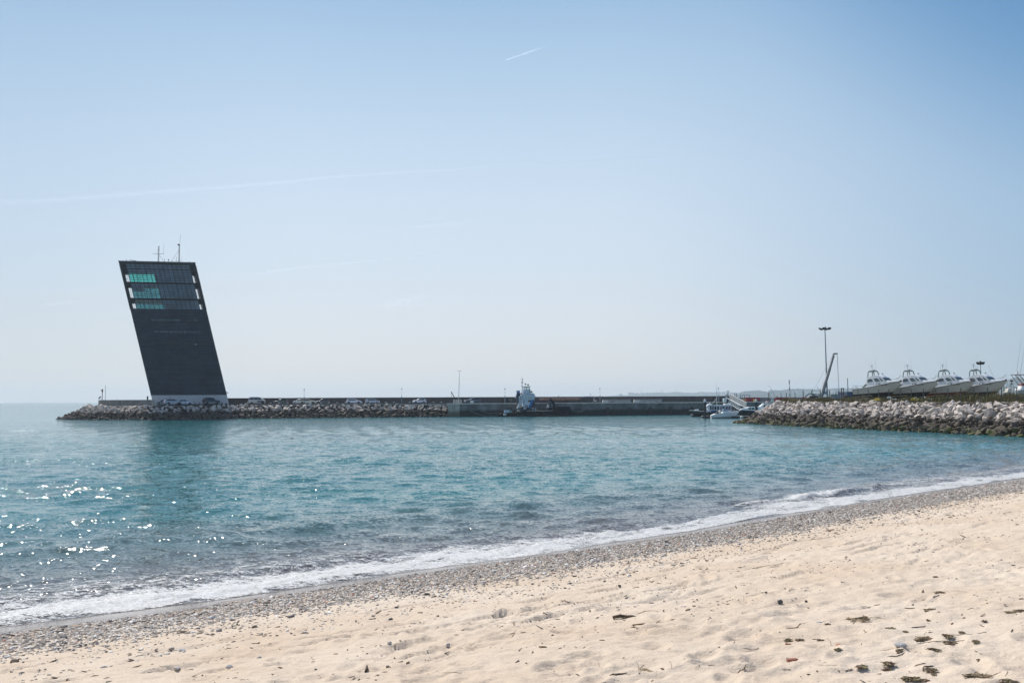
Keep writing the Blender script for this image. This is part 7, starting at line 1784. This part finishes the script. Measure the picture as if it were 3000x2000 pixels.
MB().loft([[(x, -w_, 2.3), (x, -w_ * .8, z1), (x, w_ * .8, z1), (x, w_, 2.3)] for x, w_, z1 in ((1.2, .8, 2.7), (2.4, .8, 3.0), (3.2, .7, 2.5))]).build('flybridge_seat', mat('maroon_canvas', (.30, .10, .09), .8), my)
MB().box((1.6, 0, 4.45), (3.6, 2.2, .1)).build('tower_roof', M_iron, my); mb = MB()
for s_ in (-1, 1):
    for x0_, x1_ in ((-.1, 1.3), (.6, 2.2), (1.3, 3.2)): mb.tube((x0_, s_ * .95, 4.4), (x1_, s_ * .95, 2.4), .05, n=5)
mb.build('tower_legs', M_iron, my); mb = MB(); mb.tube((.6, .5, 4.5), (1.9, .5, 11.5), .03, .012, 4); mb.tube((.85, -.5, 4.5), (2.25, -.5, 11.5), .03, .012, 4); mb.build('outrigger_rods', M_pole, my)
MB().box((.55, 0, 4.8), (.22, .4, .6)).build('antenna_base', M_gel2, my)
thinline([(2918, 1110), (2911, 1095), (2900, 1069.5)], 200, .018, 'thin whip aerial leaning left above the fourth launch bow', 'whip_aerial', 'aerial')
def daymark(px, Y, ya, label):
    b = AT(px, Y, 4.0); t = thing('channel_mark', label, 'channel mark', b, 0, 'square topmarks on tripods'); H = zat(px, ya, Y) - 4.0
    MB().box((0, 0, H), (.42, .3, .36)).build('topmark', mat('topmark_dark', (.045, .02, .025), .7), t); MB().tube((0, 0, 0), (0, 0, H), .04).build('mark_pole', M_iron, t)
    MB().box((.0, 0, H - .62), (.18, .16, .3)).build('lantern', M_black, t)
    mb = MB()
    for s_ in (-1, 1): mb.tube((s_ * .42, 0, H - 1.35), (s_ * .12, 0, H - .45), .035, n=5)
    mb.build('tripod_legs', M_iron, t)
daymark(2936, 208, 1115.5, 'square dark topmark above the fourth launch bow'); daymark(2965.5, 208, 1115.5, 'square dark topmark on splayed legs between the launches and the yacht tower')
for px, yt_, w_ in ((2949, 1131, 2), (2942.5, 1134, 2.4)):
    o = MB().lathe((0, 0, 0), [(w_ * .035, 0), (w_ * .04, zat(px, yt_, 205) - 4.1)], 8).build('rusty_bollard', M_rust if px == 2949 else M_gm, loc=AT(px, 205.5 + (px == 2949), 4.1)); tag(o, 'rust-brown post stub behind the grey yacht' if px == 2949 else 'dark green cone stub behind the grey yacht', 'post')
# ---------------------------------------------------------------- grass and weeds on the crest
def grass_mat(name, a, b_):
    m = bpy.data.materials.new(name); m.use_nodes = True; nt = m.node_tree; b = nt.nodes['Principled BSDF']; at = nt.nodes.new('ShaderNodeAttribute'); at.attribute_name = 'c'
    x = nt.nodes.new('ShaderNodeMix'); x.data_type = 'RGBA'; x.inputs['A'].default_value = (*a, 1); x.inputs['B'].default_value = (*b_, 1); nt.links.new(at.outputs['Fac'], x.inputs['Factor']); nt.links.new(x.outputs['Result'], b.inputs['Base Color']); b.inputs['Roughness'].default_value = .9; b.inputs['Specular IOR Level'].default_value = .1
    return m
def blades(name, P, H, col, m, label, wid=.03):
    n = len(P); a = RNG.uniform(0, 6.28, n); dx, dy = np.cos(a) * wid, np.sin(a) * wid; lx, ly = RNG.normal(0, .28, n) * H, RNG.normal(0, .28, n) * H
    V = np.stack([P + np.stack([-dx, -dy, 0 * a], -1), P + np.stack([dx, dy, 0 * a], -1), P + np.stack([lx * .45 + dx * .8, ly * .45 + dy * .8, H * .6], -1), P + np.stack([lx * .45 - dx * .8, ly * .45 - dy * .8, H * .6], -1), P + np.stack([lx, ly, H], -1)], 1)
    F3 = []
    idx = (np.arange(n) * 5)[:, None]
    F = np.concatenate([idx + [0, 1, 2], idx + [0, 2, 3], idx + [3, 2, 4]], 0)
    o = raw_mesh(name, V.reshape(-1, 3), F, m, {'c': np.repeat(col, 5)}); tag(o, label, None, None, 'stuff')
n = 90000; t_ = RNG.random(n); ci = np.array([[p.x, p.y] for p in CRL]); seg = np.linspace(0, len(ci) - 1, 200)
cx, cy = np.interp(seg, range(len(ci)), ci[:, 0]), np.interp(seg, range(len(ci)), ci[:, 1])
kk = t_ ** .75 * 198; gx, gy = np.interp(kk, range(200), cx), np.interp(kk, range(200), cy)
off = RNG.uniform(-.9, 7.5, n); gx, gy = gx + off * .97, gy + off * .22
cl = vnoise(gx * .55, gy * .35, 301) * .75 + vnoise(gx * 1.9, gy * 1.6, 302) * .5
keep = RNG.random(n) < np.clip(cl * 1.5 - .35, 0.08, 1); gx, gy, off, cl = gx[keep], gy[keep], off[keep], cl[keep]
H = np.clip(cl - .25, .15, 1) * RNG.uniform(.7, 2.1, len(gx)) * (.6 + .4 * smooth(185, 130, gy))
blades('dry_grass', np.stack([gx, gy, np.full(len(gx), 3.98)], -1), H, np.clip(RNG.normal(.5, .3, len(gx)) + .5 * (vnoise(gx * .3, gy * .2, 305) - .5), 0, 1), grass_mat('grass_blades', (.085, .095, .03), (.30, .235, .13)), 'dry yellow-green grass and weeds between the boulders and the boatyard fence')
def bush(px, label, m1, m2, w_=1.0, h_=.7, off=.2, seed=1, z=3.95):
    q = on_crest(px, off); rg = random.Random(seed); mb = MB()
    for i in range(190):
        a = rg.uniform(0, 6.28); r = w_ * math.sqrt(rg.random()); z_ = h_ * rg.random() * (1 - .5 * (r / w_) ** 2); c = Vector((r * math.cos(a), r * math.sin(a) * .7, z_)); s_ = rg.uniform(.035, .085)
        d1 = Vector((rg.gauss(0, 1), rg.gauss(0, 1), rg.gauss(0, 1))).normalized() * s_; d2 = d1.orthogonal().normalized() * s_
        mb.add([c - d1, c + d2, c + d1, c - d2], [(0, 1, 2, 3)], int(z_ > h_ * .35))
    fl = mb.build('bush_foliage', [m1, m2]); t = thing('flowering_bush', label, 'bush', (q.x, q.y, z)); fl.parent = t
    st_ = MB()
    for i in range(6): a = rg.uniform(0, 6.28); st_.path([(0, 0, 0), (math.cos(a) * w_ * .3, math.sin(a) * w_ * .3, h_ * .5)], .015, 4)
    st_.build('stems', M_wood, t)
M_leaf = mat('bush_leaf', (.09, .10, .035), .9); M_yflow = mat('yellow_flower', (.75, .58, .05), .8); M_pflow = mat('dull_pink_weed', (.30, .17, .14), .9)
bush(2569, 'bright yellow flowering bush below the first patrol launch', M_leaf, M_yflow, .55, .75, -.5, 1); bush(2676, 'yellow flowering bush below the second patrol launch', M_leaf, M_yflow, .38, .75, -.5, 2); bush(2689, 'loose yellow-green bush right of the second yellow bush', M_leaf, mat('yellow_green', (.32, .30, .06), .9), .5, .6, -.3, 3)
bush(2618, 'dull pinkish weed bush between the first two yellow bushes', M_leaf, M_pflow, .6, .5, -.2, 4); bush(2330, 'brown grass bush at the left start of the crest', mat('straw_bush', (.22, .17, .07), .9), mat('straw_bush_tip', (.34, .27, .13), .9), 1.0, .8, -.6, 5); bush(2525, 'feathery grey-brown bush before the blue container', mat('feather', (.20, .16, .11), .9), mat('feather_tip', (.30, .24, .18), .9), 1.1, 1.25, .3, 6)
# ---------------------------------------------------------------- far coast
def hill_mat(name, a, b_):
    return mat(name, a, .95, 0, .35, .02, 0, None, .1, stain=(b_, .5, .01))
def hills(name, prof, Y, a, b_, label, depth=900, jag=2.0, seed=1):
    px = np.arange(prof[0][0], prof[-1][0] + .1, 1.5); yt = np.interp(px, [p[0] for p in prof], [p[1] for p in prof])
    hy = 1171 - (px - 1500) * .0049; h = (hy - yt) * Y / FPX + CAM_H
    h = h + jag * fbm(px * .11, px * 0, 4, seed) * 2 * np.clip(h / 14, 0, 1)
    X0 = np.array([AT(float(p), Y, 0).x / Y for p in px])
    ks = np.linspace(0, 1, 14); rows = []
    XX, YY, ZZ = [], [], []
    for k in ks:
        yy = Y - depth * .5 + depth * k * 1.1; f = np.sin(min(1, k / .5) * math.pi / 2) if k < .5 else math.cos((k - .5) / .5 * 1.2)
        yv = np.full_like(px, yy); zz = -6 + (h + 6) * f * (1 + .06 * fbm(px * .2, px * 0 + k * 7, 2, seed + 5)) * (Y / Y)
        XX.append(X0 * Y + (X0 * yy - X0 * Y) * 1.0); YY.append(yv); ZZ.append(np.minimum(zz, h * (yy / Y)))
    o = grid_mesh(name, np.array(XX), np.array(YY), np.array(ZZ), hill_mat(name + '_cover', a, b_), None, False); tag(o, label, None, None, 'structure'); return px, h
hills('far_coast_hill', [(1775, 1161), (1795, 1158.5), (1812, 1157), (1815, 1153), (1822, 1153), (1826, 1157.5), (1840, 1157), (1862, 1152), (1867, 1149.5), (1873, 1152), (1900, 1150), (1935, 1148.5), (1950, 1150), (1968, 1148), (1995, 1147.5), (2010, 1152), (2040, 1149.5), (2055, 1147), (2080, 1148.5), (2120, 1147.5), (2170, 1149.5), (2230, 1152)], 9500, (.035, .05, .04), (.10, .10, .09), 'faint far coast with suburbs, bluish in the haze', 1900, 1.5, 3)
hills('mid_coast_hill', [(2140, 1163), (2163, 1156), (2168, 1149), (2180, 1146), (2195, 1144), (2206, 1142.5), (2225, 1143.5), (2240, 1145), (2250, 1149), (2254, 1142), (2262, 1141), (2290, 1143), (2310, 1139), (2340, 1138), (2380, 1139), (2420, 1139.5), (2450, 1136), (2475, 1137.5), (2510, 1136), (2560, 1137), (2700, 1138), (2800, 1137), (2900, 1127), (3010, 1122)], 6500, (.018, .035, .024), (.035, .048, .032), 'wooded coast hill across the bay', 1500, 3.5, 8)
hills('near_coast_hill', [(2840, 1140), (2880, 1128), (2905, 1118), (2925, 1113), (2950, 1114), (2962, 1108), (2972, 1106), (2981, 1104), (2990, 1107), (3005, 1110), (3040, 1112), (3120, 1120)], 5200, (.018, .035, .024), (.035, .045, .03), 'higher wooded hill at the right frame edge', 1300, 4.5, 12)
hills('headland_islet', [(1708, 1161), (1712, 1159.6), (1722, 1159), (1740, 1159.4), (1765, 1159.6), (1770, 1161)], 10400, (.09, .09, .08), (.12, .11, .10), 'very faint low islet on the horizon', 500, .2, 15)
# ---------------------------------------------------------------- buildings on the coast
M_bw = mat('render_white', (.62, .60, .57), .9, 0, .1, .05); M_bt = mat('render_tan', (.46, .38, .32), .9, 0, .1, .05); M_br = mat('roof_tile', (.34, .15, .10), .9); M_bwin = mat('window_band', (.12, .13, .15), .6)
proto = {}
def block(px, py, Y, w_, h_, kind, label, grp):
    """w_, h_ in photo px; stands on the slope with its top at row py"""
    key = (kind, round(w_), round(h_)); u_ = PX(Y); zt = zat(px, py, Y)
    if key not in proto:
        t = thing('coast_building', label, 'building'); W_, H_ = w_ * u_, h_ * u_ + 6
        MB().box((0, 0, -H_ / 2), (W_, W_ * .6, H_)).build('wall', M_bw if kind != 'tan' else M_bt, t)
        if kind == 'flat': MB().box((0, 0, .5), (W_ * 1.02, W_ * .62, 1.0)).build('roof', M_bt, t)
        else: MB().prism([(-W_ / 2 - .6, 0), (W_ / 2 + .6, 0), (0 if w_ < 5 else W_ / 2 - 1, 2.2), (0 if w_ < 5 else -W_ / 2 + 1, 2.2)][:4] if w_ >= 5 else [(-W_ / 2 - .6, 0), (W_ / 2 + .6, 0), (0, 2.6)], -W_ * .32, W_ * .32).build('roof', M_br, t)
        n_ = max(1, int(H_ / 4.2))
        for k in range(min(n_, 4)): MB().box((0, -W_ * .3 - .05, -2.2 - 3.6 * k), (W_ * .86, .3, 1.5)).build('window_row', M_bwin, t)
        proto[key] = t; o = t; o.location = AT(px, Y, zt); o['group'] = grp
    else:
        o = copy_tree(proto[key], AT(px, Y, zt), label=label); o['group'] = grp
    return o
rg = random.Random(4)
G1, L1 = 'hazy suburb buildings on the far coast', 'pale hazy building of the suburb on the far coast above the sea wall'
for row, (ya, yb) in enumerate(((1149.5, 1151), (1152.5, 1154), (1155.5, 1157.5))):
    x = 1985 + row * 4
    while x < 2158:
        w_ = rg.choice((4, 6, 8, 11)); block(x + w_ / 2, rg.uniform(ya, yb), 8900 - row * 240, w_, 2, rg.choice(('flat', 'tile', 'tan')), L1, G1); x += w_ + rg.choice((1.5, 3, 6))
for x, y, w_, h_, k in ((1846, 1149.8, 11, 5, 'flat'), (1855, 1150.2, 8, 4, 'flat'), (1882, 1150.5, 12, 4, 'flat'), (1895, 1149.6, 8, 3, 'flat')): block(x, y, 9150, w_, h_, k, 'faint block of flats left of the far wooded rise', 'faint blocks of flats above the quay')
G2, L2 = 'white and tan houses on the wooded hill', 'pale house among trees on the wooded hill behind the crane'
for i in range(34):
    x = rg.uniform(2318, 2560); w_ = rg.choice((3, 4, 4, 6)); yy = rg.uniform(1140.5, 1148) if x < 2430 else rg.uniform(1138.5, 1146)
    block(x, yy, 5800 - i * 3, w_, 2, rg.choice(('tile', 'tile', 'tan', 'flat')), L2, G2)
for i in range(14): block(rg.uniform(2938, 2998), rg.uniform(1112, 1136), 4700 - i * 8, rg.choice((2, 3, 4)), 2, rg.choice(('tile', 'flat')), 'pale house on the steep hill at the right frame edge', 'houses on the right-hand hill')
ft = thing('sea_fort', 'very faint fort tower on the horizon islet', 'fort', AT(1730.5, 10200, 0)); u_ = PX(10200); MB().box((0, 0, 14), (38 * u_ * .9, 40, 34)).build('fort_wall', M_bt, ft); MB().lathe((0, 0, 24), [(7, 0), (6.6, 32), (8, 35), (7.6, 42), (3, 45)], 12).build('fort_tower', M_bt, ft)
def tcrane(px, py, Y, span, label):
    b = AT(px, Y, 20); H = zat(px, py, Y) - 20; t = thing('tower_crane', label, 'crane', b, 0, 'faint tower cranes on the far coast'); MB().box((0, 0, H / 2), (2.4, 2.4, H)).build('crane_tower', M_pole, t); MB().box((-span * .1, 0, H), (span * 1.5, 1.8, 1.8)).build('crane_jib', M_pole, t)
tcrane(1880, 1142.5, 9150, 26, 'faint tower crane above the far blocks of flats'); tcrane(1941, 1142.5, 9150, 14, 'faint tower crane over the far wooded rise'); tcrane(1981, 1139.5, 9150, 3, 'faint aerial mast over the far suburb')
# trees that stand out on the hill lines
M_pine = mat('pine_dark', (.02, .035, .018), .95, 0, .4, .2)
for i, (px, py, Y, w_, h_) in enumerate(((2395.5, 1133, 6050, 4, 5), (2508, 1131, 6050, 5, 7), (2512.5, 1133, 6050, 4, 5), (2486, 1134, 6050, 3.5, 4), (2908, 1112, 4850, 3, 5), (2912, 1111, 4850, 3, 6), (2982, 1103, 4850, 5, 5))):
    u_ = PX(Y); t = thing('pine_tree', ['spreading pine on the skyline left of the crane cables', 'tall dark pine on the skyline beyond the blue container', 'shorter pine touching the tall one on the skyline', 'small lone pine on the skyline right of the crane', 'thin pine on the skyline over the fourth launch bow', 'thin taller pine of the pair over the fourth launch bow', 'round tree crowning the hill at the right frame edge'][i], 'tree', AT(px, Y, zat(px, py, Y) - h_ * u_ * 1.6))
    MB().tube((0, 0, 0), (0, 0, h_ * u_ * .9), .5, .25, 6).build('trunk', M_wood, t); mb = MB(); r_ = random.Random(i)
    for k in range(60):
        a = r_.uniform(0, 6.28); f = r_.random(); r = w_ * u_ * .5 * math.sqrt(f) * (1 - .3 * r_.random()); zz = h_ * u_ * (.75 + .85 * r_.random() * (1 - f * .6)); s_ = u_ * w_ * .16
        d1 = Vector((r_.gauss(0, 1), r_.gauss(0, 1), r_.gauss(0, 1))).normalized() * s_; d2 = d1.orthogonal().normalized() * s_; c = Vector((r * math.cos(a), r * math.sin(a), zz)); mb.add([c - d1, c + d2, c + d1, c - d2], [(0, 1, 2, 3)])
    mb.build('crown', M_pine, t)
# far sail
v = ray(342, 1168); sl = thing('sailing_boat', 'tiny pale sail far out beyond the parapet', 'boat', AT(342, 900, 0)); MB().add([(0, 0, 1.2), (1.7, .1, 1.3), (.1, 0, 7.6), (0, .04, 1.2), (1.7, .14, 1.3), (.1, .04, 7.6)], [(0, 1, 2), (5, 4, 3), (0, 2, 5, 3), (1, 0, 3, 4), (2, 1, 4, 5)]).build('sail', mat('sail_grey', (.5, .5, .52), .8), sl); MB().tube((0, 0, 0), (0, 0, 8), .08).build('mast', M_pole, sl); MB().loft([[(-2.5, -.2, .9), (-2.5, .2, .9), (-2.2, 0, 0)], [(0, -1, .9), (0, 1, .9), (0, 0, -.3)], [(3, -.1, 1.1), (3, .1, 1.1), (2.6, 0, 0)]]).build('hull', M_gel2, sl)
# ---------------------------------------------------------------- contrails
def trail(pts, wpx, alpha, label, Y=26000, fade0=0.0, fade1=0.0, lumpy=0.3, seed=1):
    N_ = 90; P, W2 = [], []
    xs = np.linspace(0, 1, N_); X = np.interp(xs, np.linspace(0, 1, len(pts)), [p[0] for p in pts]); Yp_ = np.interp(xs, np.linspace(0, 1, len(pts)), [p[1] for p in pts]); k_ = np.ones(13) / 13; Yp_[6:-6] = np.convolve(Yp_, k_, 'valid')
    wv = np.interp(xs, np.linspace(0, 1, len(wpx)), wpx)
    mb = MB(); rings = []
    for i in range(N_):
        v = ray(float(X[i]), float(Yp_[i])); t = Y / v.y; c = Vector((v.x * t, Y, CAM_H + v.z * t)); r = max(.3, float(wv[i])) * PX(Y) / 2 * (1 + lumpy * (mnoise.noise(Vector((i * .9, seed, 0)))))
        rings.append([c + Vector((0, math.cos(a) * r, math.sin(a) * r)) for a in np.linspace(0, 2 * math.pi, 12, endpoint=False)])
    mb.loft(rings)
    m = bpy.data.materials.new('contrail_ice'); m.use_nodes = True; nt = m.node_tree; nt.nodes.clear(); N = nt.nodes.new; L = nt.links.new
    out = N('ShaderNodeOutputMaterial'); tr = N('ShaderNodeBsdfTransparent'); df = N('ShaderNodeBsdfDiffuse'); tl = N('ShaderNodeBsdfTranslucent'); ad = N('ShaderNodeAddShader'); mx = N('ShaderNodeMixShader'); df.inputs['Color'].default_value = (.9, .92, .95, 1); tl.inputs['Color'].default_value = (.55, .57, .6, 1)
    L(df.outputs[0], ad.inputs[0]); L(tl.outputs[0], ad.inputs[1]); L(tr.outputs[0], mx.inputs[1]); L(ad.outputs[0], mx.inputs[2]); L(mx.outputs[0], out.inputs['Surface'])
    lw = N('ShaderNodeLayerWeight'); lw.inputs['Blend'].default_value = .5; iv = N('ShaderNodeMath'); iv.operation = 'SUBTRACT'; iv.inputs[0].default_value = 1; L(lw.outputs['Facing'], iv.inputs[1]); pw = N('ShaderNodeMath'); pw.operation = 'POWER'; pw.inputs[1].default_value = 2.2; L(iv.outputs[0], pw.inputs[0])
    at = N('ShaderNodeAttribute'); at.attribute_name = 'f'; g = N('ShaderNodeNewGeometry'); n = N('ShaderNodeTexNoise'); n.inputs['Scale'].default_value = .006; n.inputs['Detail'].default_value = 5; L(g.outputs['Position'], n.inputs['Vector']); nr = N('ShaderNodeMapRange'); nr.inputs[1].default_value = .35; nr.inputs[2].default_value = .65; nr.inputs[3].default_value = .45; nr.inputs[4].default_value = 1.2; L(n.outputs['Fac'], nr.inputs[0])
    m1 = N('ShaderNodeMath'); m1.operation = 'MULTIPLY'; L(pw.outputs[0], m1.inputs[0]); L(at.outputs['Fac'], m1.inputs[1]); m2_ = N('ShaderNodeMath'); m2_.operation = 'MULTIPLY'; L(m1.outputs[0], m2_.inputs[0]); L(nr.outputs[0], m2_.inputs[1]); m3 = N('ShaderNodeMath'); m3.operation = 'MULTIPLY'; m3.inputs[1].default_value = alpha; L(m2_.outputs[0], m3.inputs[0]); L(m3.outputs[0], mx.inputs[0])
    o = mb.build('contrail', m, smooth=180); f = smooth(0, max(fade0, 1e-3), xs) * (1 - smooth(1 - max(fade1, 1e-3), 1, xs)); a_ = o.data.attributes.new('f', 'FLOAT', 'POINT'); a_.data.foreach_set('value', np.repeat(f, 12).astype(np.float32))
    return tag(o, label, 'contrail', 'contrails in the blue sky')
trail([(1482, 176.5), (1550, 153), (1625, 128)], [3.5, 7, 4], .2, 'short bright contrail high in the upper middle sky', fade0=.02, fade1=.75, lumpy=.05)
trail([(-60, 600), (0, 597), (250, 579), (500, 560), (760, 541), (1000, 516), (1300, 499), (1500, 484), (1900, 462), (2440, 430)], [20, 20, 19, 18, 15, 11, 9, 8, 7, 6], .05, 'long broad faded contrail crossing the left sky above the tower', fade1=.55, lumpy=.5, seed=3)
trail([(620, 822), (760, 800), (900, 781), (1130, 762), (1430, 722)], [7, 9, 9, 7, 5], .05, 'very faint contrail wisp right of the tower masts', fade0=.3, fade1=.4, seed=5)
trail([(80, 900), (180, 888), (290, 876)], [8, 9, 7], .05, 'very faint contrail wisp left of the tower', fade0=.3, fade1=.4, seed=6)
trail([(1080, 905), (1180, 885), (1300, 865)], [26, 36, 20], .05, 'soft broad cloud wisp over the middle of the pier', fade0=.4, fade1=.4, seed=7)
trail([(1120, 672), (1300, 660), (1450, 642)], [12, 16, 10], .03, 'faint high wisp in the middle sky under the long contrail', fade0=.4, fade1=.4, seed=8)
# ---------------------------------------------------------------- air
hz = MB().hexa([(-12500, -450, -5), (12500, -450, -5), (12500, 12500, -5), (-12500, 12500, -5), (-12500, -450, 150), (12500, -450, 150), (12500, 12500, 150), (-12500, 12500, 150)])
hm = bpy.data.materials.new('sea_haze'); hm.use_nodes = True
hm.node_tree.nodes.clear()
ho = hm.node_tree.nodes.new('ShaderNodeOutputMaterial'); hv = hm.node_tree.nodes.new('ShaderNodeVolumePrincipled')
hv.inputs['Color'].default_value = (0.86, 0.915, 0.98, 1); hv.inputs['Density'].default_value = 0.000115; hv.inputs['Anisotropy'].default_value = 0.25
hm.node_tree.links.new(hv.outputs[0], ho.inputs['Volume'])
tag(hz.build('haze', hm), 'thin pale blue sea haze', None, None, 'stuff')
